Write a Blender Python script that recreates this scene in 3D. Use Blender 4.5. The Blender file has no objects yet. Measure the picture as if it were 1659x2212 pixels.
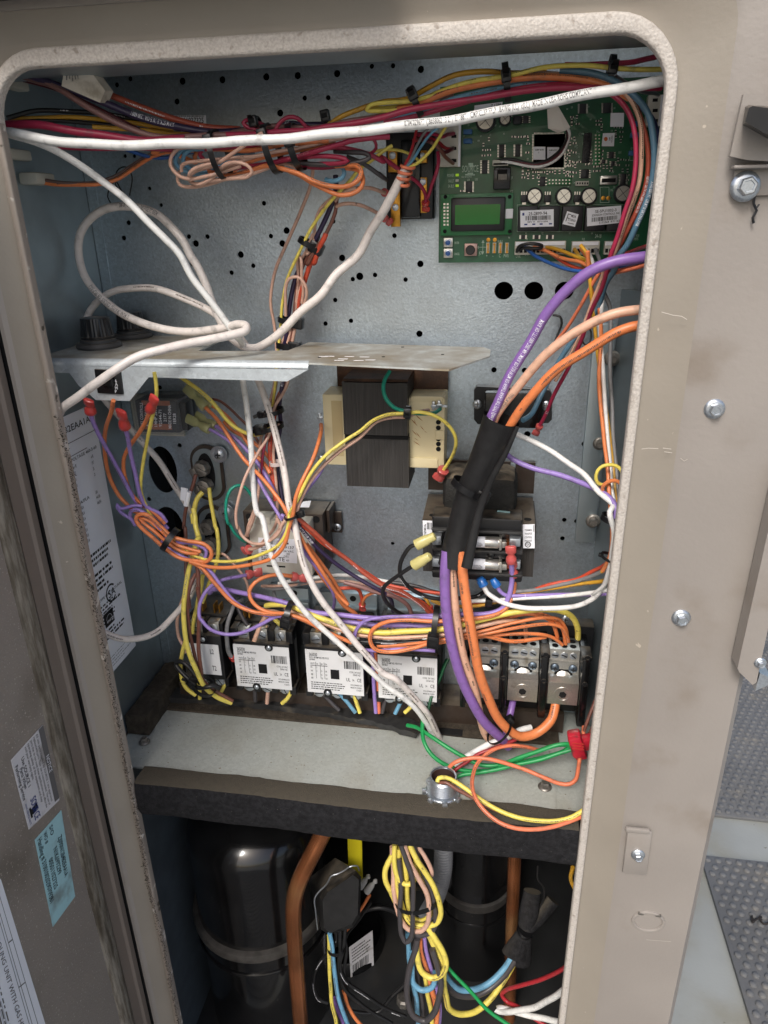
import bpy, bmesh, math, random
from mathutils import Vector, Matrix
random.seed(7)
S = bpy.context.scene
COL = S.collection
R = math.radians
# ------------------------------------------------------------------ camera
MR = Matrix(((0.98732814, 0.04238054, -0.15292817), (0.15747486, -0.38077856, 0.91115825), (-0.01961638, -0.92369453, -0.38262725)))
CAM = Vector((0.14446578, -0.57686009, 0.15610279))
FPX, CX, CY = 1533.7, 829.5, 1106.0
cd = bpy.data.cameras.new('camera')
cam = bpy.data.objects.new('camera', cd); COL.objects.link(cam)
r_, u_, b_ = MR @ Vector((1, 0, 0)), MR @ Vector((0, -1, 0)), MR @ Vector((0, 0, -1))
mw = Matrix((r_, u_, b_)).transposed().to_4x4(); mw.translation = CAM
cam.matrix_world = mw
cd.sensor_fit = 'HORIZONTAL'; cd.sensor_width = 36; cd.lens = 36 * FPX / 1659
cd.clip_start = 0.01; cd.clip_end = 400
S.camera = cam
# ------------------------------------------------------------------ daylight
SUN_EL, SUN_AZ = 45, 193          # azimuth of the sun, degrees clockwise from +Y (behind the camera)
w = bpy.data.worlds.new('World'); S.world = w; w.use_nodes = True
nt = w.node_tree; bg = nt.nodes['Background']
sky = nt.nodes.new('ShaderNodeTexSky'); sky.sky_type = 'NISHITA'; sky.sun_disc = False
sky.sun_elevation = R(SUN_EL); sky.sun_rotation = R(SUN_AZ); sky.air_density = 1.0; sky.dust_density = 4.0; sky.ozone_density = 0.6
nt.links.new(sky.outputs[0], bg.inputs[0]); bg.inputs[1].default_value = 0.115
sl = bpy.data.lights.new('sun', 'SUN'); sl.energy = 1.45; sl.angle = R(16); sl.color = (1, .985, .965)
so = bpy.data.objects.new('sun', sl); COL.objects.link(so)
_a, _e = R(SUN_AZ), R(SUN_EL)
sdir = Vector((math.sin(_a) * math.cos(_e), math.cos(_a) * math.cos(_e), math.sin(_e)))
so.rotation_euler = sdir.to_track_quat('Z', 'Y').to_euler()
S.view_settings.view_transform = 'Standard'; S.view_settings.look = 'None'; S.view_settings.gamma = 1
S.view_settings.use_curve_mapping = False; S.view_settings.exposure = 0.54
S.cycles.max_bounces = 8

# ------------------------------------------------------------------ measuring the place
def ray(x, y):
    return MR @ Vector(((x - CX) / FPX, (y - CY) / FPX, 1.0))
def W(x, y, d):                    # point seen at x, y lying d metres behind the front plane
    r = ray(x, y); return CAM + r * ((d - CAM.y) / r.y)
def WZ(x, y, z):
    r = ray(x, y); return CAM + r * ((z - CAM.z) / r.z)
def WX(x, y, X):
    r = ray(x, y); return CAM + r * ((X - CAM.x) / r.x)
def mm(px, d, x=830, y=1106):      # length of px at depth d
    return px * (W(x, y, d) - CAM).dot(MR @ Vector((0, 0, 1))) / FPX
FR = dict(D=(0, 0, 1), q1=(0, 0, .5), q2=(829.5, 0, .5), q3=(0, 553, .5), q4=(829.5, 553, .5), q5=(0, 1106, .5), q6=(829.5, 1106, .5),
          q7=(0, 1659, .5), q8=(829.5, 1659, .5), r2=(345.6, 241.9, .29168), z5=(380.2, 794.9, .23959), z6=(397.5, 1106, .20834),
          y1=(362.9, 1244.3, .25), y2=(743.1, 1244.3, .22917), y3=(864.1, 1106, .29168), y4=(950.5, 1313.4, .21875),
          y5=(864.1, 1538, .26042), y6=(622.1, 1780, .375), b1=(933.2, 172.8, .3125), b2=(933.2, 362.9, .3125),
          c6=(380.2, 380.2, .34376), c1=(103.7, 725.8, .16406), c2=(103.7, 1088.7, .16406), c3=(276.5, 829.5, .14584),
          c4=(674, 777.7, .33334), c7=(812.2, 328.3, .15625), c8=(311.1, 1780, .3125), c5=(0, 674, .2421))
def pts(path, dd=60):              # 'q1 x,y,d x,y ...' -> world points; depth in mm, interpolated where left out
    f = FR['D']; P = []; Dp = []
    for t in path.split():
        if t in FR: f = FR[t]; continue
        if 'z' in t:                                       # x,y,zN: N mm above the shelf
            a = t.split(','); Wz = WZ(f[0] + float(a[0]) * f[2], f[1] + float(a[1]) * f[2], -.44 + float(a[2][1:]) / 1000)
            P.append((f[0] + float(a[0]) * f[2], f[1] + float(a[1]) * f[2])); Dp.append(Wz.y * 1000); continue
        v = [float(q) for q in t.split(',')]
        P.append((f[0] + v[0] * f[2], f[1] + v[1] * f[2])); Dp.append(v[2] if len(v) > 2 else None)
    if all(d is None for d in Dp): Dp = [dd] * len(Dp)
    k = [i for i, d in enumerate(Dp) if d is not None]
    for i in range(len(Dp)):
        if Dp[i] is None:
            a = [j for j in k if j < i]; b = [j for j in k if j > i]
            if not a: Dp[i] = Dp[b[0]]
            elif not b: Dp[i] = Dp[a[-1]]
            else: Dp[i] = Dp[a[-1]] + (Dp[b[0]] - Dp[a[-1]]) * (i - a[-1]) / (b[0] - a[-1])
    return [W(p[0], p[1], d / 1000) for p, d in zip(P, Dp)]

# ------------------------------------------------------------------ materials
def lin(c): return tuple(((v / 255 + .055) / 1.055) ** 2.4 if v > 10 else v / 255 / 12.92 for v in c) + (1,)
_M = {}
def mat(name, rgb, rough=.5, metal=0., var=.0, vscale=40, bump=0., bscale=400, dust=None, dscale=25, dlo=.5, dhi=.7, updust=0., spec=.5,
        alpha=1, trans=0, emit=0, rgb2=None, speck=None, spscale=300, splo=.68, coat=0, stretch=None, vor=False):
    if name in _M: return _M[name]
    m = bpy.data.materials.new(name); _M[name] = m; m.use_nodes = True
    n = m.node_tree.nodes; L = m.node_tree.links; b = n['Principled BSDF']
    b.inputs['Roughness'].default_value = rough; b.inputs['Metallic'].default_value = metal
    b.inputs['Specular IOR Level'].default_value = spec; b.inputs['Coat Weight'].default_value = coat
    if trans: b.inputs['Transmission Weight'].default_value = trans
    if alpha < 1: b.inputs['Alpha'].default_value = alpha
    c = lin(rgb); b.inputs['Base Color'].default_value = c
    m.diffuse_color = c
    if emit:
        b.inputs['Emission Color'].default_value = c; b.inputs['Emission Strength'].default_value = emit
    geo = n.new('ShaderNodeNewGeometry'); vec = geo.outputs['Position']
    if stretch:
        mp = n.new('ShaderNodeMapping'); mp.inputs['Scale'].default_value = stretch; L.new(vec, mp.inputs[0]); vec = mp.outputs[0]
    out = None
    def noise(sc, det=3):
        t = n.new('ShaderNodeTexNoise'); t.inputs['Scale'].default_value = sc; t.inputs['Detail'].default_value = det; L.new(vec, t.inputs['Vector']); return t.outputs['Fac']
    def mix(fac, a, bb):
        x = n.new('ShaderNodeMix'); x.data_type = 'RGBA'
        if isinstance(fac, float): x.inputs['Factor'].default_value = fac
        else: L.new(fac, x.inputs['Factor'])
        for s, v in ((x.inputs[6], a), (x.inputs[7], bb)):
            if isinstance(v, tuple): s.default_value = v
            else: L.new(v, s)
        return x.outputs[2]
    def ramp(f, lo, hi):
        x = n.new('ShaderNodeMapRange'); x.inputs[1].default_value = lo; x.inputs[2].default_value = hi; x.interpolation_type = 'SMOOTHSTEP'; L.new(f, x.inputs[0]); return x.outputs[0]
    cur = c
    if var or rgb2:
        c2 = lin(rgb2) if rgb2 else tuple(v * (1 - var) for v in c[:3]) + (1,)
        c1 = c if rgb2 else tuple(min(1, v * (1 + var)) for v in c[:3]) + (1,)
        if vor:
            t = n.new('ShaderNodeTexVoronoi'); t.inputs['Scale'].default_value = vscale; L.new(vec, t.inputs['Vector'])
            s = n.new('ShaderNodeSeparateColor'); L.new(t.outputs['Color'], s.inputs[0]); f = s.outputs[0]
            cur = mix(ramp(f, 0, 1), c2, c1)
            cur = mix(ramp(noise(vscale * 1.7, 2), .35, .65), cur, mix(.5, c2, c1))
        else: cur = mix(ramp(noise(vscale, 4), .3, .7), c2, c1)
    if dust:
        cur = mix(ramp(noise(dscale, 6), dlo, dhi), cur, lin(dust))
    if updust:
        sx = n.new('ShaderNodeSeparateXYZ'); L.new(geo.outputs['Normal'], sx.inputs[0])
        mu = n.new('ShaderNodeMath'); mu.operation = 'MULTIPLY'; L.new(ramp(sx.outputs[2], .2, .95), mu.inputs[0]); L.new(ramp(noise(60, 5), .25, .65) if updust > 0 else ramp(noise(160, 4), -.6, .6), mu.inputs[1])
        m3 = n.new('ShaderNodeMath'); m3.operation = 'MULTIPLY'; L.new(mu.outputs[0], m3.inputs[0]); m3.inputs[1].default_value = abs(updust)
        cur = mix(m3.outputs[0], cur, lin((138, 126, 108) if updust > 0 else (78, 73, 64)))
    if speck:
        cur = mix(ramp(noise(spscale, 2), splo, splo + .05), cur, lin(speck))
    if not isinstance(cur, tuple): L.new(cur, b.inputs['Base Color'])
    if bump:
        bn = n.new('ShaderNodeBump'); bn.inputs['Strength'].default_value = bump; bn.inputs['Distance'].default_value = .002
        L.new(noise(bscale, 3), bn.inputs['Height']); L.new(bn.outputs[0], b.inputs['Normal'])
    return m
M_PAINT = mat('taupe_paint', (145, 139, 133), .38, var=.05, vscale=9, bump=.12, bscale=260, dust=(126, 116, 105), dscale=11, dlo=.56, dhi=.80)
M_LAND = mat('olive_taupe_paint', (143, 136, 125), .5, var=.04, vscale=12, bump=.1, bscale=260, dust=(132, 122, 109), dscale=9, dlo=.5, dhi=.9, speck=(176, 166, 152), spscale=140, splo=.74)  # sloped band beside the rim, slightly darker and more olive than the frame
M_DOORPAINT = mat('dirty_taupe_paint', (150, 141, 132), .45, var=.06, vscale=12, bump=.2, bscale=420, dust=(116, 108, 98), dscale=12, dlo=.45, dhi=.85, speck=(192, 184, 172), spscale=420, splo=.645)
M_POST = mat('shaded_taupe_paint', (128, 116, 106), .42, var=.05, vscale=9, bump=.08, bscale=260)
M_RIM = mat('chalky_rim', (194, 188, 180), .65, rgb2=(174, 167, 159), vscale=560, bump=.45, bscale=520, dust=(150, 141, 131), dscale=150, dlo=.58, dhi=.72)
M_RIMWORN = mat('worn_rim', (150, 140, 130), .5, var=.05, vscale=9, bump=.2, bscale=400, dust=(206, 199, 190), dscale=55, dlo=.60, dhi=.66, speck=(78, 70, 60), spscale=90, splo=.68)
M_GALV = mat('galvanised_steel', (182, 194, 203), .38, metal=.92, var=.16, vscale=380, vor=True, bump=.15, bscale=380, dust=(168, 175, 180), dscale=7, dlo=.45, dhi=.85)
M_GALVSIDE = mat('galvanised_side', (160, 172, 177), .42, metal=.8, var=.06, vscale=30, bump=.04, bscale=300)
M_GALVTOP = mat('dusty_galvanised', (186, 190, 186), .5, metal=.15, var=.10, vscale=260, vor=True, bump=.10, bscale=330, dust=(138, 124, 98), dscale=20, dlo=.42, dhi=.75, updust=.6)
M_GALVBR = mat('bright_galvanised', (192, 200, 204), .42, metal=.3, var=.12, vscale=240, vor=True, bump=.08, bscale=330)
M_SHELF = mat('shelf_steel', (172, 176, 170), .6, metal=.1, var=.11, vscale=330, vor=True, bump=.12, bscale=330, dust=(142, 134, 114), dscale=14, dlo=.42, dhi=1.0, speck=(120, 106, 82), spscale=260, splo=.70)
M_FOAM = mat('black_foam', (36, 36, 38), .95, var=.3, vscale=200, bump=.6, bscale=700, updust=-1, spec=.15, speck=(120, 116, 108), spscale=500, splo=.74)
M_FOAM2 = mat('dusty_foam', (76, 69, 60), .95, var=.2, vscale=160, bump=.8, bscale=600, spec=.1, dust=(56, 51, 46), dscale=30, dlo=.35, dhi=.85)
M_GASKET = mat('dirty_gasket', (150, 143, 131), .95, rgb2=(106, 98, 86), vscale=260, bump=.35, bscale=900, spec=.1, dust=(72, 65, 55), dscale=60, dlo=.50, dhi=.72, stretch=(1, 1, .12))
M_BLACK = mat('black_plastic', (22, 22, 24), .35, var=.2, vscale=80, updust=.35)
M_BLACKG = mat('glossy_black', (14, 14, 15), .22, var=.2, vscale=60)
M_TIE = mat('black_nylon', (20, 20, 22), .3, var=.1)
M_RUBBER = mat('black_rubber', (46, 46, 46), .5, var=.25, vscale=120, bump=.15, bscale=500, dust=(84, 78, 68), dscale=45, dlo=.56, dhi=.75)
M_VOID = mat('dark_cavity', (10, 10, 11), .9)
M_STEEL = mat('zinc_screw', (190, 196, 202), .3, metal=.85, var=.12, vscale=500)
M_OLDSTEEL = mat('old_steel', (132, 128, 122), .42, metal=.7, var=.2, vscale=200)
M_ALU = mat('tinned_aluminium', (205, 202, 194), .3, metal=.9, var=.07, vscale=500, bump=.03, bscale=800, dust=(150, 140, 122), dscale=60, dlo=.6, dhi=.8)
M_BRASS = mat('brass', (196, 142, 56), .3, metal=.8, var=.2, vscale=200)
M_COPPER = mat('copper', (184, 116, 76), .27, metal=.75, rgb2=(138, 86, 54), vscale=16, dust=(196, 148, 100), dscale=10, dlo=.5, dhi=.75)
M_WHITE = mat('white_paper', (240, 242, 248), .55, var=.02, vscale=30)
M_LABEL = mat('label_white', (222, 223, 224), .5, var=.02, vscale=30, dust=(186, 182, 172), dscale=36, dlo=.55, dhi=.85)
M_DIRTYWHITE = mat('smudged_paper', (216, 214, 216), .6, dust=(128, 120, 112), dscale=28, dlo=.52, dhi=.68)
M_BLUEPAPER = mat('pale_blue_paper', (170, 214, 220), .6, var=.04, vscale=30, dust=(120, 124, 120), dscale=22, dlo=.56, dhi=.74)
M_INK = mat('black_ink', (24, 24, 26), .6)
M_INKW = mat('white_ink', (232, 232, 236), .6)
M_INKG = mat('grey_ink', (104, 102, 102), .7)
M_INKB = mat('blue_ink', (36, 58, 128), .6)
M_SILK = mat('silkscreen', (176, 200, 182), .6)
M_PCB = mat('green_circuit_board', (24, 96, 60), .35, rgb2=(16, 72, 46), vscale=45, bump=.04, bscale=900, coat=.2)
M_PCB2 = mat('bright_circuit_board', (28, 112, 58), .35, var=.12, vscale=60, coat=.2)
M_LCD = mat('lcd_glass', (16, 120, 54), .12, var=.04, vscale=30, coat=.6)
M_CHIP = mat('chip_epoxy', (24, 24, 30), .45)
M_CREAM = mat('cream_plastic', (230, 216, 174), .5, var=.04, vscale=25, dust=(176, 132, 66), dscale=34, dlo=.64, dhi=.8, updust=.3)
M_IVORY = mat('ivory_plastic', (198, 196, 184), .5, var=.04, vscale=25, updust=.4)
M_LAM = mat('black_laminations', (62, 60, 58), .5, metal=.2, var=.25, vscale=90, bump=.5, bscale=90, stretch=(14, 1, .15))
M_RUST = mat('rusty_steel', (84, 56, 38), .75, metal=.2, rgb2=(54, 38, 28), vscale=60, bump=.3)
M_BROWNSTEEL = mat('brown_steel', (74, 66, 60), .5, metal=.3, rgb2=(60, 48, 40), vscale=50, bump=.1, updust=.5)
M_COIL = mat('taped_coil', (30, 30, 28), .7, bump=.5, bscale=500, updust=.8, var=.3, vscale=200)
M_REDT = mat('red_terminal', (196, 64, 58), .3, alpha=.86, coat=.3)
M_PINKT = mat('pink_terminal', (206, 92, 88), .3, alpha=.8, coat=.3)
M_YELT = mat('yellow_terminal', (206, 196, 128), .3, alpha=.88, coat=.3)
M_GRNT = mat('olive_clear_terminal', (168, 168, 118), .3, alpha=.85, coat=.3)
M_BLUT = mat('blue_terminal', (36, 104, 180), .3, alpha=.9, coat=.3)
M_CLEAR = mat('clear_cover', (150, 152, 152), .12, alpha=.28, coat=.4)
M_COMP = mat('compressor_black', (16, 16, 17), .2, var=.3, vscale=22, bump=.05, bscale=60, coat=.4, speck=(90, 86, 78), spscale=160, splo=.74)
M_BAND = mat('worn_band', (86, 83, 79), .38, metal=.4, var=.3, vscale=60, bump=.3, bscale=200)
M_PAD = mat('grey_walkway_rubber', (100, 101, 102), .7, var=.12, vscale=6, bump=.3, bscale=300, dust=(122, 118, 110), dscale=14, dlo=.5, dhi=.8)
M_ROOF = mat('pale_roof_membrane', (146, 149, 146), .7, var=.08, vscale=5, dust=(136, 134, 122), dscale=6, dlo=.42, dhi=.75, bump=.2, bscale=120, speck=(108, 104, 94), spscale=60, splo=.72)
WIRES = dict(white=(222, 212, 206), bwhite=(226, 226, 222), tan=(204, 160, 138), peach=(218, 168, 138), orange=(228, 124, 66), salmon=(226, 116, 76),
             redorange=(210, 70, 40), brick=(176, 72, 50), purple=(128, 90, 166), lilac=(146, 118, 194), dpurple=(44, 32, 66), yellow=(230, 210, 84), mustard=(206, 150, 34),
             crimson=(166, 32, 66), red=(176, 34, 44), maroon=(92, 26, 36), brown=(120, 70, 56), mauve=(132, 92, 86), black=(26, 26, 28), dgrey=(66, 62, 64), grey=(124, 124, 126),
             lblue=(98, 158, 190), blue=(32, 84, 160), dblue=(26, 44, 110), steel=(76, 116, 140), green=(18, 142, 78), dgreen=(12, 84, 48), teal=(14, 148, 122), taupe=(110, 86, 78),
             bgreen=(16, 150, 74))
def WM(c):
    q = WIRES[c]; g = sum(q) / 3; WC = tuple(int(v * .88 + g * .12 + 3) for v in q)
    return mat('insulation_' + c, WC, .38, var=.05, vscale=160, dust=tuple(int(v * .66 + 22) for v in WC), dscale=110, dlo=.52, dhi=.80)

# ------------------------------------------------------------------ mesh building
class MB:
    def __init__(s): s.v = []; s.f = []
    def add(s, v, f):
        o = len(s.v); s.v += [Vector(p) for p in v]; s.f += [tuple(i + o for i in q) for q in f]; return s
    def box(s, x0, x1, y0, y1, z0, z1, rot=None, bev=0):
        c = Vector(((x0 + x1) / 2, (y0 + y1) / 2, (z0 + z1) / 2)); h = Vector((abs(x1 - x0) / 2, abs(y1 - y0) / 2, abs(z1 - z0) / 2))
        bv = min(bev, min(h) * .8)
        if bv <= 0:
            V = [Vector((a * h.x, b * h.y, d * h.z)) for a in (-1, 1) for b in (-1, 1) for d in (-1, 1)]
            F = [(0, 1, 3, 2), (4, 6, 7, 5), (0, 4, 5, 1), (2, 3, 7, 6), (0, 2, 6, 4), (1, 5, 7, 3)]
        else:
            bm = bmesh.new(); bmesh.ops.create_cube(bm, size=1)
            for q in bm.verts: q.co = Vector((q.co.x * 2 * h.x, q.co.y * 2 * h.y, q.co.z * 2 * h.z))
            bmesh.ops.bevel(bm, geom=bm.edges[:], offset=bv, segments=2, profile=.5, affect='EDGES')
            bm.verts.index_update(); V = [q.co.copy() for q in bm.verts]; F = [tuple(q.index for q in f.verts) for f in bm.faces]; bm.free()
        if rot: V = [rot @ p for p in V]
        return s.add([p + c for p in V], F)
    def boxD(s, x0, y0, x1, y1, d, dep, bev=0, rot=0):   # front face seen at that rectangle, d metres in, dep thick
        a, b = W(x0, (y0 + y1) / 2, d), W(x1, (y0 + y1) / 2, d); t, u = W((x0 + x1) / 2, y0, d), W((x0 + x1) / 2, y1, d)
        return s.box(a.x, b.x, d, d + dep, u.z, t.z, Matrix.Rotation(R(rot), 3, 'Y') if rot else None, bev)
    def prism(s, poly, ax, p0, p1):                      # poly of 2-D points extruded along axis ax
        def mk(a, b, h): return {'y': (a, h, b), 'x': (h, a, b), 'z': (a, b, h)}[ax]
        n = len(poly); V = [mk(a, b, p0) for a, b in poly] + [mk(a, b, p1) for a, b in poly]
        F = [tuple(range(n)), tuple(range(2 * n - 1, n - 1, -1))] + [(i, i + n, (i + 1) % n + n, (i + 1) % n) for i in range(n)]
        return s.add(V, F)
    def tube(s, P, r, n=8, cap=True, flat=1.0):                 # flat may be a list, one value per ring
        P = [Vector(p) for p in P]; m = len(P); rr = r if isinstance(r, (list, tuple)) else [r] * m; fl = flat if isinstance(flat, list) else [flat] * m
        up = None; V = []; F = []
        for i in range(m):
            t = (P[min(i + 1, m - 1)] - P[max(i - 1, 0)])
            t = t.normalized() if t.length > 1e-9 else Vector((1, 0, 0))
            if up is None:
                up = Vector((0, -1, 0)) if abs(t.y) < .9 else Vector((0, 0, 1))
            up = up - t * up.dot(t); up.normalize(); sd = t.cross(up)
            for k in range(n):
                a = 2 * math.pi * k / n; V.append(P[i] + (up * math.cos(a) * fl[i] + sd * math.sin(a)) * rr[i])
        for i in range(m - 1):
            for k in range(n):
                F.append((i * n + k, i * n + (k + 1) % n, (i + 1) * n + (k + 1) % n, (i + 1) * n + k))
        if cap: F += [tuple(range(n - 1, -1, -1)), tuple((m - 1) * n + k for k in range(n))]
        return s.add(V, F)
    def cyl(s, p0, p1, r0, r1=None, n=16): return s.tube([p0, p1], [r0, r0 if r1 is None else r1], n)
    def lathe(s, prof, c, axis=(0, 0, 1), n=24):         # prof: (radius, height) along axis from c
        ax = Vector(axis).normalized(); a = ax.orthogonal().normalized(); b = ax.cross(a); c = Vector(c); V = []; F = []
        for r, h in prof:
            for k in range(n):
                t = 2 * math.pi * (k + .5) / n; V.append(c + ax * h + (a * math.cos(t) + b * math.sin(t)) * r)
        m = len(prof)
        for i in range(m - 1):
            for k in range(n): F.append((i * n + k, i * n + (k + 1) % n, (i + 1) * n + (k + 1) % n, (i + 1) * n + k))
        F += [tuple(range(n - 1, -1, -1)), tuple((m - 1) * n + k for k in range(n))]
        return s.add(V, F)
    def quad(s, a, b, c, d): return s.add([a, b, c, d], [(0, 1, 2, 3)])
    def text(s, st, fn):                                  # flat lettering mapped through fn(u, v)
        v, f, bb = glyphs(st); return s.add([fn(p[0], p[1]) for p in v], f)
    def build(s, name, m, parent=None, smooth=35, merge=False):
        me = bpy.data.meshes.new(name)
        if not s.v: s.v = [Vector((0, 0, 0))]
        lo = Vector([min(p[i] for p in s.v) for i in range(3)]); hi = Vector([max(p[i] for p in s.v) for i in range(3)]); c = (lo + hi) / 2
        me.from_pydata([p - c for p in s.v], [], s.f); me.materials.append(m); me.update()
        if smooth:
            bm = bmesh.new(); bm.from_mesh(me); bmesh.ops.recalc_face_normals(bm, faces=bm.faces); bm.to_mesh(me); bm.free()
            me.polygons.foreach_set('use_smooth', [True] * len(me.polygons)); me.set_sharp_from_angle(angle=R(smooth))
        o = bpy.data.objects.new(name, me); COL.objects.link(o); o.location = c
        if parent: setpar(o, parent)
        return o
def wloc(o):
    v = o.location.copy()
    while o.parent: o = o.parent; v += o.location
    return v
def setpar(o, p):
    o.location = o.location - wloc(p); o.parent = p
_G = {}
def glyphs(st):
    if st not in _G:
        c = bpy.data.curves.new('t', 'FONT'); c.body = st; c.size = 1; c.resolution_u = 2; c.fill_mode = 'FRONT'; c.offset = .007
        o = bpy.data.objects.new('t', c); me = bpy.data.meshes.new_from_object(o)
        v = [(p.co.x, p.co.y) for p in me.vertices]; f = [tuple(p.vertices) for p in me.polygons]
        bpy.data.objects.remove(o); bpy.data.curves.remove(c); bpy.data.meshes.remove(me)
        xs = [p[0] for p in v] or [0, 1]; x0, x1 = min(xs), max(xs)
        v = [((p[0] - x0), p[1] / .7) for p in v]; _G[st] = (v, f, x1 - x0)
    return _G[st]
class Panel:                                              # a flat label: corners TL, TR, BR, BL in the world
    def __init__(s, TL, TR, BR, BL, n=(0, -1, 0)):
        s.c = [Vector(q) for q in (TL, TR, BR, BL)]; s.n = Vector(n).normalized()
        s.w = (s.c[1] - s.c[0]).length; s.h = (s.c[3] - s.c[0]).length
    def at(s, u, v, o=0):
        a, b, c, d = s.c; return a * (1 - u) * (1 - v) + b * u * (1 - v) + c * u * v + d * (1 - u) * v + s.n * o
    def sheet(s, name, m, parent, th=.0004, rad=0, nu=1, nv=1):
        mb = MB(); q = [s.at(0, 0, th), s.at(1, 0, th), s.at(1, 1, th), s.at(0, 1, th)]; k = [s.at(0, 0), s.at(1, 0), s.at(1, 1), s.at(0, 1)]
        mb.add(q + k, [(0, 1, 2, 3), (7, 6, 5, 4), (0, 4, 5, 1), (1, 5, 6, 2), (2, 6, 7, 3), (3, 7, 4, 0)])
        return mb.build(name, m, parent)
    def text(s, mb, st, u, v, h, w=None, o=.0007, al='L', turn=0):   # baseline start at u, v; h cap height and w width as fractions of the panel
        _, _, gw = glyphs(st)
        H = h * (s.h if not turn else s.w)
        sx = (w * (s.w if not turn else s.h) / max(gw, 1e-6)) if w else H / 1.0 * .70 / .70 * .72
        off = {'L': 0, 'C': -.5, 'R': -1}[al] * gw * sx
        if not turn: mb.text(st, lambda x, y: s.at(u + (off + x * sx) / s.w, v - y * H / s.h, o))
        else: mb.text(st, lambda x, y: s.at(u + y * H / s.w, v + (off + x * sx) / s.h, o))
    def rect(s, mb, u0, v0, u1, v1, o=.0007):
        mb.quad(s.at(u0, v0, o), s.at(u1, v0, o), s.at(u1, v1, o), s.at(u0, v1, o))
    def bars(s, mb, u0, v0, u1, v1, n=22, o=.0007):
        rg = random.Random(n); x = 0; wd = [rg.choice((1, 1, 2, 3)) for _ in range(2 * n)]; T = sum(wd)
        for i, k in enumerate(wd):
            if i % 2 == 0: s.rect(mb, u0 + (u1 - u0) * x / T, v0, u0 + (u1 - u0) * (x + k) / T, v1, o)
            x += k
    def lines(s, mb, u0, v0, u1, v1, rows, fill=.45, seed=1, o=.0007, turn=0):  # unreadable fine print: rows of short dashes
        rg = random.Random(seed)
        for r in range(rows):
            p = (r + .25) / rows; q = (r + .25 + fill) / rows; x = 0.; end = rg.uniform(.7, 1)
            while x < end:
                k = rg.uniform(.02, .09)
                e = min(x + k, end)
                if not turn: s.rect(mb, u0 + (u1 - u0) * x, v0 + (v1 - v0) * p, u0 + (u1 - u0) * e, v0 + (v1 - v0) * q, o)
                else: s.rect(mb, u0 + (u1 - u0) * p, v0 + (v1 - v0) * x, u0 + (u1 - u0) * q, v0 + (v1 - v0) * e, o)
                x = e + rg.uniform(.012, .025)
def tag(o, label, cat, group=None, kind=None):
    if label: o['label'] = label
    if cat: o['category'] = cat
    if group: o['group'] = group
    if kind: o['kind'] = kind
    return o
def thing(name, label, cat, loc, group=None):
    o = bpy.data.objects.new(name, None); o.empty_display_size = .02; COL.objects.link(o); o.location = loc
    return tag(o, label, cat, group)
def dup(root, loc, label, group=None):
    r = root.copy(); COL.objects.link(r); r.location = loc; r['label'] = label
    if group: r['group'] = group
    def rec(a, b):
        for ch in [q for q in bpy.data.objects if q.parent == a]:
            c = ch.copy(); COL.objects.link(c); c.parent = b; rec(ch, c)
    rec(root, r); return r
def smooth_path(P, step=.0035):                           # Catmull-Rom through the points
    P = [Vector(p) for p in P]
    if len(P) < 3: return P if len(P) < 2 else [P[0].lerp(P[1], k / 8) for k in range(9)]
    Q = [P[0] * 2 - P[1]] + P + [P[-1] * 2 - P[-2]]; out = []
    for i in range(1, len(Q) - 2):
        a, b, c, d = Q[i - 1:i + 3]; n = max(2, int((c - b).length / step))
        ta = max((b - a).length, 1e-5) ** .5; tb = max((c - b).length, 1e-5) ** .5; tc = max((d - c).length, 1e-5) ** .5
        m1 = (b - a) / ta - (c - a) / (ta + tb) + (c - b) / tb; m2 = (c - b) / tb - (d - b) / (tb + tc) + (d - c) / tc
        m1 *= tb; m2 *= tb
        for k in range(n):
            t = k / n; t2 = t * t; t3 = t2 * t
            out.append(b * (2 * t3 - 3 * t2 + 1) + m1 * (t3 - 2 * t2 + t) + c * (-2 * t3 + 3 * t2) + m2 * (t3 - t2))
    out.append(P[-1]); return out
_rk = random.Random(77)
def kink(P, amp):                                          # the small waviness of handled wire
    a = [Vector((_rk.uniform(-1, 1), _rk.uniform(-.6, .6), _rk.uniform(-1, 1))) for _ in range(4)]; f = [_rk.uniform(.10, .16), _rk.uniform(.2, .3), _rk.uniform(.34, .45), _rk.uniform(.05, .08)]; n = len(P)
    return [p + sum((a[k] * math.sin(f[k] * i + k) for k in range(4)), Vector()) * amp * min(1, i / 6, (n - 1 - i) / 6) for i, p in enumerate(P)]
# ================================================================== ground
GZ = -1.3
o = MB().box(-40, 40, -40, 40, GZ - .05, GZ).build('roof_deck', M_ROOF); tag(o, 'pale grey flat roof membrane under the walkway mats', 'roof', kind='structure')
def mat_pad(x0, x1, y0, y1, label):
    t = thing('walkway_mat', label, 'mat', ((x0 + x1) / 2, (y0 + y1) / 2, GZ), 'rubber walkway mats')
    MB().box(x0, x1, y0, y1, GZ + .002, GZ + .012, bev=.003).build('sheet', M_PAD, t)
    mb = MB(); p = .0235; j = 0; y = y0 + .014
    while y < y1 - .01:
        x = x0 + .014 + (p / 2 if j % 2 else 0)
        while x < min(x1, 1.5) - .01:
            mb.lathe([(.0075, 0), (.0072, .0035), (.0055, .0052)], (x, y, GZ + .011), n=10); x += p
        y += p * .86; j += 1
    tag(mb.build('nubs', M_PAD, t, smooth=50), None, None, kind='stuff')
mat_pad(.60, 1.9, .935, 1.95, 'grey dimpled rubber walkway mat higher in the picture, beyond the pale strip of roof')
mat_pad(.675, 1.9, -.4, .80, 'grey dimpled rubber walkway mat lower in the picture, beside the cabinet corner')

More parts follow.
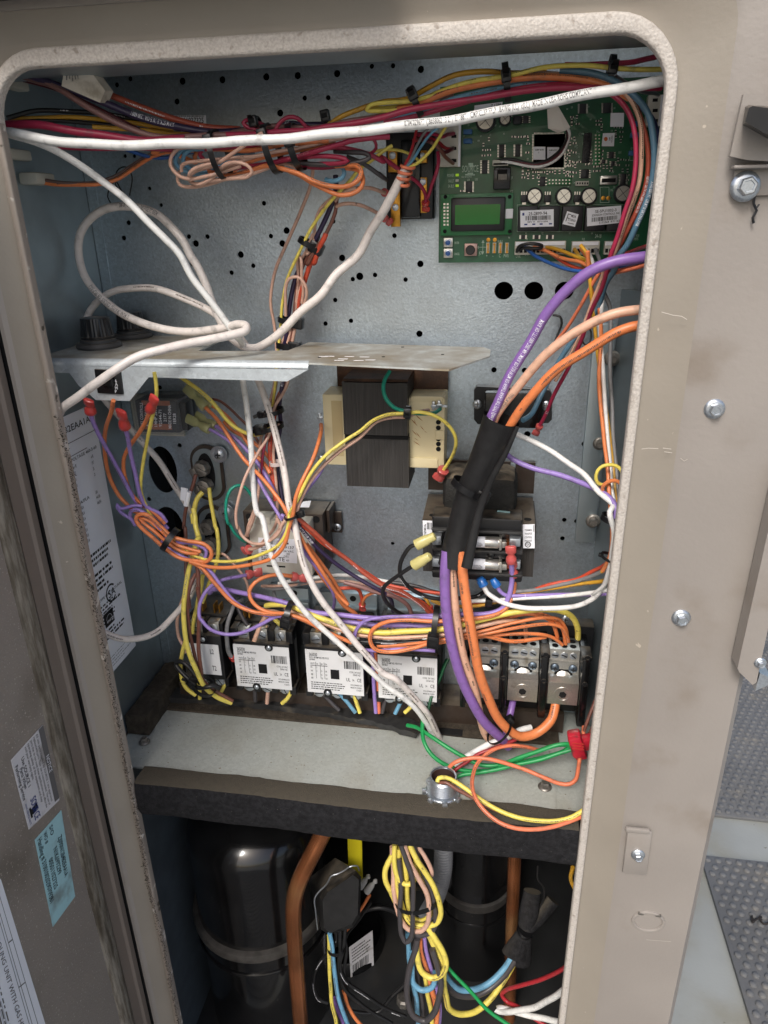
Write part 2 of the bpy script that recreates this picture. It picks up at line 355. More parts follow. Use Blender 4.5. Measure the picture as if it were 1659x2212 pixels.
for k, (x, y, a) in enumerate(((1612, 1985, .3), (1640, 1988, 1.2))):
    p = WZ(x, y, GZ + .02); mb = MB(); mb.tube(smooth_path([p + Vector((.014 * math.cos(a + j) + .01 * j, .01 * math.sin(2 * j), .002 * (j % 2))) for j in range(5)], .004), .0022, 6)
    tag(mb.build('twig', mat('dark_twig', (38, 34, 32), .8), smooth=60), ('dark twig scrap lying on the lower walkway mat, left of two', 'dark twig scrap lying on the lower walkway mat, right of two')[k], 'twig', 'twig scraps on the lower mat')
mat_pad(-.95, .655, -2.3, -.12, 'unseen added grey rubber mat in front of the cabinet, dimming light bounced inside')  # out-of-view mat added to darken the light bouncing into the cabinet
# ================================================================== cabinet
CAB = thing('electrical_cabinet', 'open taupe sheet metal cabinet of a rooftop unit with galvanised interior', 'cabinet', (0, .2, -1.2))
XL, XR, ZT, ZB, RC = -.2525, .2475, .267, -1.25, .036
YF = -.010                                                # outer face of the posts
def loop(dl, dr, dt, db, r, y, n=8):
    x0, x1, z1, z0 = XL - dl, XR + dr, ZT + dt, ZB - db; V = []
    for cx, cz, a0 in ((x1 - r, z1 - r, 0), (x0 + r, z1 - r, 90), (x0 + r, z0 + r, 180), (x1 - r, z0 + r, 270)):
        for k in range(n + 1):
            a = R(a0 + 90 * k / n); V.append(Vector((cx + r * math.cos(a), y, cz + r * math.sin(a))))
    return V
def ring(loops):
    mb = MB(); n = len(loops[0]); V = [p for l in loops for p in l]; F = []
    for i in range(len(loops) - 1):
        for k in range(n): F.append((i * n + k, i * n + (k + 1) % n, (i + 1) * n + (k + 1) % n, (i + 1) * n + k))
    return mb.add(V, F)
def off(d, y, r=None):
    return loop(min(d * .62, .030), d * .76 if d < .012 else d, min(d * 1.25, .034), d, (RC + d) if r is None else r, y)
def rim(name, m, left):
    L = [off(0, .008, RC), off(0, .0012, RC), off(.0008, .0002), off(.0022, -.0002), off(.0080, -.0006), off(.0094, .0002), off(.0105, .0042)]; n = len(L[0]); mb = MB(); V = [p for l in L for p in l]
    mb.add(V, [(i * n + k, i * n + (k + 1) % n, (i + 1) * n + (k + 1) % n, (i + 1) * n + k) for i in range(len(L) - 1) for k in range(n) if (k in (17, 18, 19, 20)) == left]).build(name, m, CAB, smooth=50)
rim('rim', M_RIM, False); rim('worn_rim', M_RIMWORN, True)
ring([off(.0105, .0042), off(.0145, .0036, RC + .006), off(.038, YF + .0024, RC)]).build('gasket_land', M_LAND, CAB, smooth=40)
ring([off(.038, YF + .0024, RC), off(.044, YF, RC), loop(.031, .118, .040, .05, .004, YF), loop(.031, .1235, .040, .05, .002, YF + .006), loop(.031, .1235, .040, .05, .002, .03)]).build('front_frame', M_PAINT, CAB, smooth=28)
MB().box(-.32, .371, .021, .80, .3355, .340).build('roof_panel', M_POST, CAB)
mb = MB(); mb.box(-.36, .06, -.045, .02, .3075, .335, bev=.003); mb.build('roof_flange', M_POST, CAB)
# scratches and scuffs on the right post
mb = MB()
for a in ('1429,674 1440,677 1455,681 1472,683 1484,690', '1386,970 1400,968 1422,969', '1432,968 1450,970', '1435,976 1452,978', '1470,990 1478,996 1485,992', '1396,2030 1420,2032 1450,2034', '1286,2166 1290,2140'):
    P = pts(a, -10.6)
    for p, q in zip(P, P[1:]): mb.quad(p + Vector((0, 0, .0003)), q + Vector((0, 0, .0002)), q - Vector((0, 0, .0003)), p - Vector((0, 0, .0002)))
mb.build('scratch', mat('scratch_white', (190, 182, 172), .7), CAB, smooth=0)
def hexbolt(c, r, parent, name='bolt', m=M_STEEL, axis=(0, -1, 0), mark=True):
    c = Vector(c); ax = Vector(axis)
    mb = MB(); mb.lathe([(r, 0), (r, r * .12), (r * .86, r * .28), (r * .70, r * .34)], c, axis, 24)
    b = mb.build(name, m, parent)
    MB().lathe([(r * .64, r * .3), (r * .64, r * .82), (r * .54, r * .95), (r * .40, r * .95), (r * .36, r * .88)], c, axis, 6).build('hex_head', m, b, smooth=20)
    return b
for x, y, r in ((1543, 883, 22), (1471, 1334, 20)): hexbolt(W(x, y, YF), mm(r, YF, x, y), CAB)
# clip plate low on the right post
b = MB().boxD(1350, 1795, 1403, 1890, -.0145, .003, bev=.001, rot=-1).build('clip_plate', M_PAINT, CAB)
mb = MB(); mb.boxD(1352, 1792, 1404, 1801, -.018, .0035, bev=.001).build('folded_edge', M_PAINT, b)
hexbolt(W(1378, 1846, -.0146), mm(17, YF), CAB)
P = []
c = W(1400, 1990, YF - .0004); 
for k in range(41):
    a = 2 * math.pi * k / 40; P.append(c + Vector((math.cos(a) * .0155, 0, math.sin(a) * .0135)))
MB().tube(P, .0017, 8).build('knockout_ring', M_PAINT, CAB)
mb = MB()
for da in (55, 125):
    mb.box(c.x + .0155 * math.cos(R(da)) - .003, c.x + .0155 * math.cos(R(da)) + .003, c.y - .002, c.y + .001, c.z + .0135 * math.sin(R(da)) - .0012, c.z + .0135 * math.sin(R(da)) + .0012, bev=.0006)
mb.build('knockout_tab', M_OLDSTEEL, CAB)

# inner walls
def sheet_with_holes(outer, holes, y, th):
    c = bpy.data.curves.new('c', 'CURVE'); c.dimensions = '2D'; c.fill_mode = 'BOTH'; c.extrude = th / 2
    for pl in [outer] + holes:
        s = c.splines.new('POLY'); s.points.add(len(pl) - 1); s.use_cyclic_u = True
        for q, (a, b) in zip(s.points, pl): q.co = (a, b, 0, 1)
    o = bpy.data.objects.new('c', c); me = bpy.data.meshes.new_from_object(o)
    mb = MB(); mb.add([(p.co.x, y + th / 2 - p.co.z, p.co.y) for p in me.vertices], [tuple(p.vertices) for p in me.polygons])
    bpy.data.objects.remove(o); bpy.data.curves.remove(c); bpy.data.meshes.remove(me)
    return mb
YB = .20
def disc(x, y, r, n=12, sx=1, sz=1):
    p = W(x, y, YB); rr = mm(r, YB, x, y); return [(p.x + rr * sx * math.cos(2 * math.pi * k / n), p.z + rr * sz * math.sin(2 * math.pi * k / n)) for k in range(n)]
HO = '225,175,5 252,183,5 281,170,5 394,175,7 480,172,7 491,180,5 575,166,7 590,166,5 643,163,7 728,159,7 803,143,5 382,219,6 658,212,5 709,211,5 605,244,7 270,337,4 290,337,4 323,407,4 348,443,4 570,439,5 278,481,5 268,514,5 408,511,5 423,526,7 448,511,5 520,550,7 547,574,5 585,510,5 610,526,7 619,498,7 720,478,5 500,589,5 416,571,5 852,509,5 908,570,7 739,557,7 777,597,8 762,603,5 810,594,5 876,604,5 724,648,5 703,699,5 758,693,5 906,721,7 717,477,5 849,142,5 909,150,7 1067,799,6 1133,800,6 1262,959,6 1269,995,6 1282,778,6 1158,723,5 1139,938,7 1219,1123,5 1245,1126,5 1215,1163,5 848,1174,4 388,962,5 322,1078,5 345,837,5 1020,110,5 1180,95,6 700,120,5 560,128,5 470,135,5 860,470,5'
hs, holes = [], []
for t in HO.split():
    q = [float(v) for v in t.split(',')]
    if all(math.hypot(q[0] - a[0], q[1] - a[1]) > q[2] + a[2] + 3 for a in hs): hs.append(q); holes.append(disc(*q))
for x in (1088, 1153, 1219): holes.append(disc(x, 628, 20, 25, 1, .93))
def oval(x, y, rx, ry): return disc(x, y, 1, 28, rx, ry)
holes += [oval(352, 1015, 32, 53), oval(366, 1141, 33, 50)]
sheet_with_holes([(-.3005, -.44), (.312, -.44), (.312, .33), (-.3005, .33)], holes, YB, .0016).build('back_panel', M_GALV, CAB, smooth=30)
mb = MB()
mb.box(-.302, -.291, YB - .0015, YB - .0002, -.43, .33); mb.build('corner_flange', M_GALV, CAB)
MB().box(-.31, .371, YB + .09, YB + .092, -.44, .33).build('cavity_wall', M_VOID, CAB)
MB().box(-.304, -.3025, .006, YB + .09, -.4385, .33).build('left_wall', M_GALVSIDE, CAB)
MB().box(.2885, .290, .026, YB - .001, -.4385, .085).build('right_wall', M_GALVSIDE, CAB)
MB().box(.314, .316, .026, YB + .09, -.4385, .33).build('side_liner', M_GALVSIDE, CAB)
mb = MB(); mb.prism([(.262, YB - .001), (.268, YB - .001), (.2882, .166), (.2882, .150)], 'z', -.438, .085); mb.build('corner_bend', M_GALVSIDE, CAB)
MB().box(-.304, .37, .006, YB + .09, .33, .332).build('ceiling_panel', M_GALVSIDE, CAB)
MB().box(-.30, .312, .008, .060, .2685, .270).build('top_shade_lip', M_GALVSIDE, CAB)  # lip added and deepened to shade the top of the interior
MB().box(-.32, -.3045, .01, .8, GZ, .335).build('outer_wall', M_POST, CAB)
MB().box(.3695, .3708, .031, .79, GZ, .306).build('outer_side', M_PAINT, CAB)
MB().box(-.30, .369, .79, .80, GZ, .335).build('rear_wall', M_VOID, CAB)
# bracket strip and bolts at the right corner
a = W(1258, 1000, .19); b = W(1302, 1000, .19)
MB().box(a.x, b.x, .193, .199, W(1280, 1175, .19).z, W(1300, 700, .19).z, bev=.0008).build('corner_bracket', M_GALVSIDE, CAB)
for x, y, r in ((1322, 774, 15), (1295, 958, 13), (1281, 1125, 15)): hexbolt(W(x, y, .193), mm(r, .19), CAB, m=M_OLDSTEEL)
hexbolt((.2884, .10, W(1366, 775, .1).z), .006, CAB, m=M_OLDSTEEL, axis=(-1, 0, 0))
# small number sticker high on the back panel
ps = Panel(W(372, 249, .1988), W(445, 249, .1988), W(446, 272, .1988), W(372, 272, .1988))
s_ = ps.sheet('number_sticker', M_WHITE, CAB); mb = MB(); ps.text(mb, '005011027325', .03, .72, .5, .9); ps.bars(mb, .04, .04, .96, .14, 40); mb.build('lettering', M_INK, s_, smooth=0)
# white socket on the left wall
mb = MB(); mb.box(-.3024, -.284, .085, .115, W(70, 400, .1).z, W(70, 374, .1).z, bev=.002); mb.build('wall_socket', M_IVORY, CAB)
mb = MB(); mb.box(-.3024, -.290, .04, .11, W(60, 185, .08).z, W(60, 150, .08).z, bev=.002); mb.build('wall_clip', M_IVORY, CAB); mb = MB(); mb.box(-.3024, -.294, .05, .10, W(60, 345, .08).z, W(60, 320, .08).z, bev=.002); mb.build('wall_clip', M_IVORY, CAB)

# ---- data sheet on the left wall
XW = -.3022
q0, q1 = WX(208, 868, XW), WX(287, 1410, XW)
yf, yb = .008, (q0.y + q1.y) / 2; zt, zb = q0.z, WX(262, 1430, XW).z
DS = Panel((XW, yf, zt), (XW, yb, zt), (XW, yb, zb), (XW, yf, zb), (1, 0, 0))
sh = DS.sheet('data_sheet', M_WHITE, CAB); mb = MB()
DS.text(mb, 'ZJ090N12B4B2EAA1A', .02, .055, .022, .9); DS.text(mb, 'N1K6992299', .03, .125, .018, .5)
DS.rect(mb, .0, .09, .96, .092); DS.rect(mb, .0, .135, .8, .137)
DS.text(mb, 'UNIT VOLTAGE 460-3-60', .42, .155, .011, .52)
rg = random.Random(3)
for i, (a, b, c) in enumerate((('w/o PE', '', 'w PE'), ('17.3', '', '19.7'), ('20', '', '25'), ('20', '', '25'))):
    DS.text(mb, a, .55, .18 + .022 * i, .011); DS.text(mb, c, .83, .18 + .022 * i, .011)
DS.text(mb, 'VOLT-PH-HZ', .18, .31, .012, .25); DS.text(mb, 'RLA/FLA', .5, .31, .012, .2); DS.text(mb, 'LRA', .8, .31, .012)
for i, (a, b, c) in enumerate((('460-3-60', '5.2  RLA', '44 LRA'), ('460-3-60', '5.2  RLA', '44 LRA'), ('460-3-60', '2.5  FLA', ''), ('460-1-60', '1.3  FLA', ''), ('460-1-60', '1.3  FLA', ''), ('460-1-60', '3.2  FLA', ''), ('208-230-1-60', '0.3  FLA', ''))):
    DS.text(mb, a, .18, .33 + .021 * i, .012); DS.text(mb, b, .52, .33 + .021 * i, .012)
    if c: DS.text(mb, c, .8, .33 + .021 * i, .012)
DS.lines(mb, .5, .50, .95, .56, 3, .5, 5); DS.lines(mb, .1, .58, .9, .66, 4, .5, 6)
DS.text(mb, 'LOW SIDE 250 PSIG', .12, .70, .011, .4); DS.text(mb, 'TYPE GAS: NATURAL', .55, .70, .011, .4)
DS.lines(mb, .1, .715, .95, .80, 6, .45, 7); DS.lines(mb, .1, .82, .9, .865, 3, .5, 8)
# certification ring and letters, energy emblem
def arcband(pn, u, v, r0, r1, a0, a1, n=28):
    k = pn.h / pn.w
    for i in range(n):
        t0, t1 = R(a0 + (a1 - a0) * i / n), R(a0 + (a1 - a0) * (i + 1) / n)
        mb.quad(*[pn.at(u + rr * k * math.cos(t), v - rr * math.sin(t), .0007) for rr, t in ((r0, t0), (r1, t0), (r1, t1), (r0, t1))])
def csa(pn, u, v, r):
    arcband(pn, u, v, r * .8, r, 40, 320); pn.text(mb, 'SA', u - r * .55 * pn.h / pn.w, v + r * .42, r * .85, r * 1.35 * pn.h / pn.w)
KV = lambda x, y: ((WX(x, y, XW).y - yf) / (yb - yf), (WX(x, y, XW).z - zt) / (zb - zt))
u, v = KV(239, 1280); csa(DS, u, v, .036); u, v = KV(254, 1290); DS.text(mb, 'US', u, v, .013); u, v = KV(229, 1314); DS.text(mb, 'C', u, v, .013)
u0, v0 = KV(223, 1335); u1, v1 = KV(248, 1345); DS.rect(mb, u0, v0 - .01, u1, v0 + .047); 
DS.lines(mb, .3, .935, .92, .985, 4, .16, 11)
mb.build('lettering', M_INK, sh, smooth=0)
mb = MB(); arcband(DS, (u0 + u1) / 2, v0 + .022, .018, .0195, 0, 180); DS.text(mb, 'energy', u0 + .03, v0 + .032, .014, (u1 - u0) * .75, o=.0010)
mb.v = [p + Vector((.0003, 0, 0)) for p in mb.v]; mb.build('emblem_print', M_INKW, sh, smooth=0)

# ================================================================== shelf, foam and floor inside the cabinet
ZS = -.44
MB().box(-.302, .288, .031, .21, ZS - .004, ZS - .0018).build('base_plate', M_SHELF, CAB)
poly = [WZ(x, y, ZS) for x, y in ((348, 1522), (600, 1549), (864, 1578), (1160, 1612), (1197, 1618), (1206, 1800), (285, 1705))]
poly = [(p.x, max(p.y, .026)) for p in poly]
MB().prism(poly, 'z', ZS - .0017, ZS).build('shelf_plate', M_SHELF, CAB, smooth=20)
for x, y, r in ((312, 1603, 15), (1177, 1700, 17)): hexbolt(WZ(x, y, ZS), mm(r, .06), CAB, 'shelf_bolt', M_OLDSTEEL, (0, 0, 1))
mb = MB(); mb.box(-.272, .235, .134, .199, ZS - .0016, ZS + .003, bev=.001); mb.build('felt_lining', M_FOAM2, CAB)
p0, p1 = WZ(905, 1577, ZS), WZ(1000, 1577, ZS); MB().box(p0.x, p1.x, p0.y - .006, p0.y + .004, ZS + .0012, ZS + .0036).build('cable_slot', M_VOID, CAB)
MB().box(-.26, .24, .155, .199, ZS + .003, ZS + .03).build('base_rail', M_BROWNSTEEL, CAB)
def strip(path, wd, hz, ys=0, jit=.0, seed=1, n=4):       # a ribbon of foam with thickness lying along a path of world points
    P = smooth_path(path, .006); rg = random.Random(seed); mb = MB(); V = []; F = []
    for i, p in enumerate(P):
        t = (P[min(i + 1, len(P) - 1)] - P[max(i - 1, 0)]).normalized(); sd = Vector((t.y, -t.x, 0)).normalized()
        for k, (a, h) in enumerate(((-.5, 0), (-.5, 1), (-.2, 1.08), (.2, 1.05), (.5, 1), (.5, 0))):
            V.append(p + sd * a * wd + Vector((rg.uniform(-jit, jit), rg.uniform(-jit, jit), h * hz + rg.uniform(-jit, jit))))
    for i in range(len(P) - 1):
        for k in range(6): F.append((i * 6 + k, i * 6 + (k + 1) % 6, i * 6 + 6 + (k + 1) % 6, i * 6 + 6 + k))
    F += [tuple(range(6)), tuple(range(len(P) * 6 - 1, len(P) * 6 - 7, -1))]
    return mb.add(V, F)
tag(strip([Vector((max(q.x, -.286), q.y, ZS)) for q in [WZ(x, y, ZS + .03) for x, y in ((290, 1545), (302, 1502), (330, 1456), (368, 1415))]], .028, .028, jit=.0006).build('foam_strip', M_FOAM2), 'short dusty foam strip leaning along the left wall on the shelf', 'foam strip')
tag(strip([WZ(x, y, ZS + .003) for x, y in ((362, 1506), (470, 1512), (600, 1524), (720, 1541), (830, 1562), (905, 1584))], .022, .008, jit=.0012, seed=4).build('rubber_flap', M_RUBBER), 'torn black rubber flap lying along the rear edge of the shelf', 'rubber flap')
# front foam
mb = MB(); n = 60; V = []; F = []; rg = random.Random(9)
for i in range(n + 1):
    t = i / n; x = -.2515 + t * .498; top = -.4388 + .0006 * math.sin(9 * t); bot = -.4865 - .003 * t + .0008 * math.sin(23 * t); e = .0007
    fy = .0012 * math.sin(7 * t)
    e = .0004
    for y, z in ((.0312, top - .004), (.0305 + .0008 * math.sin(31 * t), top + .0004), (.009 + fy, top + .0012), (.004 + fy, top - .0015), (.002 + fy, top - .012), (.002 + fy, bot + .010), (.005 + fy, bot), (.020, bot + .001), (.04, bot + .002)):
        V.append(Vector((x, y + rg.uniform(-e, e), z + rg.uniform(-e, e))))
for i in range(n):
    for k in range(9): F.append((i * 9 + k, i * 9 + (k + 1) % 9, i * 9 + 9 + (k + 1) % 9, i * 9 + 9 + k))
mb.add(V, F + [tuple(range(9)), tuple(range(n * 9 + 8, n * 9 - 1, -1))])
tag(mb.build('foam_bar', M_FOAM), 'thick black foam bar along the front edge of the middle shelf', 'foam bar')
# fuzz of dirt along the left rim
mb = MB(); rg = random.Random(5)
P = smooth_path(pts('D 122,900 150,1000 165,1090 186,1230 205,1310 236,1460 255,1560 268,1640 300,1790 318,1900 345,2010 380,2180 395,2260', -1), .0016)
for p in P:
    for k in range(4):
        q = p + Vector((rg.gauss(.0005, .0016), rg.uniform(-.001, .0), rg.uniform(-.001, .001))); r = rg.uniform(.0006, .0018)
        d = Vector((rg.uniform(-1, 1), rg.uniform(-1.2, .1), rg.uniform(-1, 1))) * r
        mb.add([q, q + d + Vector((0, 0, r * .6)), q + d * .4 - Vector((0, 0, r * .5)), q + Vector((r * .7, -.0006, 0))], [(0, 1, 2), (0, 2, 3), (0, 3, 1), (1, 3, 2)])
tag(mb.build('dirt_fuzz', mat('grey_fuzz', (66, 60, 52), .95, var=.5, vscale=300, spec=.1), CAB, smooth=0), None, None, kind='stuff')

# ================================================================== the hinged door, swung open on the left
XD = -.290
DOOR = thing('cabinet_door', 'dirty taupe cabinet door swung open on the left with labels inside', 'door', (XD, -.02, -1.2))
dy = lambda x, y: WX(x, y, XD).y
y1, y2, y3 = dy(204, 1659), dy(164, 1659), dy(128, 1659)
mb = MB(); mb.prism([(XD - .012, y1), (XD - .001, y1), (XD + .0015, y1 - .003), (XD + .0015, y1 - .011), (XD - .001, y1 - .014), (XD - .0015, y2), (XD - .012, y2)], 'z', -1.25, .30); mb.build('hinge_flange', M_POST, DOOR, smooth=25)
mb = MB(); V = []; F = []; n = 500; rg = random.Random(2); m = 9
for i in range(n + 1):
    z = -1.0 + 1.3 * i / n
    for k in range(m):
        t = k / (m - 1); y = y2 - .0002 + (y3 - y2) * t; b = math.sin(math.pi * t) ** .5
        V.append(Vector((XD - .003 + .005 * b + rg.uniform(-.0003, .0003) * (k not in (0, m - 1)), y + rg.uniform(-.0003, .0003), z)))
for i in range(n):
    for k in range(m - 1): F.append((i * m + k, i * m + k + 1, (i + 1) * m + k + 1, (i + 1) * m + k))
mb.add(V, F); mb.build('gasket', M_GASKET, DOOR, smooth=80)
MB().box(XD - .030, XD - .0028, -.56, y2, -1.25, .32).build('inner_panel', M_DOORPAINT, DOOR)
MB().box(-.2995, -.2880, y1 + .0006, .0, -1.25, .30).build('gap_shade_strip', M_VOID, DOOR)  # black strip standing in for the shaded gap between post and door
XD2 = XD - .0028
def dpanel(a, b, c, d): return Panel(*[WX(x, y, XD2) + Vector((.0004, 0, 0)) for x, y in (a, b, c, d)], n=(1, 0, 0))
# notice label (its lettering runs down the door): panel top edge = along the right side
P = Panel(*[q + Vector((.0004, 0, 0)) for q in (WX(91, 1566, XD2), WX(127, 1728, XD2), WX(61, 1792, XD2), WX(22, 1642, XD2))], n=(1, 0, 0))
sh = P.sheet('notice_label', M_DIRTYWHITE, DOOR); mb = MB(); P.rect(mb, 0, 0, .97, .15); mb.build('header_bar', M_INKG, sh, smooth=0)
mb = MB(); P.text(mb, 'NOTICE', .36, .125, .10, .22, o=.0011); mb.build('header_text', M_INKW, sh, smooth=0)
mb = MB(); P.text(mb, 'All unit parts supplied by SOURCE 1 are approved', .02, .25, .06, .9); P.text(mb, 'replacement parts. Their use is recommended. The use of', .02, .34, .06, .92)
P.text(mb, 'parts that do not meet these specifications may affect the', .02, .43, .06, .92); P.text(mb, 'operating safety of this equipment and may', .02, .52, .06, .8); P.text(mb, 'void your warranty rights.', .02, .61, .06, .45); mb.build('small_print', M_INKG, sh, smooth=0)
mb = MB(); P.text(mb, 'Use SOURCE 1', .10, .76, .085, .40); P.text(mb, 'Parts When', .20, .86, .085, .28); P.text(mb, 'Performing Service', .12, .96, .085, .48); mb.build('lettering', M_INK, sh, smooth=0)
mb = MB(); P.text(mb, 'SOURCE', .66, .80, .17, .30, o=.0011); P.text(mb, 'HVAC SERVICE PARTS', .66, .95, .05, .3); mb.build('logo_lettering', M_INKB, sh, smooth=0)
mb = MB(); P.rect(mb, .76, .64, .84, .70, .0009); P.rect(mb, .78, .70, .86, .83, .0008); P.rect(mb, .75, .83, .89, .88, .0009); mb.build('logo_numeral', M_INK, sh, smooth=0)
P = Panel(*[q + Vector((.0004, 0, 0)) for q in (WX(131, 1750, XD2), WX(161, 1936, XD2), WX(113, 2002, XD2), WX(74, 1814, XD2))], n=(1, 0, 0))
sh = P.sheet('serial_label', M_BLUEPAPER, DOOR); mb = MB()
for i, (a, u, wd) in enumerate((('ZJ090N12B4B2EAA1A', .22, .46), ('N1K6992299', .28, .30), ('005011027325', .33, .34), ('Handling # 3100100202907093B1', .03, .72))): P.text(mb, a, u, .28 + .22 * i, .15, wd)
P.text(mb, 'WO #', .03, .72, .12, .12); P.text(mb, 'S/O', .03, .5, .12, .1); mb.build('lettering', M_INK, sh, smooth=0)
P = Panel(*[q + Vector((.0004, 0, 0)) for q in (WX(0, 1898, XD2), WX(112, 2262, XD2), WX(-90, 2420, XD2), WX(-150, 2040, XD2))], n=(1, 0, 0))
sh = P.sheet('wiring_diagram', M_WHITE, DOOR); mb = MB()
P.text(mb, 'COOLING UNIT WITH GAS HEAT', .2, .28, .055, .62); P.rect(mb, .03, .08, .99, .086); P.rect(mb, .03, .14, .99, .146); P.rect(mb, .1, .17, .99, .176)
P.lines(mb, .15, .36, .95, .9, 14, .35, 21); P.rect(mb, .3, .086, .306, .14); P.rect(mb, .55, .086, .556, .17)
for i in range(7): P.rect(mb, .55, .40 + .03 * i, .95, .403 + .03 * i)
mb.build('lettering', M_INKG, sh, smooth=0)

# ================================================================== latch and neighbouring panel on the right
LT = thing('latch', 'taupe draw latch with a black handle at the upper right post', 'latch', W(1620, 280, -.012))
poly = [(W(x, y, -.022).x, W(x, y, -.022).z) for x, y in ((1604, 205), (1700, 208), (1690, 350), (1625, 347), (1612, 346), (1575, 338))]
MB().prism(poly, 'y', -.024, -.020).build('latch_plate', M_PAINT, LT, smooth=20)
mb = MB(); mb.box(W(1600, 300, -.02).x, W(1700, 300, -.02).x, -.0198, YF - .0006, W(1640, 335, -.02).z, W(1640, 235, -.02).z); mb.build('latch_base', M_PAINT, LT)
h0 = [(W(x, y, -.05).x, W(x, y, -.05).z) for x, y in ((1628, 228), (1720, 240), (1720, 300), (1655, 288), (1612, 262), (1620, 232))]
h1 = [(W(x, y, -.026).x, W(x, y, -.026).z) for x, y in ((1618, 226), (1720, 232), (1720, 312), (1662, 300), (1606, 268), (1612, 230))]
mb = MB(); V = [(a, -.048, b) for a, b in h0] + [(a, -.0242, b) for a, b in h1]
mb.add(V, [tuple(range(6)), tuple(range(11, 5, -1))] + [(i, i + 6, (i + 1) % 6 + 6, (i + 1) % 6) for i in range(6)]); mb.build('handle', M_BLACK, LT, smooth=20)
KB = thing('latch_bracket', 'small taupe angle bracket with a domed bolt below the latch', 'bracket', W(1610, 400, -.012))
mb = MB(); mb.boxD(1584, 356, 1700, 423, -.0135, .0030, bev=.001); mb.boxD(1586, 355, 1700, 363, -.024, .0104, bev=.001); mb.build('bracket_plate', M_PAINT, KB)
hexbolt(W(1609, 403, -.0136), mm(24, -.01), KB)
mb = MB(); mb.tube(smooth_path(pts('D 1632,418 1628,440 1634,455 1626,470 1628,482', -14), .002), .0009, 6); mb.tube(pts('D 1631,452 1640,441', -14), .0007, 6)
tag(mb.build('thread_scrap', M_BLACK), 'frayed black thread scrap hanging from the domed bracket bolt', 'thread')
SP = thing('side_panel', 'narrow folded taupe panel edge with cut corner at the right side', 'panel', W(1630, 1300, -.03))
pl = [(W(x, y, -.03).x, W(x, y, -.03).z) for x, y in ((1690, 1010), (1593, 1444), (1597, 1452), (1626, 1480), (1634, 1474), (1720, 1080))]
MB().prism(pl, 'y', -.030, -.013).build('folded_sheet', M_PAINT, SP, smooth=20)
mb = MB(); pl = [(W(x, y, -.02).x, W(x, y, -.02).z) for x, y in ((1624, 1478), (1634, 1440), (1660, 1452), (1652, 1466))]
mb.prism(pl, 'y', -.0295, -.010); mb.build('corner_clip', M_STEEL, SP); hexbolt(W(1642, 1432, -.03), .005, SP)
# ================================================================== bracket plate with switch and fuse holders
ZP = .037
BR = thing('switch_bracket', 'galvanised bracket shelf across the middle of the cabinet with bent front flange', 'bracket shelf', (-.1, .1, ZP))
fy = WZ(400, 779, ZP).y
wz = lambda x, y: (WZ(x, y, ZP).x, WZ(x, y, ZP).y)
tip = [wz(1060, 757), wz(1058, 770), wz(972, 799)]
notch = wz(430, 757); n2 = wz(528, 757)
poly = [(-.3022, fy + .006), (-.0278, fy + .006), (-.0262, fy - .004)] + [wz(970, 798), wz(1058, 769), wz(1060, 756), wz(1045, 750), wz(668, 739)] + [wz(622, 757), (n2[0], n2[1] - .003), (notch[0], notch[1] - .003), (notch[0] - .004, .1985), (-.3022, .1985)]
MB().prism(poly, 'z', ZP - .0016, ZP).build('top_plate', M_GALVTOP, BR, smooth=20)
mb = MB(); a = -.3022; b = -.0278; V = []; F = []
for i in range(7):
    t = R(90 * i / 6); V += [Vector((a, fy + .006 - .006 * math.sin(t), ZP - .006 + .006 * math.cos(t))), Vector((b, fy + .006 - .006 * math.sin(t), ZP - .006 + .006 * math.cos(t)))]
F = [(2 * i, 2 * i + 1, 2 * i + 3, 2 * i + 2) for i in range(6)]; mb.add(V, F); mb.build('fold', M_GALVBR, BR, smooth=80)
fz = lambda x, y: (W(x, y, fy).x, W(x, y, fy).z)
pl = [(-.3022, ZP - .006), fz(120, 804), fz(150, 806), fz(170, 833), fz(207, 864), fz(280, 866), fz(321, 815), fz(620, 824), (b, ZP - .007)]
pl = [(max(x, -.3022), z) for x, z in pl]
MB().prism([(-.3022, ZP - .006), (-.3022, fz(120, 804)[1])] + pl[2:], 'y', fy, fy + .0015).build('flange', M_GALVBR, BR, smooth=20)
mb = MB()
for x, y in ((828, 771), (956, 766), (870, 750), (690, 772)): 
    p = WZ(x, y, ZP); mb.lathe([(.0016, 0), (.0016, .0003)], p, (0, 0, 1), 10)
mb.build('plate_hole', M_VOID, BR)
mb = MB(); rg = random.Random(4)
for k in range(8):
    p = WZ(700 + 14 * k + rg.uniform(-4, 4), 775 + rg.uniform(-6, 6), ZP); mb.box(p.x - .004, p.x + .005, p.y - .0005, p.y + .0006, ZP, ZP + .0003, Matrix.Rotation(rg.uniform(-.15, .15), 3, 'Z'))
mb.build('paint_scrape', M_INKW, BR)
SW = thing('rocker_switch', 'black rocker switch set in the bracket flange, marked 6 AMP', 'switch', W(233, 825, fy))
MB().boxD(207, 799, 262, 851, fy - .0022, .012, bev=.0006, rot=2).build('switch_body', M_BLACK, SW)
mb = MB(); mb.boxD(219, 812, 243, 838, fy - .0062, .006, bev=.0015, rot=2); mb.build('rocker', M_BLACKG, SW)
mb = MB()
for i, ch in enumerate('6AMP'):
    p = W(251, 826 + i * 7.6, fy - .0026)
    mb.text(ch, lambda x, y, p=p: p + Vector((x * .0042 - .001, 0, y * .0031)))
mb.build('lettering', M_INKW, SW, smooth=0)
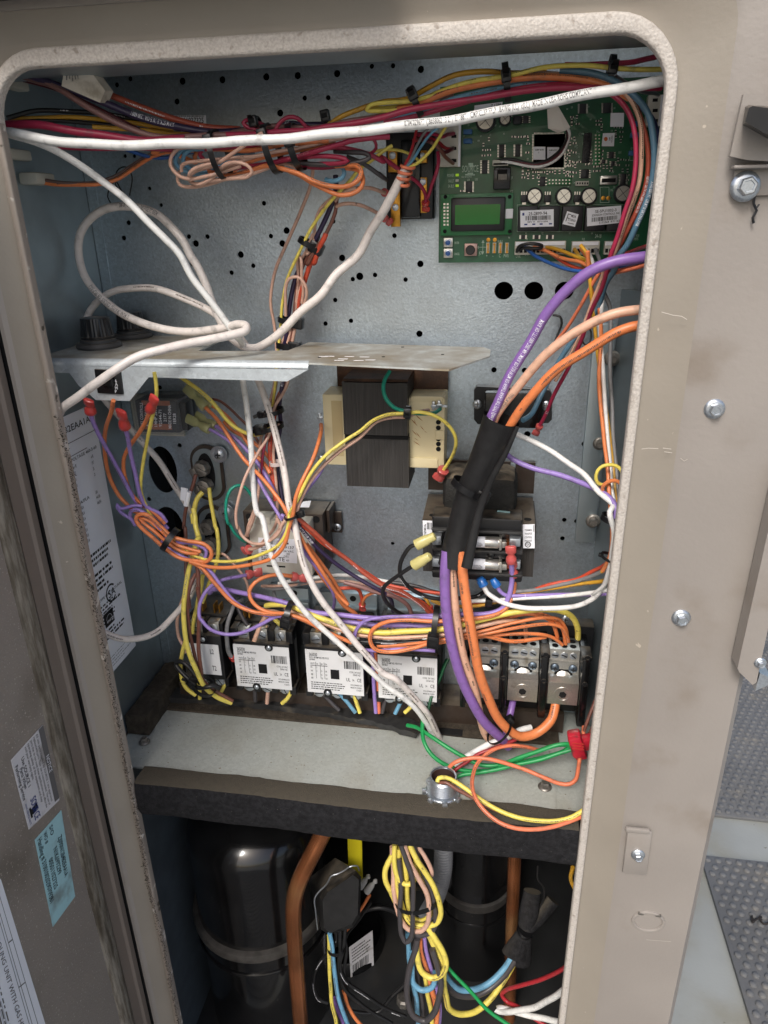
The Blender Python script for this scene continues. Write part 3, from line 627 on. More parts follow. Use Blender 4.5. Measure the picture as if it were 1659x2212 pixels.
def fuse_cap(x, y, label, sc):
    c = WZ(x, y, ZP); c.z = ZP + .0002; t = thing('fuse_holder', label, 'fuse holder', c, 'fuse holders on the bracket shelf')
    q = Vector(c); s = sc
    MB().lathe([(.0225 * s, 0), (.0230 * s, .002 * s), (.0215 * s, .0052 * s), (.0180 * s, .0056 * s), (.0178 * s, .0085 * s), (.0168 * s, .009 * s)], q, n=36).build('collar', mat('dusty_collar', (66, 66, 66), .55, updust=.4), t)
    mb = MB(); n = 60; V = []; F = []
    pr = ((.0168, .009), (.0170, .0115), (.0166, .012), (.0146, .0285), (.0140, .0300), (.0085, .0306))
    for j, (r, h) in enumerate(pr):
        for k in range(n):
            a = 2 * math.pi * k / n; rr = r * s * (1 - (.055 if (k % 3 == 0 and j in (2, 3)) else 0)); V.append(q + Vector((rr * math.cos(a), rr * math.sin(a), h * s)))
    for j in range(len(pr) - 1):
        for k in range(n): F.append((j * n + k, j * n + (k + 1) % n, (j + 1) * n + (k + 1) % n, (j + 1) * n + k))
    F.append(tuple(range((len(pr) - 1) * n, len(pr) * n))); mb.add(V, F); mb.build('ribbed_cap', mat('cap_black', (30, 30, 32), .3, updust=.3), t, smooth=25)
fuse_cap(215, 750, 'black ribbed fuse holder cap on the bracket shelf, the one nearer the front edge', 1.0)
fuse_cap(287, 729, 'black ribbed fuse holder cap on the bracket shelf, the one farther back', .93)

# ================================================================== control board
DB = .178
BD = thing('control_board', 'green control circuit board with a small lcd screen at the upper right', 'circuit board', W(1180, 380, DB))
x0 = W(948, 480, DB).x; zb0 = W(1100, 566, DB).z; zt0 = W(1150, 178, DB).z
MB().box(x0, .300, DB, DB + .0016, zb0, zt0).build('board_sheet', M_PCB, BD)
mb = MB()
for x, y in ((960, 550), (1390, 550), (965, 205), (1390, 205)):
    p = W(x, y, DB + .0017); mb.cyl(p, Vector((p.x, YB - .0005, p.z)), .003)
mb.build('standoff', M_IVORY, BD)
SILK = MB()
def silk(st, x, y, h, al='L', turn=0):
    p = W(x, y, DB - .00035); k = mm(h, DB, x, y); _, _, gw = glyphs(st); o = {'L': 0, 'C': -.5, 'R': -1}[al] * gw * k * .72
    SILK.text(st, lambda a, b: p + Vector((o + a * k * .72, 0, b * k)))
def srect(x0, y0, x1, y1, t=.9):
    for a, b, c, d in ((x0, y0, x1, y0 + t), (x0, y1 - t, x1, y1), (x0, y0, x0 + t, y1), (x1 - t, y0, x1, y1)):
        SILK.quad(W(a, b, DB - .00035), W(c, b, DB - .00035), W(c, d, DB - .00035), W(a, d, DB - .00035))
for st, x, y, h, al in (('POWER', 981, 382, 6, 'R'), ('FAULT', 981, 394, 6, 'R'), ('SA BUS', 981, 405, 6, 'R'), ('U19', 1009, 391, 4.5, 'L'), ('U18', 1026, 390, 4.5, 'L'), ('J8', 1104, 386, 5, 'L'), ('U22', 1102, 416, 5, 'L'), ('J9', 1226, 406, 4.5, 'L'), ('J10', 1324, 407, 4.5, 'L'), ('U17', 1342, 402, 4.5, 'L'),
    ('ENTER', 982, 527, 4.6, 'L'), ('CANCEL', 980, 551, 4.6, 'L'), ('JOY', 1034, 550, 7, 'L'), ('+', 1050, 556, 7, 'L'), ('-', 1064, 556, 7, 'L'), ('C', 1078, 556, 7, 'L'), ('PWR', 1088, 556, 7, 'L'), ('SA BUS', 1075, 524, 5, 'L'), ('OVR', 1114, 557, 7, 'L'), ('EPS1', 1134, 552, 6, 'L'), ('P9', 1136, 520, 5.5, 'L'), ('P10', 1257, 520, 5.5, 'L'),
    ('K1', 1135, 506, 4.5, 'L'), ('K2', 1170, 506, 4.5, 'L'), ('K3', 1229, 506, 4.5, 'L'), ('K4', 1277, 506, 4.5, 'L'), ('24-18', 1285, 514, 8, 'L'), ('RELAY FOR', 1362, 512, 5, 'L'), ('OUTPUTS', 1362, 519, 5, 'L'), ('COMM', 1250, 292, 4.5, 'L'), ('H13', 1265, 291, 4.5, 'L'), ('J14', 1288, 287, 4.5, 'L'), ('U11', 1336, 332, 5, 'L'), ('U15', 1273, 373, 4.5, 'L'), ('U14', 1321, 374, 4, 'L'), ('C17', 1362, 323, 4, 'L'), ('U4', 1325, 236, 4.5, 'L'), ('HVAC SERVICE PARTS', 997, 384, 3.2, 'L'), ('C45', 1318, 413, 4.5, 'L'), ('C42', 1198, 437, 4.5, 'L'), ('C41', 1136, 437, 4.5, 'L'), ('R88', 1098, 515, 3.5, 'L'), ('R92', 1240, 258, 4, 'L'), ('R177', 1240, 265, 4, 'L')): silk(st, x, y, h, al)
silk('SOURCE', 998, 372, 13); p = W(1014, 362, DB - .0004)
for a, b, c, d in ((1012, 352, 1022, 357), (1014, 357, 1023, 361), (1010, 373, 1022, 377), (1005, 376, 1026, 379)): SILK.quad(W(a, b, DB - .0005), W(c, b, DB - .0005), W(c, d, DB - .0005), W(a, d, DB - .0005))
srect(1117, 442, 1372, 501); srect(1296, 404, 1316, 438); srect(1360, 328, 1375, 347)
rg = random.Random(12)
for k in range(60):
    x, y = rg.choice([(rg.uniform(1130, 1380), rg.uniform(225, 400)), (rg.uniform(1000, 1090), rg.uniform(240, 330)), (rg.uniform(1225, 1270), rg.uniform(300, 350))]); silk(rg.choice('RCUD') + str(rg.randint(10, 99)), x, y, 3.4)
for a in (0, 90, 180, 270):
    c = W(1043, 534, DB - .0004); d = Vector((math.cos(R(a)), 0, math.sin(R(a)))); e = Vector((d.z, 0, -d.x)); l = mm(10, DB); q = mm(2.6, DB)
    SILK.quad(c + e * .0002, c + d * l + e * .0002, c + d * l - e * .0002, c - e * .0002); SILK.add([c + d * (l + q), c + d * (l - q) + e * q, c + d * (l - q) - e * q], [(0, 1, 2)])
SILK.build('silkscreen', M_SILK, BD, smooth=0)
def bpart(name, m, x0, y0, x1, y1, h, bev=.0003, rot=0, par=BD): return MB().boxD(x0, y0, x1, y1, DB - h, h - .0002, bev=bev, rot=rot).build(name, m, par)
# lcd module
LM = bpart('lcd_board', M_PCB2, 952, 418, 1107, 508, .006)
bpart('lcd_bezel', M_BLACK, 974, 426, 1091, 499, .011, .0015, par=LM)
MB().boxD(983, 442, 1080, 485, DB - .0114, .001).build('lcd_screen', M_LCD, LM)
mb = MB()
for i in range(7):
    for k in range(2): mb.boxD(958 + 7 * k, 439 + 7.4 * i, 962 + 7 * k, 443 + 7.4 * i, DB - .0068, .001)
mb.build('solder_pad', M_ALU, LM); mb = MB()
for x, y in ((962, 425), (1101, 425), (961, 500), (1101, 500)):
    p = W(x, y, DB - .0061); mb.lathe([(.0018, 0), (.0018, .0003)], p, (0, -1, 0), 12)
mb.build('lcd_hole', M_VOID, LM); bpart('lcd_tab', M_WHITE, 1092, 451, 1108, 472, .0075, par=LM)
def ic(x0, y0, x1, y1, pins=8, horiz=False):
    c = bpart('chip', M_CHIP, x0, y0, x1, y1, .0022); mb = MB()
    for i in range(pins):
        t = (i + .5) / pins
        if horiz:
            xx = x0 + (x1 - x0) * t
            for ya, yb in ((y0 - 3.6, y0), (y1, y1 + 3.6)): mb.boxD(xx - .9, ya, xx + .9, yb, DB - .001, .0006)
        else:
            yy = y0 + (y1 - y0) * t
            for xa, xb in ((x0 - 3.6, x0), (x1, x1 + 3.6)): mb.boxD(xa, yy - .9, xb, yy + .9, DB - .001, .0006)
    mb.build('pins', M_ALU, c)
for a in ((1041, 346, 1053, 375), (1006, 392, 1020, 415), (1078, 312, 1089, 340), (1113, 312, 1124, 338), (1252, 224, 1266, 245), (1303, 222, 1320, 244), (1255, 366, 1272, 385, 4), (1340, 375, 1352, 402), (1315, 328, 1326, 342, 4), (1166, 382, 1178, 402, 3), (1130, 250, 1142, 266, 4), (1320, 348, 1328, 358, 3), (1300, 345, 1308, 353, 3)): ic(*a)
ic(1153, 290, 1219, 362, 22); ic(1153, 290, 1219, 362, 22, True)
for x, y, r in ((1049, 262, 17), (1091, 259, 10), (1154, 424, 14), (1217, 424, 14), (1271, 424, 14), (1344, 418, 15)):
    p = W(x, y, DB - .0002); rr = mm(r, DB); b = MB().lathe([(rr, 0), (rr, .006), (rr * .93, .0064)], p, (0, -1, 0), 24).build('capacitor', M_CHIP, BD)
    MB().lathe([(rr * .8, .0062), (rr * .78, .0068)], p, (0, -1, 0), 24).build('can_top', M_ALU, b); q = p + Vector((0, -.00695, 0)); mb = MB()
    for a in (40, 130):
        d = Vector((math.cos(R(a)), 0, math.sin(R(a)))) * rr * .74; e = Vector((d.z, 0, -d.x)) * .045; mb.quad(q + d + e, q + d - e, q - d - e, q - d + e)
    mb.build('score_cross', M_INKG, b, smooth=0)
# phone jack, pin headers, connectors
J = bpart('phone_jack', M_BLACKG, 1066, 361, 1103, 409, .012, .001); MB().boxD(1074, 366, 1096, 388, DB - .0123, .0006).build('jack_opening', M_VOID, J)
mb = MB(); [mb.boxD(1077 + 2.6 * i, 376, 1078.4 + 2.6 * i, 388, DB - .0126, .0003) for i in range(7)]; mb.build('contact', M_OLDSTEEL, J)
def pins(x0, y0, nx, ny, st, m=M_ALU, base=M_CHIP, nm='pin_header'):
    b = bpart(nm, base, x0 - st * .6, y0 - st * .6, x0 + st * (nx - .4), y0 + st * (ny - .4), .002); mb = MB()
    for i in range(nx):
        for j in range(ny): mb.boxD(x0 + st * i - 1.4, y0 + st * j - 1.4, x0 + st * i + 1.4, y0 + st * j + 1.4, DB - .0045, .0024)
    mb.build('pins', m, b)
pins(1187, 389, 7, 2, 7.2, M_ALU, M_PCB2); pins(1287, 292, 2, 9, 7.6, M_ALU, M_PCB2); pins(1264, 292, 2, 8, 7.8, M_CHIP)
C_ = bpart('keyed_socket', M_IVORY, 1243, 391, 1272, 401, .006); mb = MB(); [mb.boxD(1246 + 5.4 * i, 394, 1249 + 5.4 * i, 398, DB - .0063, .0002) for i in range(5)]; mb.build('socket_hole', M_VOID, C_)
C_ = bpart('usb_socket', M_ALU, 1296, 379, 1334, 399, .006, .001); MB().boxD(1300, 385, 1330, 394, DB - .0063, .0003).build('usb_opening', M_VOID, C_)
for x, y in ((1303, 428), (1314, 428), (1055, 518), (1069, 518)): MB().lathe([(.0019, 0), (.0019, .0006), (.0009, .0007)], W(x, y, DB - .0002), (0, -1, 0), 12).build('plated_hole', M_BRASS, BD)
# relays with stickers
for x0_, x1_ in ((1119, 1161), (1164, 1209), (1214, 1259), (1264, 1308), (1312, 1362)): bpart('relay_block', M_CHIP, x0_, 445, x1_, 499, .012, .0008)
def sticker(nm, a, b, c, d, dd, m=M_WHITE): 
    P = Panel(W(*a, dd), W(*b, dd), W(*c, dd), W(*d, dd)); return P, P.sheet(nm, m, BD)
P, s_ = sticker('part_sticker', (1124, 455), (1196, 452), (1196, 489), (1124, 491), DB - .0123); mb = MB()
P.text(mb, '25-2899-94', .25, .30, .19, .55); P.bars(mb, .16, .34, .92, .60, 30); P.text(mb, 'REV H   RY11694', .22, .74, .09, .6); mb.build('lettering', M_INK, s_, smooth=0)
mb = MB(); [P.rect(mb, u, .80, u + .09, .88) for u in (.12, .36, .58, .86)]; P.rect(mb, .06, .14, .12, .30); mb.build('pen_mark', M_INKB, s_, smooth=0)
P, s_ = sticker('spec_sticker', (1268, 450), (1342, 444), (1341, 481), (1268, 489), DB - .0123); mb = MB()
P.text(mb, 'SE-SPU1002-3', .24, .30, .16, .62); P.text(mb, 'JOHNSON CONTROLS, INC', .14, .48, .12, .82); P.bars(mb, .14, .55, .90, .78, 30); P.text(mb, '5132364  RY1163', .36, .93, .12, .6); mb.build('lettering', M_INK, s_, smooth=0)
P, s_ = sticker('hand_sticker', (1225, 456), (1250, 463), (1242, 490), (1215, 484), DB - .0123); mb = MB()
P.text(mb, 'MDA', .45, .34, .2, .4); P.text(mb, 'STUBNO', .3, .64, .18, .6); P.rect(mb, .15, .2, .2, .75); P.rect(mb, .15, .15, .4, .2); P.rect(mb, .35, .8, .85, .84); P.rect(mb, .15, .45, .35, .5); mb.build('lettering', M_INK, s_, smooth=0)
P, s_ = sticker('chip_sticker', (1152, 317), (1178, 317), (1178, 345), (1152, 345), DB - .0025); mb = MB(); P.text(mb, '66M 4698', .15, .3, .12, .7); P.text(mb, '5.1', .4, .5, .12); mb.build('lettering', M_INK, s_, smooth=0)
P, s_ = sticker('chip_sticker', (1182, 318), (1208, 318), (1207, 345), (1182, 345), DB - .0025); mb = MB(); P.text(mb, '66M 6557', .15, .3, .12, .7); P.text(mb, '5.1', .2, .5, .12); mb.build('lettering', M_INK, s_, smooth=0)
P, s_ = sticker('code_sticker', (1319, 244), (1348, 244), (1347, 274), (1318, 274), DB - .0012)
P, s_ = sticker('dot_sticker', (1300, 288), (1328, 287), (1326, 316), (1299, 316), DB - .0012); mb = MB()
arcband(P, .32, .45, 0, .16, 0, 360); mb.build('orange_dot', mat('orange_ink', (206, 104, 40), .6), s_, smooth=0); mb = MB(); P.text(mb, 'VISION', .75, .2, .1, .5, turn=1); P.text(mb, 'SMT', .58, .3, .1, .3, turn=1); mb.build('lettering', M_INK, s_, smooth=0)
P, s_ = sticker('edge_sticker', (1025, 228), (1086, 220), (1084, 232), (1024, 240), DB - .004); mb = MB(); P.text(mb, '7 1788', .6, .7, .5, .35); mb.build('lettering', M_INK, s_, smooth=0)
# lamps
for y, on in ((378, 1), (390, 0), (401, 1)): bpart('indicator_lamp', mat('lit_led', (150, 190, 40), .4, emit=.35) if on else M_IVORY, 984, y - 2.8, 991, y + 2.8, .0022); 
for y in (524, 547):
    b = bpart('push_button', M_ALU, 958, y - 10, 978, y + 10, .004, .0006); p = W(968, y, DB - .004)
    MB().lathe([(.0036, 0), (.0036, .0016), (.003, .002)], p, (0, -1, 0), 20).build('button_ring', M_STEEL, b); MB().lathe([(.0024, 0), (.0024, .0028), (.002, .003)], p, (0, -1, 0), 20).build('button_cap', mat('blue_cap', (34, 84, 150), .4), b)
b = bpart('joystick', mat('pink_steel', (168, 140, 132), .35, metal=.6), 1003, 526, 1031, 553, .005, .0006); MB().lathe([(.0046, 0), (.0046, .0022), (.004, .003)], W(1016, 540, DB - .005), (0, -1, 0), 20).build('stick_cap', M_BLACK, b)
for x in (1054, 1068, 1081, 1095): 
    b = bpart('jumper', M_IVORY, x - 4, 524, x + 4, 547, .002); mb = MB(); mb.boxD(x - 1.5, 527, x + 1.5, 545, DB - .004, .0022, .0003); [mb.lathe([(.0012, 0), (.0012, .0024)], W(x, yy, DB - .002), (0, -1, 0), 10) for yy in (528, 544)]; mb.build('pins', M_BRASS, b)
def conn(x0, y0, x1, y1, n, h=.009, vert=False, miss=()):
    b = bpart('wire_socket', M_IVORY, x0, y0, x1, y1, h, .0004); mb = MB()
    for i in range(n):
        t = (i + .5) / n
        if vert: yy = y0 + (y1 - y0) * t; mb.boxD(x1 - 20, yy - 3.6, x1 - 9, yy + 3.6, DB - h - .0003, .0003)
        else: xx = x0 + (x1 - x0) * t; mb.boxD(xx - 3.2, y1 - 13, xx + 3.2, y1 - 4, DB - h - .0003, .0003)
    mb.build('socket_hole', M_VOID, b); mb = MB(); (mb.boxD(x0 + 2, y0 + 1, x1 - 2, y0 + 9, DB - h - .001, .001) if not vert else mb.boxD(x1 - 5, y0, x1, y1, DB - h - .001, .001)); mb.build('latch_rail', M_WHITE, b)
conn(1112, 521, 1222, 550, 12); conn(1235, 521, 1295, 550, 6); conn(1306, 521, 1340, 550, 4); conn(949, 255, 995, 360, 4, .010, True); conn(1398, 205, 1430, 272, 3, .010, True)
# small surface parts: uncountable clutter of resistors, joined
mb = MB(); m2 = MB(); rg = random.Random(31)
def smd(x, y, hz, sc=1):
    a, b = (3.6 * sc, 1.9 * sc) if hz else (1.9 * sc, 3.6 * sc); mb.boxD(x - a * .62, y - b, x + a * .62, y + b, DB - .0010, .0008) if hz else mb.boxD(x - a, y - b * .62, x + a, y + b * .62, DB - .0010, .0008)
    for k in (-1, 1):
        if hz: m2.boxD(x + k * a * .8 - a * .22, y - b, x + k * a * .8 + a * .22, y + b, DB - .0011, .0009)
        else: m2.boxD(x - a, y + k * b * .8 - b * .22, x + a, y + k * b * .8 + b * .22, DB - .0011, .0009)
for xa, ya, nx, ny, sx, sy in ((1130, 365, 4, 3, 11, 9), (1232, 300, 2, 5, 9, 10), (1223, 325, 2, 5, 8, 8), (1268, 330, 2, 4, 8, 8), (1330, 275, 2, 4, 12, 10), (1300, 325, 1, 4, 8, 9), (1335, 345, 3, 2, 10, 12), (1140, 300, 1, 5, 8, 10), (1155, 372, 9, 1, 9, 9), (1225, 350, 4, 2, 9, 9), (1090, 230, 3, 4, 12, 10), (1245, 205, 8, 1, 16, 9), (1285, 360, 5, 2, 9, 10), (1045, 300, 2, 4, 11, 12), (1235, 252, 2, 3, 12, 8), (1345, 368, 2, 3, 10, 10), (1290, 260, 2, 3, 9, 9), (1226, 372, 3, 2, 8, 8), (998, 412, 2, 1, 14, 8), (1108, 295, 4, 1, 10, 9)):
    for i in range(nx):
        for j in range(ny):
            if rg.random() < .88: smd(xa + sx * i + rg.uniform(-1, 1), ya + sy * j + rg.uniform(-1, 1), rg.random() < .6)
for x in (1130, 1159, 1188): smd(x, 512, True, 2.2)
tag(mb.build('tiny_resistors', M_CHIP, BD), None, None, kind='stuff'); tag(m2.build('solder_ends', M_ALU, BD), None, None, kind='stuff')
for x0_, y0_ in ((1001, 279), (1001, 299), (1362, 286), (1358, 325), (1362, 262)): bpart('film_capacitor', mat('blue_epoxy', (36, 96, 150), .4), x0_, y0_, x0_ + 19, y0_ + 11, .004, .0006)
for x0_ in (1125, 1176, 1240): 
    b = bpart('regulator', M_CHIP, x0_, 421, x0_ + 14, 437, .0035); mb = MB(); [mb.boxD(x0_ + 1 + 5 * i, 414, x0_ + 3.4 + 5 * i, 421, DB - .002, .001) for i in range(3)]; mb.boxD(x0_ + 3, 437, x0_ + 11, 442, DB - .002, .001); mb.build('pins', M_ALU, b)
b = bpart('inductor', M_CHIP, 1108, 250, 1128, 268, .005, .0015)

# ================================================================== terminal relay left of the board
RL = thing('terminal_relay', 'black open relay with brass strips and red spade terminals left of the circuit board', 'relay', W(885, 390, .19))
MB().boxD(834, 285, 936, 474, .172, .027, bev=.002).build('relay_base', M_BLACK, RL)
MB().boxD(866, 300, 908, 470, .160, .012, bev=.002).build('relay_body', M_BLACKG, RL)
for x0_, y0_, x1_, y1_ in ((838, 320, 858, 372), (844, 405, 864, 490), (903, 383, 922, 460), (903, 325, 922, 352), (895, 412, 900, 450)):
    b = MB().boxD(x0_, y0_, x1_, y1_, .163, .0088, bev=.0005).build('brass_strip', M_BRASS, RL)
for x, y in ((854, 448), (913, 393), (913, 338), (848, 336)): hexp = MB().lathe([(.0032, 0), (.0032, .0012), (.0016, .0018)], W(x, y, .1628), (0, -1, 0), 16).build('screw', M_STEEL, RL)

# ================================================================== left clear relay
RC_ = thing('cube_relay', 'clear cased control relay with printed cover below the bracket shelf at left', 'relay', W(340, 900, .19))
MB().boxD(296, 866, 384, 934, .165, .033, bev=.001).build('relay_core', mat('relay_dark', (40, 44, 58), .5), RC_)
MB().boxD(286, 853, 392, 941, .195, .0044).build('relay_flange', M_IVORY, RC_)
for a in ((306, 866, 366, 876), (310, 916, 370, 928)): MB().boxD(*a, .1635, .0013).build('contact_strip', mat('relay_copper', (196, 116, 84), .45), RC_)
MB().boxD(289, 860, 389, 939, .156, .038, bev=.0015).build('clear_case', M_CLEAR, RC_)
P = Panel(W(296, 935, .1555), W(294, 862, .1555), W(386, 864, .1555), W(388, 936, .1555)); mb = MB()
for i, (st, a, wd) in enumerate((('RELAY CONTROLS', .1, .8), ('24V / 50/60', .2, .6), ('1/2HP 240V', .2, .55), ('1/4HP 28VDC', .2, .7), ('92544-71', .2, .5), ('2177', .35, .25), ('MADE IN CHINA', .15, .7), ('1ER28', .3, .3))): P.text(mb, st, a, .16 + .11 * i, .07, wd)
mb.build('lettering', M_INKW, RC_, smooth=0)
MB().boxD(389, 870, 404, 930, .172, .02, bev=.001).build('terminal_base', M_BLACK, RC_)

# ================================================================== right relay
RR = thing('panel_relay', 'flat black relay with two mounting screws behind the big cables', 'relay', W(1105, 880, .19))
pl = [(W(x, y, .19).x, W(x, y, .19).z) for x, y in ((1030, 834), (1186, 842), (1192, 850), (1192, 905), (1184, 913), (1032, 915), (1024, 905), (1024, 842))]
MB().prism(pl, 'y', .188, .1990).build('relay_plate', M_BLACK, RR, smooth=20)
MB().boxD(1046, 848, 1172, 925, .172, .016, bev=.002).build('relay_body', M_BLACKG, RR)
for x, y in ((1031, 873), (1180, 876)): 
    b = MB().lathe([(.0052, 0), (.0050, .0016), (.003, .0028)], W(x, y, .1878), (0, -1, 0), 20).build('screw', M_STEEL, RR); p = W(x, y, .1848)
    mb = MB(); mb.box(p.x - .0028, p.x + .0028, p.y - .0004, p.y + .0004, p.z - .0005, p.z + .0005); mb.box(p.x - .0005, p.x + .0005, p.y - .0005, p.y + .0003, p.z - .0028, p.z + .0028); mb.build('screw_cross', M_INKG, b)
def phillips(p, r, parent, m=M_STEEL, washer=0):
    p = Vector(p)
    b = MB().lathe(([(washer, 0), (washer, .0012), (r * 1.1, .0014)] if washer else []) + [(r, .0012), (r * .96, .0012 + r * .25), (r * .6, .0012 + r * .5), (r * .1, .0012 + r * .52)], p, (0, -1, 0), 22).build('screw', m, parent)
    q = p + Vector((0, -.0012 - r * .53, 0)); mb = MB(); k = r * .55; t = r * .12; mb.box(q.x - k, q.x + k, q.y - .0003, q.y + .0003, q.z - t, q.z + t); mb.box(q.x - t, q.x + t, q.y - .0004, q.y + .0002, q.z - k, q.z + k); mb.build('screw_cross', M_INK, b); return b

# ================================================================== transformers
T1 = thing('transformer', 'large transformer with black laminated core between cream bobbins', 'transformer', W(810, 950, .19))
dF = .135
mb = MB(); mb.boxD(741, 827, 880, 940, dF, .055); mb.build('upper_core', M_LAM, T1); mb = MB(); mb.boxD(748, 949, 883, 1052, dF + .001, .054); mb.build('lower_core', M_LAM, T1)
MB().boxD(745, 939, 882, 950, dF + .003, .05).build('core_gap', M_VOID, T1)
zt = W(810, 826, dF).z
MB().box(W(740, 826, dF).x, W(880, 826, dF).x, dF + .002, .196, zt + .0002, zt + .003).build('rusty_cap', M_RUST, T1)
MB().boxD(728, 770, 968, 845, .190, .006).build('mounting_plate', M_RUST, T1)
mb = MB(); mb.boxD(700, 852, 745, 1004, .150, .04, bev=.001); b = mb.build('left_bobbin', M_CREAM, T1); MB().boxD(718, 866, 740, 985, .1494, .0008).build('bobbin_panel', mat('deep_cream', (206, 186, 138), .5), b)
mb = MB(); mb.boxD(882, 860, 960, 1010, .148, .042, bev=.001); mb.boxD(887, 856, 957, 868, .146, .03, bev=.001); mb.boxD(880, 990, 946, 1011, .146, .03, bev=.001); mb.boxD(940, 930, 960, 950, .146, .02, bev=.0006); b = mb.build('right_bobbin', M_CREAM, T1)
mb = MB()
for y in (912, 924, 948, 959, 970): mb.lathe([(.0026, 0), (.0026, .0004)], W(947, y, .1478), (0, -1, 0), 14)
mb.build('bobbin_slot', M_VOID, b)
mb = MB(); rg = random.Random(8)
for k in range(9):
    p = W(898 + rg.uniform(-4, 24), 905 + rg.uniform(-10, 55), .1475); a = rg.uniform(.5, 1.3); l = rg.uniform(.002, .006); d = Vector((math.cos(a), 0, -math.sin(a))) * l; e = Vector((d.z, 0, -d.x)) * .1; mb.quad(p + d, p + e, p - d, p - e)
mb.build('amber_stain', mat('amber_stain', (168, 112, 44), .5), b, smooth=0)
def lug(x, y, d, par): 
    mb = MB(); mb.boxD(x - 7, y - 12, x - 1, y + 6, d, .004, bev=.0005); mb.boxD(x - 9, y - 5, x + 3, y + 1, d - .001, .003, bev=.0005); mb.boxD(x - 4, y - 3, x + 14, y + 2, d + .002, .002); return mb.build('tab_terminal', M_STEEL, par)
lug(694, 905, .150, T1); lug(940, 880, .142, T1); lug(952, 878, .142, T1)
p = W(697, 990, .19); phillips(W(694, 990, .192), .004, T1); phillips(W(953, 1035, .194), .0045, T1)
T2 = thing('transformer', 'small transformer with dark steel core and ivory front under the crossing wires', 'transformer', W(615, 1170, .19))
MB().boxD(531, 1108, 700, 1240, .155, .042, bev=.001).build('steel_core', M_BROWNSTEEL, T2)
for x, y in ((538, 1116), (683, 1122)): MB().lathe([(.0042, 0), (.0042, .0003)], W(x, y, .1548), (0, -1, 0), 16).build('core_hole', M_VOID, T2)
mb = MB(); mb.boxD(541, 1125, 672, 1240, .138, .020, bev=.0012); mb.boxD(548, 1118, 584, 1132, .137, .02, bev=.001); b = mb.build('ivory_bobbin', M_IVORY, T2)
MB().boxD(576, 1222, 616, 1225, .1376, .0006).build('bobbin_slot', M_VOID, b)
P = Panel(W(558, 1161, .1376), W(641, 1165, .1376), W(642, 1217, .1376), W(559, 1210, .1376)); s_ = P.sheet('rating_sticker', M_WHITE, T2); mb = MB()
P.bars(mb, .30, .08, .55, .26, 9); P.text(mb, '5C-19137', .45, .40, .11, .48); P.text(mb, '75 VA', .08, .52, .08); P.text(mb, '460-24 VAC', .50, .55, .08, .42); P.text(mb, 'J1832', .73, .66, .08); P.text(mb, 'CLASS 2', .66, .77, .08); P.text(mb, 'BASLER', .08, .96, .17, .34); P.text(mb, 'TE', .52, .95, .17, .16); P.text(mb, '460V', .72, .94, .08); P.rect(mb, .75, .15, .79, .22); P.lines(mb, .08, .3, .4, .8, 6, .4, 41); mb.build('lettering', M_INK, s_, smooth=0)
P = Panel(W(655, 1084, .17), W(672, 1082, .17), W(668, 1096, .16), W(645, 1096, .16), n=(0, -.3, 1)); P.sheet('paper_tag', M_WHITE, T2)
mb = MB(); mb.boxD(706, 1103, 712, 1150, .168, .03); mb.boxD(706, 1106, 738, 1150, .194, .004); mb.build('mounting_ear', M_BROWNSTEEL, T2); phillips(W(729, 1138, .1935), .005, T2)
T3 = thing('fused_transformer', 'black control transformer with brown base plate and a two fuse block on its front', 'transformer', W(1040, 1130, .19))
pl = [WZ(x, y, W(1030, 1128, .118).z) for x, y in ((936, 1010), (1152, 1010), (1157, 1132), (912, 1122))]
zt = W(1030, 1128, .118).z
MB().prism([(W(912, 1124, .118).x, .118), (W(1156, 1132, .118).x, .118), (W(1152, 1060, .195).x, .196), (W(925, 1060, .195).x, .196)], 'z', zt - .004, zt).build('base_flange', M_BROWNSTEEL, T3, smooth=20)
MB().boxD(925, 996, 1155, 1062, .1945, .004).build('back_flange', M_BROWNSTEEL, T3)
MB().boxD(1102, 1000, 1113, 1042, .193, .0012, bev=.0004).build('mounting_slot', M_GALVSIDE, T3)
for x, y in ((935, 1113), (1140, 1122), (1135, 1066), (952, 1058)): 
    p = WZ(x, y, zt); MB().lathe([(.004, 0), (.004, .0003)], p, (0, 0, 1), 16).build('flange_hole', M_VOID, T3)
mb = MB(); a, b_ = W(955, 1080, .13), W(1117, 1085, .13); mb.box(a.x, b_.x, .130, .188, zt, zt + .046, bev=.011); mb.build('taped_coil', M_COIL, T3)
P = Panel(WZ(1075, 1102, zt + .012), WZ(1102, 1105, zt + .012), W(1100, 1118, .1285), W(1070, 1116, .1285)); P.sheet('torn_sticker', M_BLUEPAPER, T3)
MB().boxD(914, 1126, 1155, 1240, .125, .066).build('lower_core', M_LAM, T3)
P = Panel(W(913, 1124, .117), W(934, 1125, .117), W(934, 1162, .117), W(914, 1159, .117)); s_ = P.sheet('barcode_label', M_WHITE, T3); mb = MB(); P.bars(mb, .45, .1, .95, .5, 9); P.text(mb, '*01M6RG', .12, .2, .24, .7, turn=1); mb.build('lettering', M_INK, s_, smooth=0)
P = Panel(W(1129, 1133, .117), W(1155, 1132, .117), W(1155, 1184, .117), W(1130, 1184, .117)); s_ = P.sheet('maker_label', M_WHITE, T3); mb = MB(); 
for i, st in enumerate(('TERMIN', 'TRANSFOR', 'CONTROL', 'INDUST')): P.text(mb, st, .15, .27 + .15 * i, .08, .62)
arcband(P, .42, .84, .09, .12, 0, 360); P.text(mb, 'GE', .25, .88, .1, .34); P.rect(mb, .9, .04, .95, .3); mb.build('lettering', M_INK, s_, smooth=0)
FB = mb = MB()
for y0_, y1_, dd in ((1119, 1163, .100), (1186, 1206, .096), (1236, 1254, .092)): mb.boxD(933, y0_, 1128, y1_, dd + .006, .03, bev=.002)
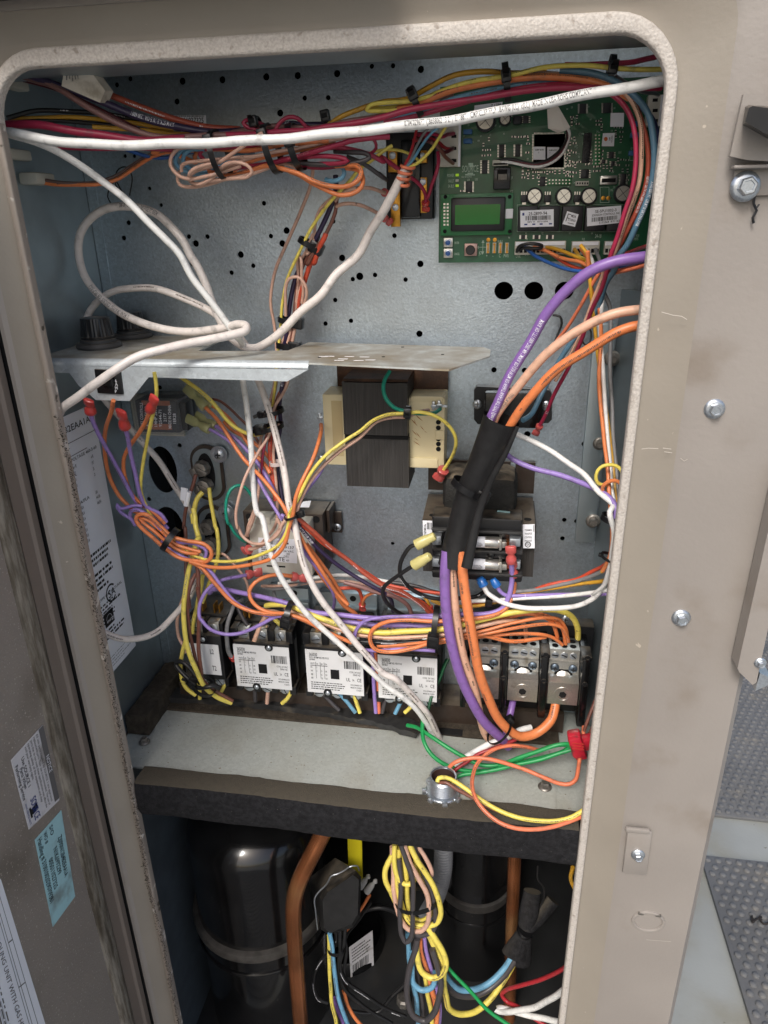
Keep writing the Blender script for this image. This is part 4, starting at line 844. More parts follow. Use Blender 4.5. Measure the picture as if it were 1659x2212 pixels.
mb.boxD(945, 1135, 1118, 1248, .116, .01); mb.build('fuse_block', M_BLACK, T3)
zz = [W(1030, y, .1).z for y in (1163, 1206)]
mb = MB()
for y, dd in ((1163, .106), (1206, .102), (1254, .098)):
    p = W(1030, y - 18, dd); mb.box(W(933, y, dd).x, W(1128, y, dd).x, dd - .004, dd + .028, p.z - .002, p.z + .0015, bev=.0012)
mb.build('dusty_ledge', M_RUBBER, T3)
for y, lbl in ((1172, 0), (1220, 1)):
    dd = .100; p0, p1 = W(985, y - 3, dd), W(1110, y + 1, dd); z = (p0.z + p1.z) / 2; xx = lambda q: W(q, y, dd).x; r = mm(13, dd)
    b = MB().cyl((xx(1000), dd, z), (xx(1050), dd, z), r * .92, n=20).build('fuse', M_WHITE, T3); mb = MB(); mb.lathe([(r, 0), (r, xx(1076) - xx(1048)), (r * .8, xx(1080) - xx(1048))], (xx(1048), dd, z), (1, 0, 0), 20); mb.lathe([(r, 0), (r, .02)], (xx(972), dd, z), (1, 0, 0), 20); mb.build('fuse_cap', M_ALU, b)
    mb = MB(); P = Panel((xx(1020), dd - r - .0002, z + r * .5), (xx(1046), dd - r - .0002, z + r * .5), (xx(1046), dd - r - .0002, z - r * .5), (xx(1020), dd - r - .0002, z - r * .5)); P.lines(mb, .1, .1, .9, .9, 4, .4, 50 + lbl); mb.build('lettering', M_INK, b, smooth=0)
    mb = MB(); mb.box(xx(1078), xx(1084), dd - r * .9, dd + .01, z - r, z + r, bev=.0006); mb.box(xx(1084), xx(1095), dd - r * .5, dd + .004, z - r * .7, z + r * .4, bev=.0006); mb.build('fuse_clip', M_ALU, T3); MB().box(xx(1093), xx(1102), dd - .003, dd + .006, z - r * .4, z + r * .4).build('clip_contact', M_COPPER, T3)
    mb = MB(); mb.box(xx(1100), xx(1124), dd - .004, dd + .01, z - .002, z + r * 1.1, bev=.001); mb.build('end_terminal', M_STEEL, T3); MB().box(xx(934), xx(954), dd - .004, dd + .01, z - r * .7, z + r * .9, bev=.001).build('end_terminal', M_STEEL, T3)
MB().lathe([(.004, 0), (.004, .001), (.002, .0022)], W(1061, 1199, .1), (0, -1, 0), 16).build('screw', M_BLACKG, T3)

# ================================================================== contactors
DC = .128
def contactor(label, cx, cy, three=True):
    c = W(cx, cy, DC); t = thing('contactor', label, 'contactor', c, 'black contactors in a row on the shelf')
    wv = mm(62, DC, cx, cy); zt = W(cx, cy - 45, DC).z - c.z; zb_ = W(cx, cy + 45, DC).z - c.z
    if not three: wv *= .62
    B = lambda x0, x1, y0, y1, z0, z1, bev=.001: MB().box(c.x + x0, c.x + x1, c.y + y0, c.y + y1, c.z + z0, c.z + z1, bev=bev)
    B(-wv * 1.02, wv * 1.02, .001, .030, zb_ + .001, zt + .004, .002).build('cover', M_BLACK, t)
    mb = B(-wv * 1.12, wv * 1.12, .022, .070, zb_ - .006, zt + .022, .002)
    xs = (-.66, 0, .66) if three else (-.5, .5)
    for i in range(len(xs) + 1):
        x = (-.99, -.33, .33, .99)[i] if three else (-.98, 0, .98)[i]
        mb.box(c.x + (x - .12) * wv, c.x + (x + .12) * wv, c.y + .006, c.y + .045, c.z + zt + .002, c.z + zt + .019, bev=.001)
        mb.box(c.x + (x - .12) * wv, c.x + (x + .12) * wv, c.y + .004, c.y + .03, c.z + zb_ - .010, c.z + zb_ + .002, bev=.001)
    mb.build('body', M_BLACK, t)
    lw = .205 * wv / (1 if three else .62)
    for x in xs:
        for up in (1, 0):
            z0, z1 = (zt + .003, zt + .019) if up else (zb_ - .011, zb_ - .0006)
            b = B(x * wv - lw, x * wv + lw, .009, .020, z0, z1, .0008).build('terminal_lug', M_ALU, t)
            MB().lathe([(lw * .78, 0), (lw * .78, .0012), (lw * .6, .0018)], (c.x + x * wv, c.y + .009, c.z + (z0 + z1) / 2 - .001), (0, -1, 0), 18).build('lug_screw', M_STEEL, b)
            mb = MB(); mb.box(c.x + x * wv - lw * .7, c.x + x * wv + lw * .7, c.y + .0069, c.y + .0074, c.z + (z0 + z1) / 2 - .0016, c.z + (z0 + z1) / 2 - .0006, Matrix.Rotation(.5 + x, 3, 'Y')); mb.build('screw_slot', M_INK, b)
        mb = B(x * wv - .004, x * wv - .0025, .024, .036, zt + .02, zt + .034, 0); mb.box(c.x + x * wv + .002, c.x + x * wv + .0035, c.y + .026, c.y + .038, c.z + zt + .02, c.z + zt + .032); mb.build('spade_tab', M_BRASS, t)
    for sz in (1, 0):
        xx, z = ((.3 if three else 0) * wv, zt - .001) if sz else ((-.28 if three else .1) * wv, zb_ + .0015)
        MB().lathe([(.0052, 0), (.0052, .0012), (.0046, .0014)], (c.x + xx, c.y + .0003, c.z + z), (0, -1, 0), 18).build('screw_boss', M_BLACK, t)
        MB().lathe([(.0030, 0), (.0030, .0010), (.0016, .0020)], (c.x + xx, c.y - .0011, c.z + z), (0, -1, 0), 16).build('screw', M_STEEL, t)
    k = .001
    if three:
        P = Panel((c.x - wv, c.y + k, c.z + zt), (c.x + wv, c.y + k, c.z + zt), (c.x + wv, c.y + k, c.z + zb_), (c.x - wv, c.y + k, c.z + zb_)); s_ = P.sheet('face_label', M_LABEL, t, .0008); mb = MB()
        T = lambda st, u, v, h, w=None: P.text(mb, st, u, v, h, w, o=.0011)
        T('365030', .07, .14, .075, .14); T('30 F.L. 40 AMP RES. PER POLE', .07, .19, .04, .34); T('600V MAX.', .07, .235, .035, .1); P.bars(mb, .67, .2, .96, .38, 26, .0011)
        for u in (.17, .25, .32): P.rect(mb, u, .27, u + .006, .66, .0011)
        P.rect(mb, .08, .35, .38, .362, .0011)
        for j, r_ in enumerate((('VOLTS', '1ph', '3ph', 'FLA'), ('120', '2', '', ''), ('240', '5', '10', '180'), ('480', '', '15', '150'), ('600', '', '20', '120'))):
            for u, q in zip((.08, .185, .262, .335), r_):
                if q: T(q, u, .33 + .085 * j, .04)
        T('COIL 24 VAC', .76, .47, .04, .2); T('50/60 HZ', .82, .53, .04, .13); T('UL', .70, .67, .08, .07); arcband(P, .835, .63, .045, .062, 30, 330); T('SA', .805, .66, .05); T('CE', .89, .67, .08, .07); T('VCU-SP4005-C71', .77, .77, .035, .2); T('MADE IN CHINA', .77, .83, .035, .19); T('CODE 1', .87, .89, .035, .1); P.lines(mb, .07, .73, .72, .93, 4, .4, 61, .0011)
        mb.build('lettering', M_INK, s_, smooth=0)
        mb = MB(); P.rect(mb, .43, .42, .58, .64, .0013); mb.build('plunger_window', M_VOID, t, smooth=0)
    else:
        z0, z1 = zb_ + .009, zt - .009
        P = Panel((c.x - wv, c.y + k, c.z + z1), (c.x + wv * .82, c.y + k, c.z + z1), (c.x + wv * .82, c.y + k, c.z + z0), (c.x - wv, c.y + k, c.z + z0)); s_ = P.sheet('face_label', M_LABEL, t, .0008); mb = MB()
        for st, u, v in (('L1', .08, .3), ('L2', .72, .3), ('T1', .08, .85), ('T2', .72, .85)): P.text(mb, st, u, v, .16, o=.0011)
        mb.build('lettering', M_INK, s_, smooth=0)
    return t
contactor('two pole contactor marked L2 and T2, leftmost in the row behind yellow and brown wires', 445, 1424, False)
k1 = contactor('three pole contactor with white label fully uncovered, right of the two pole one', 567, 1441)
gp = 'black contactors in a row on the shelf'
p0 = W(567, 1441, DC)
for x, y, lb in ((723, 1456, 'three pole contactor in the middle of the row, one white cable across its label corner'), (880, 1471, 'three pole contactor nearest the metal power lugs, two white cables across its label')):
    q = W(x, y, DC); dup(k1, (q.x, DC, p0.z), lb, gp)

# ================================================================== power lugs
PB = thing('power_distribution_block', 'three pole power block with silver lugs between black dividers at lower right', 'terminal block', W(1140, 1450, .17))
D0 = .112
def zz(y, d, x=1130): return W(x, y, d).z
pz = [zz(1518, D0), zz(1469, D0), zz(1449, D0 + .011), zz(1425, D0 + .013), zz(1423, D0 + .016), zz(1397, D0 + .018)]
dback = WZ(1130, 1371, pz[5]).y
prof = [(D0 + .03, pz[0]), (D0, pz[0] + .002), (D0, pz[1]), (D0 + .011, pz[2]), (D0 + .013, pz[3]), (D0 + .016, pz[3] + .0012), (D0 + .018, pz[5]), (dback, pz[5]), (dback, pz[0])]
for i, (xa, xb, note) in enumerate(((1012, 1077, 'left'), (1096, 1161, 'mid'), (1183, 1249, 'right'))):
    a, b = W(xa, 1495, D0).x, W(xb, 1495, D0).x; g = MB().prism(prof, 'x', a, b).build('lug', M_ALU, PB, smooth=20); wd = b - a
    MB().box(a - .0003, b + .0003, D0 + .0145, D0 + .02, pz[3] - .0012, pz[3] + .0002).build('lug_joint', M_INK, g)
    for k in range(3):
        x = a + wd * (.2 + .3 * k); z = (pz[4] + pz[5]) / 2
        MB().lathe([(wd * .125, 0), (wd * .125, .0006), (wd * .10, .0008)], (x, D0 + .0172, z), (0, -1, .08), 18).build('slot_screw', M_STEEL, g)
        mb = MB(); mb.box(x - wd * .1, x + wd * .1, D0 + .0160, D0 + .0163, z - .0007, z + .0007, Matrix.Rotation(.3 * (k - 1) + .2 * i, 3, 'Y')); mb.build('screw_slot', M_VOID, g)
        for dd in (.0075, .018):
            MB().lathe([(wd * .11, 0), (wd * .11, .0003)], (x, D0 + .018 + dd, pz[5]), (0, 0, 1), 16).build('lug_hole', M_VOID, g)
    for k in (.2, .8):
        phillips((a + wd * k, D0 + .0125, pz[3] - .0062), wd * .15, g, m=mat('blued_screw', (110, 124, 138), .35, metal=.8))
    n_ = Vector((0, -(pz[2] - pz[1]), .011)).normalized()
    hole = Vector(((a + b) / 2, D0 + .0080, (pz[1] * .3 + pz[2] * .7)))
    mb = MB(); mb.lathe([(wd * .30, 0), (wd * .30, .0004)], (hole.x, D0 + .0105, pz[2] + .0006), (0, -1, .35), 24); mb.build('cable_hole', M_VOID, g)
    MB().lathe([(wd * .24, 0), (wd * .24, .0014), (wd * .20, .002)], (hole.x, D0 + .0095, pz[2] - .0030), (0, -1, .6), 24).build('clamp_disc', M_ALU, g)
    cz = (pz[0] + pz[1]) / 2
    MB().lathe([(wd * .29, 0), (wd * .29, .0008), (wd * .22, .0008), (wd * .21, .0004)], ((a + b) / 2, D0 + .0001, cz), (0, -1, 0), 26).build('set_screw', M_ALU, g)
    MB().lathe([(wd * .13, 0), (wd * .13, .0004)], ((a + b) / 2, D0 - .0005, cz), (0, -1, 0), 6).build('hex_socket', M_VOID, g)
z0, z1 = zz(1550, D0 - .004), pz[5] + .004
for xa, xb, lo in ((994, 1006, 1548), (1079, 1093, 1552), (1164, 1181, 1556), (1252, 1270, 1568)):
    a, b = W(xa, 1495, D0 - .004).x, W(xb, 1495, D0 - .004).x; g = MB().box(a, b, D0 - .006, .17, zz(lo - 10, D0 - .004), z1, bev=.0015).build('divider', M_BLACKG, PB)
    MB().box(a - .001, b + .001, D0 - .004, D0 + .02, z1 - .003, z1 + .002, bev=.001).build('divider_cap', M_BLACK, g)
    for y in (1411, 1468): MB().lathe([(.0032, 0), (.0032, .0012), (.0018, .0013), (.0016, .0005)], (((a + b) / 2), D0 - .006, zz(y, D0 - .006)), (0, -1, 0), 16).build('rivet', M_BLACK, g)
MB().boxD(998, 1345, 1276, 1530, .160, .02, bev=.002).build('block_base', M_BLACK, PB)
MB().box(W(1010, 1400, .15).x, W(1282, 1400, .15).x, dback + .012, .198, pz[5] - .02, pz[5] + .001, bev=.002).build('top_shelf', M_BLACK, PB)
phillips(W(1221, 1336, dback + .011), .0045, PB)

# ================================================================== receptacle plates on the back panel, rails
for i, (x, y, lb, y2) in enumerate(((450, 1021, 'grey stadium shaped plate with two dark studs, upper of the pair on the back panel', 981), (463, 1147, 'grey stadium shaped plate with two dark studs, lower of the pair on the back panel', 1106))):
    t = thing('stud_plate', lb, 'terminal plate', W(x, y, YB), 'stud plates on the back panel')
    def stad(rx, ry, s=1):
        c = W(x, y, .199); a, b = mm(rx, .2) * s, mm(ry, .2) * s * 1.12; return [(c.x + a * math.cos(q), c.z + (b - a) * (1 if math.sin(q) > 0 else -1) + a * math.sin(q)) for q in [2 * math.pi * (k + .5) / 32 for k in range(32)]]
    MB().prism(stad(37, 58), 'y', .1965, .1988).build('outer_rim', M_BROWNSTEEL, t); MB().prism(stad(31, 51), 'y', .1955, .1964).build('inner_face', M_GALVSIDE, t)
    mb = MB(); c = W(x - 4, y + 2, .1953); 
    MB().prism([(c.x + .009 * math.cos(q) * 1.2, c.z + .026 * math.sin(q)) for q in [2 * math.pi * k / 24 for k in range(24)]], 'y', .1940, .1954).build('bushing', M_VOID, t)
    for dx_, dy_ in ((-12, -10), (-5, 27)):
        p = W(x + dx_, y + dy_, .19); b = MB().lathe([(.0105, 0), (.0105, .004), (.0085, .007), (.0085, .012), (.0065, .0125)], p, (0, -1, .1), 9).build('stud', M_OLDSTEEL, t, smooth=15)
        mb = MB(); mb.box(p.x - .003, p.x + .010, p.y - .014, p.y - .010, p.z - .0035, p.z + .002, Matrix.Rotation(.5, 3, 'Y'), .0006); mb.box(p.x - .010, p.x - .002, p.y - .016, p.y - .008, p.z - .006, p.z + .004, Matrix.Rotation(-.4, 3, 'Y'), .0006); mb.build('stud_clip', M_OLDSTEEL, b)
    phillips(W(473 if i == 0 else 489, y2, .1953), .0062, t, washer=.0104)
for i, (a, b, c, d, lb) in enumerate(((583, 1270, 668, 1345, 'galvanised mounting rail behind the contactor that stands second'), (690, 1282, 815, 1350, 'galvanised mounting rail behind the middle contactors'), (835, 1290, 970, 1360, 'galvanised mounting rail behind the last contactor'))):
    t = thing('mounting_rail', lb, 'rail', W((a + c) / 2, d, .19), 'mounting rails behind the contactors'); mb = MB(); mb.boxD(a, b, c, d, .188, .0115, bev=.001); mb.boxD(a + 2, b + 30, c - 2, b + 36, .180, .0085, bev=.0008); mb.build('rail', M_GALVSIDE, t); mb = MB(); mb.lathe([(.004, 0), (.004, .0004)], W((a + c) / 2 + 10, b + 11, .1878), (0, -1, 0), 14); mb.build('rail_slot', M_VOID, t)
# ================================================================== wires and cables
PRINTED = ('tan', 'orange', 'yellow', 'peach', 'lilac', 'white', 'salmon', 'brick', 'brown', 'redorange', 'mustard', 'black', 'lblue')
M_PRINT = mat('faded_print', (96, 80, 70), .6)
TM = dict(r=M_REDT, p=M_PINKT, y=M_YELT, g=M_GRNT, b=M_BLUT)
def wire(label, col, px, path, dd=60, terms=(), text=None, cat='wire', name='wire', group=None, sides=8, flat=1.0, ends=None):
    group = group or ('thick and sheathed cables in the cabinet' if cat == 'cable' else 'insulated wires in the cabinet')
    raw = pts(path, dd); P = smooth_path(raw); mid = P[len(P) // 2]
    r = px / 2 * (mid - CAM).dot(MR @ Vector((0, 0, 1))) / FPX
    P = kink(P, r * .14 if r < .0045 else r * .04)
    mb = MB().tube(P, r, sides, flat=flat); m = WM(col)
    marks = None
    if not text and px >= 8 and len(P) > 40 and col in PRINTED and _rk.random() < .9:   # worn, unreadable makers' print
        marks = MB(); i = _rk.randint(4, 12); N0 = Vector((_rk.uniform(-.5, .5), -1, _rk.uniform(-.1, .6)))
        while i < len(P) - 4:
            if _rk.random() < .14: i += _rk.randint(4, 14); continue
            d = (P[i + 1] - P[i]); N = (N0 - d * (N0.dot(d) / d.length_squared)).normalized(); B = N.cross(d.normalized())
            for q in (.05, .38, .7):
                a, b = P[i] + d * q, P[i] + d * (q + _rk.uniform(.12, .27)); h = r * _rk.uniform(.14, .24); N_ = N * r * 1.03
                marks.quad(a + N_ - B * h, b + N_ - B * h, b + N_ + B * h, a + N_ + B * h)
            i += 1
    if not terms and not text and not ends and not marks:
        o = mb.build(name, m, smooth=60); tag(o, label, cat, group); return o
    t = thing(name, label, cat, P[0], group); mb.build('insulation', m, t, smooth=60)
    if marks: tag(marks.build('worn_print', M_INKW if col in ('purple', 'dpurple', 'brick', 'black', 'dgrey') else M_PRINT, t, smooth=0), None, None, kind='stuff')
    for e, tm, L, wd in terms:
        p, q = (P[0], P[min(3, len(P) - 1)]) if e == 0 else (P[-1], P[max(-4, -len(P))]); d = (p - q).normalized(); k = mm(1, p.y, CX, CY) * 1.0
        k = (p - CAM).dot(MR @ Vector((0, 0, 1))) / FPX; l = L * k; w_ = wd / 2 * k
        TB = MB().tube([p - d * l * .10, p - d * l * .06, p + d * l * .22, p + d * l * .36, p + d * l * .46, p + d * l * .56, p + d * l * .97, p + d * l], [w_ * .9, w_ * 1.0, w_ * .92, w_ * .60, w_ * .60, w_ * .98, w_ * .98, w_ * .85], 12, flat=[1, 1, .95, .75, .6, .42, .42, .36])
        if tm in 'yb': TB = MB().tube([p - d * l * .18, p - d * l * .16, p + d * l * .5, p + d * l * .55, p + d * l * .9, p + d * l * .95], [w_ * .88, w_ * .98, w_ * .92, w_ * .8, w_ * .74, w_ * .6], 14, flat=.9)
        TB.build('terminal', TM[tm], t, smooth=50)
    if ends:
        p = P[-1] if ends > 0 else P[0]
    if text:
        for st, h, s0, ink, flip in ([text] if isinstance(text, tuple) else text):
            Q = P[::-1] if flip else P; A = [0]
            for a, b in zip(Q, Q[1:]): A.append(A[-1] + (b - a).length)
            T_ = A[-1]; k = r * 2 * h; v, f, gw = glyphs(st); mb = MB(); V = []
            j = 0
            for x, y in v:
                s = s0 * T_ + x * k * .72
                s = min(max(s, 0), T_ - 1e-6)
                lo, hi = 0, len(A) - 1
                while hi - lo > 1:
                    md = (lo + hi) // 2
                    if A[md] <= s: lo = md
                    else: hi = md
                p = Q[lo].lerp(Q[hi], (s - A[lo]) / max(A[hi] - A[lo], 1e-9)); d = (Q[min(hi + 1, len(Q) - 1)] - Q[max(lo - 1, 0)]).normalized()
                N = Vector((.1, -1, .3)); N = (N - d * N.dot(d)).normalized(); B = N.cross(d); a = (y - .5) * k / r
                V.append(p + (N * math.cos(a) * flat + B * math.sin(a)) * (r * 1.03 + .00008))
            mb.add(V, f); mb.build('lettering', ink, t, smooth=0)
    return t
cable = lambda *a, **k: wire(*a, cat='cable', name='cable', **k)
# ---- white cables
cable('thick white cable crossing the whole cabinet under the top opening edge, printed CMP/CL3P', 'bwhite', 21, 'D -12,283,34 q1 50,573,30 200,600 430,622 700,624 950,617 1200,602 1450,576 1659,553 q2 300,518,32 600,463 900,403 1150,360 1235,346,30 1300,330,34 1380,310,40', text=[('0704/0296FT  (JB#38062 13 21)  E118871  CMP/CL3P/FPLP 18AWG (UL)  c(UL)  MADE IN USA ROHS COMPLIANT', .52, .615, M_INKG, False)], sides=12)
cable('white cable sloping from the upper left edge down through the bracket to the shelf', 'bwhite', 13, 'D 10,286,32 q1 60,585,34 150,612,40 250,655 350,715,55 450,790 550,870 640,960 720,1040 D 390,553,75 q3 830,90 900,180 960,260 1010,330,90 1045,370,110 1055,420,130 1050,500,140 1050,540,135 1065,640,125 1080,800,115 1090,950 1110,1106,105 q5 1130,20,95 1160,140,85 1200,250 1250,340 1310,420,80 1400,510 1500,600 1600,690,82 1659,745 q6 80,800,88 150,865,98 210,960,122 225,1000,135', sides=10)
cable('long looped white cable with a round loop at the left and salmon wound end', 'white', 17, 'D 878,365,95 860,395,98 840,430,102 825,460,105 800,500,110 770,553,115 q3 1450,80,112 1380,170,108 1300,240,108 1230,310,110 1160,370,114 1100,398,118 1040,388,120 990,345,122 960,290,124 925,215,126 890,110,128 855,40,130 825,0,132 q1 790,1040,135 740,980,138 690,935,142 620,905,146 530,893,150 450,905 390,945,150 350,1010,148 340,1080 q3 345,20,145 362,75,140 400,140,136 450,195,134 500,235,132 560,268,130 640,298,124 720,317,120 800,325,112 880,322,104 960,312,94 1030,298,82 1064,306,72 1060,325,66 1010,340,60 900,364,48 800,382,38 700,405,28 600,437,19 500,492,10 420,548,7 350,598,8 280,648,12 255,680,22 235,720,32', sides=12, text=[('SMARTWIRE (TM)   DEVICE FT 0524', .5, .56, M_INKG, True), ('MADE IN USA', .5, .285, M_INKG, False), ('E143243 18 AWG  C(UL)US  OR FPLP (UL)', .5, .395, M_INKG, True), ('0478/0522', .62, .012, M_INKG, True)])
cable('white cable arching behind the front fuse holder, then down through the bracket', 'white', 15, 'q3 362,330,150 368,285 385,240,156 430,190,158 500,155,158 570,142,156 640,138,154 700,148,150 780,175,145 850,205,140 920,245,135 980,290,128 1030,345,126 1065,395,135 1090,450,142 1105,510,140 1120,545,134 1150,620,125 1180,720,118 1210,850,110 1235,980,100 1250,1080,92 q5 1270,40,86 1285,120,80 1310,220,74 1350,310,70 1400,390 1460,470,70 1530,560 1600,640,72 1659,700 q6 50,720,78 120,790,88 180,860,98 232,960,122 250,1010,138', sides=12)
cable('pinkish white cable running behind the left wires and out low at the left edge', 'white', 13, 'q3 440,600,150 455,625,150 520,700,160 600,790,170 680,880,175 740,970,178 800,1060,180 D 418,1120,182 432,1180,180 434,1230,175 q5 840,330,150 780,420,125 700,500,100 620,540,75 540,550,50 455,525,28 400,495,24', sides=10)
# ---- upper left bundle
wire('brick red thick wire entering at the top left corner beside the paper tag', 'brick', 14, 'q1 120,250,50 180,290,58 260,320,64 350,360,70 450,400,75 600,460,82 750,512,90 900,548,96 1040,560,105')
cable('dark purple cable with white print AWM STYLE 1015 OR 1230 600V at the upper left', 'dpurple', 15, 'q1 60,300,45 130,325,50 260,375,56 350,408 440,440,64 600,500,72 750,541,80 900,570,86 1040,565,96 1200,548,105 1400,540', text=('AWM STYLE 1015 OR 1230 600V', .6, .50, M_INKW, True), sides=10)
wire('mauve thick wire curving down from the top left corner onto the white cable', 'mauve', 13, 'q1 100,330,52 230,372,54 330,430,56 430,490,58 530,545,60 640,583,62 760,596,66 950,585,74 1100,575')
wire('maroon thin wire under the purple cable at the top left', 'maroon', 9, 'q1 100,345,70 230,380,74 330,425,78 430,475,82 520,520,88 600,560')
wire('black wire running level behind the upper left bundle, topmost there', 'black', 10, 'q1 30,510,60 150,481,75 300,478,85 450,493,92 600,520,98 780,558,104')
wire('mustard wire running level behind the upper left bundle below the black one', 'mustard', 9, 'q1 40,515,64 200,506,78 350,509,86 550,527,92 750,562,100')
wire('second black wire below the mustard wire in the upper left bundle', 'black', 9, 'q1 60,530,62 180,522,76 300,525,84 500,543,92 780,580,100')
wire('second mustard wire low in the upper left bundle, mostly hidden', 'mustard', 9, 'q1 400,548,84 550,557,92 750,575,98 900,585,104')
cable('thick crimson cable starting at the left opening edge just above the white cable', 'crimson', 17, 'q1 30,538,42 100,538,44 200,547,46 350,571,50 480,593,54 620,606,60 800,600,66', sides=10)
wire('crimson wire dipping just below the white cable at the upper left', 'crimson', 9, 'q1 150,610,60 210,630,64 300,639,70 450,644,76 600,642,82 760,650,88')
wire('dark brown wire from the white wall socket up to the bundle', 'taupe', 8, 'D 82,387,98 q1 230,785,100 320,792,105 420,788,112 500,760,118 580,710,118 660,665,110 740,648,104 800,645')
wire('orange wire from the white wall socket up to the bundle', 'orange', 8, 'D 84,393,98 q1 230,796,100 320,799,105 430,796,110 510,772,116 590,720,116 670,675,110 745,655,104 840,650')
wire('blue wire peeking out below the white cable left of the wire bundle', 'blue', 8, 'q1 540,645,110 580,658 630,674 700,682 760,672,112 840,655')
wire('thin black tie whisker loop low on the back panel at left', 'black', 3, 'q1 480,880,190 465,850 480,800 500,780 520,815 540,840 500,800 505,740,185 545,722,180 570,760,188 560,845,194')
# paper tag on the cables
P4 = [W(x, y, d) for x, y, d in ((138, 150, .046), (202, 162, .05), (227, 196, .055), (216, 222, .055), (133, 186, .046))]
mb = MB(); mb.add([p for p in P4] + [p + Vector((.001, .012, .001)) for p in P4], [(0, 1, 2, 3, 4), (9, 8, 7, 6, 5)] + [(i, i + 5, (i + 1) % 5 + 5, (i + 1) % 5) for i in range(5)])
tg = thing('paper_tag', 'cream paper flag tag wrapped round the upper left cables', 'tag', P4[0]); mb.build('tag_paper', mat('cream_paper', (206, 198, 184), .7, dust=(160, 150, 134), dscale=60), tg, smooth=20); mb = MB(); P = Panel(P4[0], P4[1], P4[2].lerp(P4[3], .4), P4[4]); P.lines(mb, .08, .12, .5, .62, 5, .45, 77, .0006, turn=1); mb.build('lettering', M_INKG, tg, smooth=0)
# ---- coiled bundle in the upper middle
wire('tan wire loop hanging lowest in the tied coil, long flat turn', 'tan', 8, 'r2 150,430,96 130,490,92 150,540,88 240,555,86 380,530,84 500,490,82 660,460,84 780,420,86 880,382,90 970,395,96 1050,430,104')
wire('tan wire loop at the far left end of the tied coil', 'tan', 8, 'r2 330,262,84 200,262,80 135,275,78 85,330,76 78,400,76 130,470,76 220,500,74 300,488 400,465,72 470,440 600,400,78')
wire('tan wire making the small right hand loop of the tied coil', 'tan', 8, 'r2 430,440,70 480,390,68 560,372,66 640,392,66 682,440,66 650,482,68 560,492,72 470,500,76 360,510')
wire('tan wire crossing slantwise over the coil up to the white cable', 'tan', 8, 'r2 250,500,80 215,468,70 240,430,68 340,390,68 440,370,68 500,330,68 560,290,66 620,250,62 700,190,58 760,155,60')
wire('tan wire running straight out of the coil to the upper right', 'tan', 8, 'r2 160,440,82 160,400,80 200,375,78 300,362,76 420,352,76 560,340,76 700,328,78 860,290,82 1000,270,86 1150,240,90 1300,205,94 1500,160,98')
wire('tan wire turning at the lower left inside the coil', 'tan', 8, 'r2 700,330,90 560,380,86 440,440,76 380,492,74 300,532,76 230,518,80 215,480,84 260,440,88 400,400,92')
wire('pale blue wire loop at the left end of the coil, outer', 'lblue', 9, 'r2 250,272,92 170,282,90 125,330,88 120,380,88 165,430,90 250,455,94 360,468,98')
wire('pale blue wire loop at the left end of the coil, inner', 'lblue', 9, 'r2 330,278,90 230,280,88 182,318,88 178,375,90 225,420,94 330,445,98 600,310,100 700,300')
wire('orange wire making the big double loop at the right of the coil, upper turn', 'orange', 10, 'r2 330,430,100 380,445,98 470,470,94 560,462,90 680,430,86 800,395,84 880,412,80 950,430,78 1030,455,76 1130,508,74 1250,548,72 1380,553,72 1465,512,74 1495,450,76 1465,403,80 1390,398,86 1300,400,92', sides=10)
wire('orange wire making the big double loop at the right of the coil, lower turn', 'orange', 10, 'r2 960,440,84 1040,470,80 1120,520,78 1220,570,76 1330,612,74 1430,600,74 1490,555,76 1503,490,80 1470,430,86 1380,415,92', sides=10)
wire('orange wire passing level under the white cable into the coil', 'orange', 10, 'r2 -60,300,108 60,290,106 270,370,104 260,330,100 300,285,96 420,272,94 640,288,92 760,272,90 900,240,88 1060,228,88 1250,215,92')
wire('orange wire deeper in the coil between the black ties', 'orange', 9, 'r2 500,470,104 640,380,102 800,330,100 950,300,98 1100,270,98 1300,225')
wire('crimson wire turning back inside the coil left of the first tie', 'crimson', 9, 'r2 480,410,100 380,400,98 320,345,92 293,312,90 320,278,90 420,272,90 560,262,92 760,240,92')
wire('crimson printed wire slanting from the coil to the upper right', 'crimson', 11, 'r2 470,425,98 640,402,94 800,385,90 1000,332,84 1150,290,80 1300,250,78 1430,208,76 1560,190,76 1700,184,80', text=('16 AWG (UL) MTW E10815 OR', .5, .42, mat('pink_ink', (214, 130, 140), .6), False))
wire('crimson wire looping back at the right end of the coil', 'crimson', 10, 'r2 900,350,90 1040,338,86 1200,326,84 1340,336,82 1390,356,82 1330,378,84 1200,385,88 1050,398,94 1200,412,98 1320,400,100')
wire('crimson wire leaving the coil right towards the terminal relay', 'crimson', 10, 'r2 1200,272,88 1290,262,90 1420,280,92 1560,320,96 1659,372,104 c7 60,60,108 190,150,112 290,225,118')
wire('short crimson wire bending down beside the relay corner', 'crimson', 7, 'r2 1560,190,98 1592,215,100 1600,270,104 1560,310,108')
wire('dark grey wire with a bend at the right end of the coil', 'dgrey', 10, 'r2 900,350,94 1030,376,90 1150,390,88 1350,386,86 1480,370,84 1553,340,84 1530,310,86 1400,298,90 1290,292,94')
wire('dark grey wire running right and down to the terminal relay', 'dgrey', 9, 'r2 1380,330,100 1500,380,104 1580,432,108 1659,492,114 c7 40,300,128 150,390,148')
wire('pale blue wire loop end hanging beside the orange loops', 'lblue', 10, 'r2 1250,385,100 1320,395,98 1365,430,96 1350,485,96 1280,512,98 1230,500,104')
wire('mauve tan wire riding on top of the bundle above the white cable', 'mauve', 10, 'r2 400,160,98 480,155,94 580,140,90 700,118,88 780,106,88 1000,112,88 1200,112,88 1400,70,88 1659,20,86 q2 100,455,84 300,405')
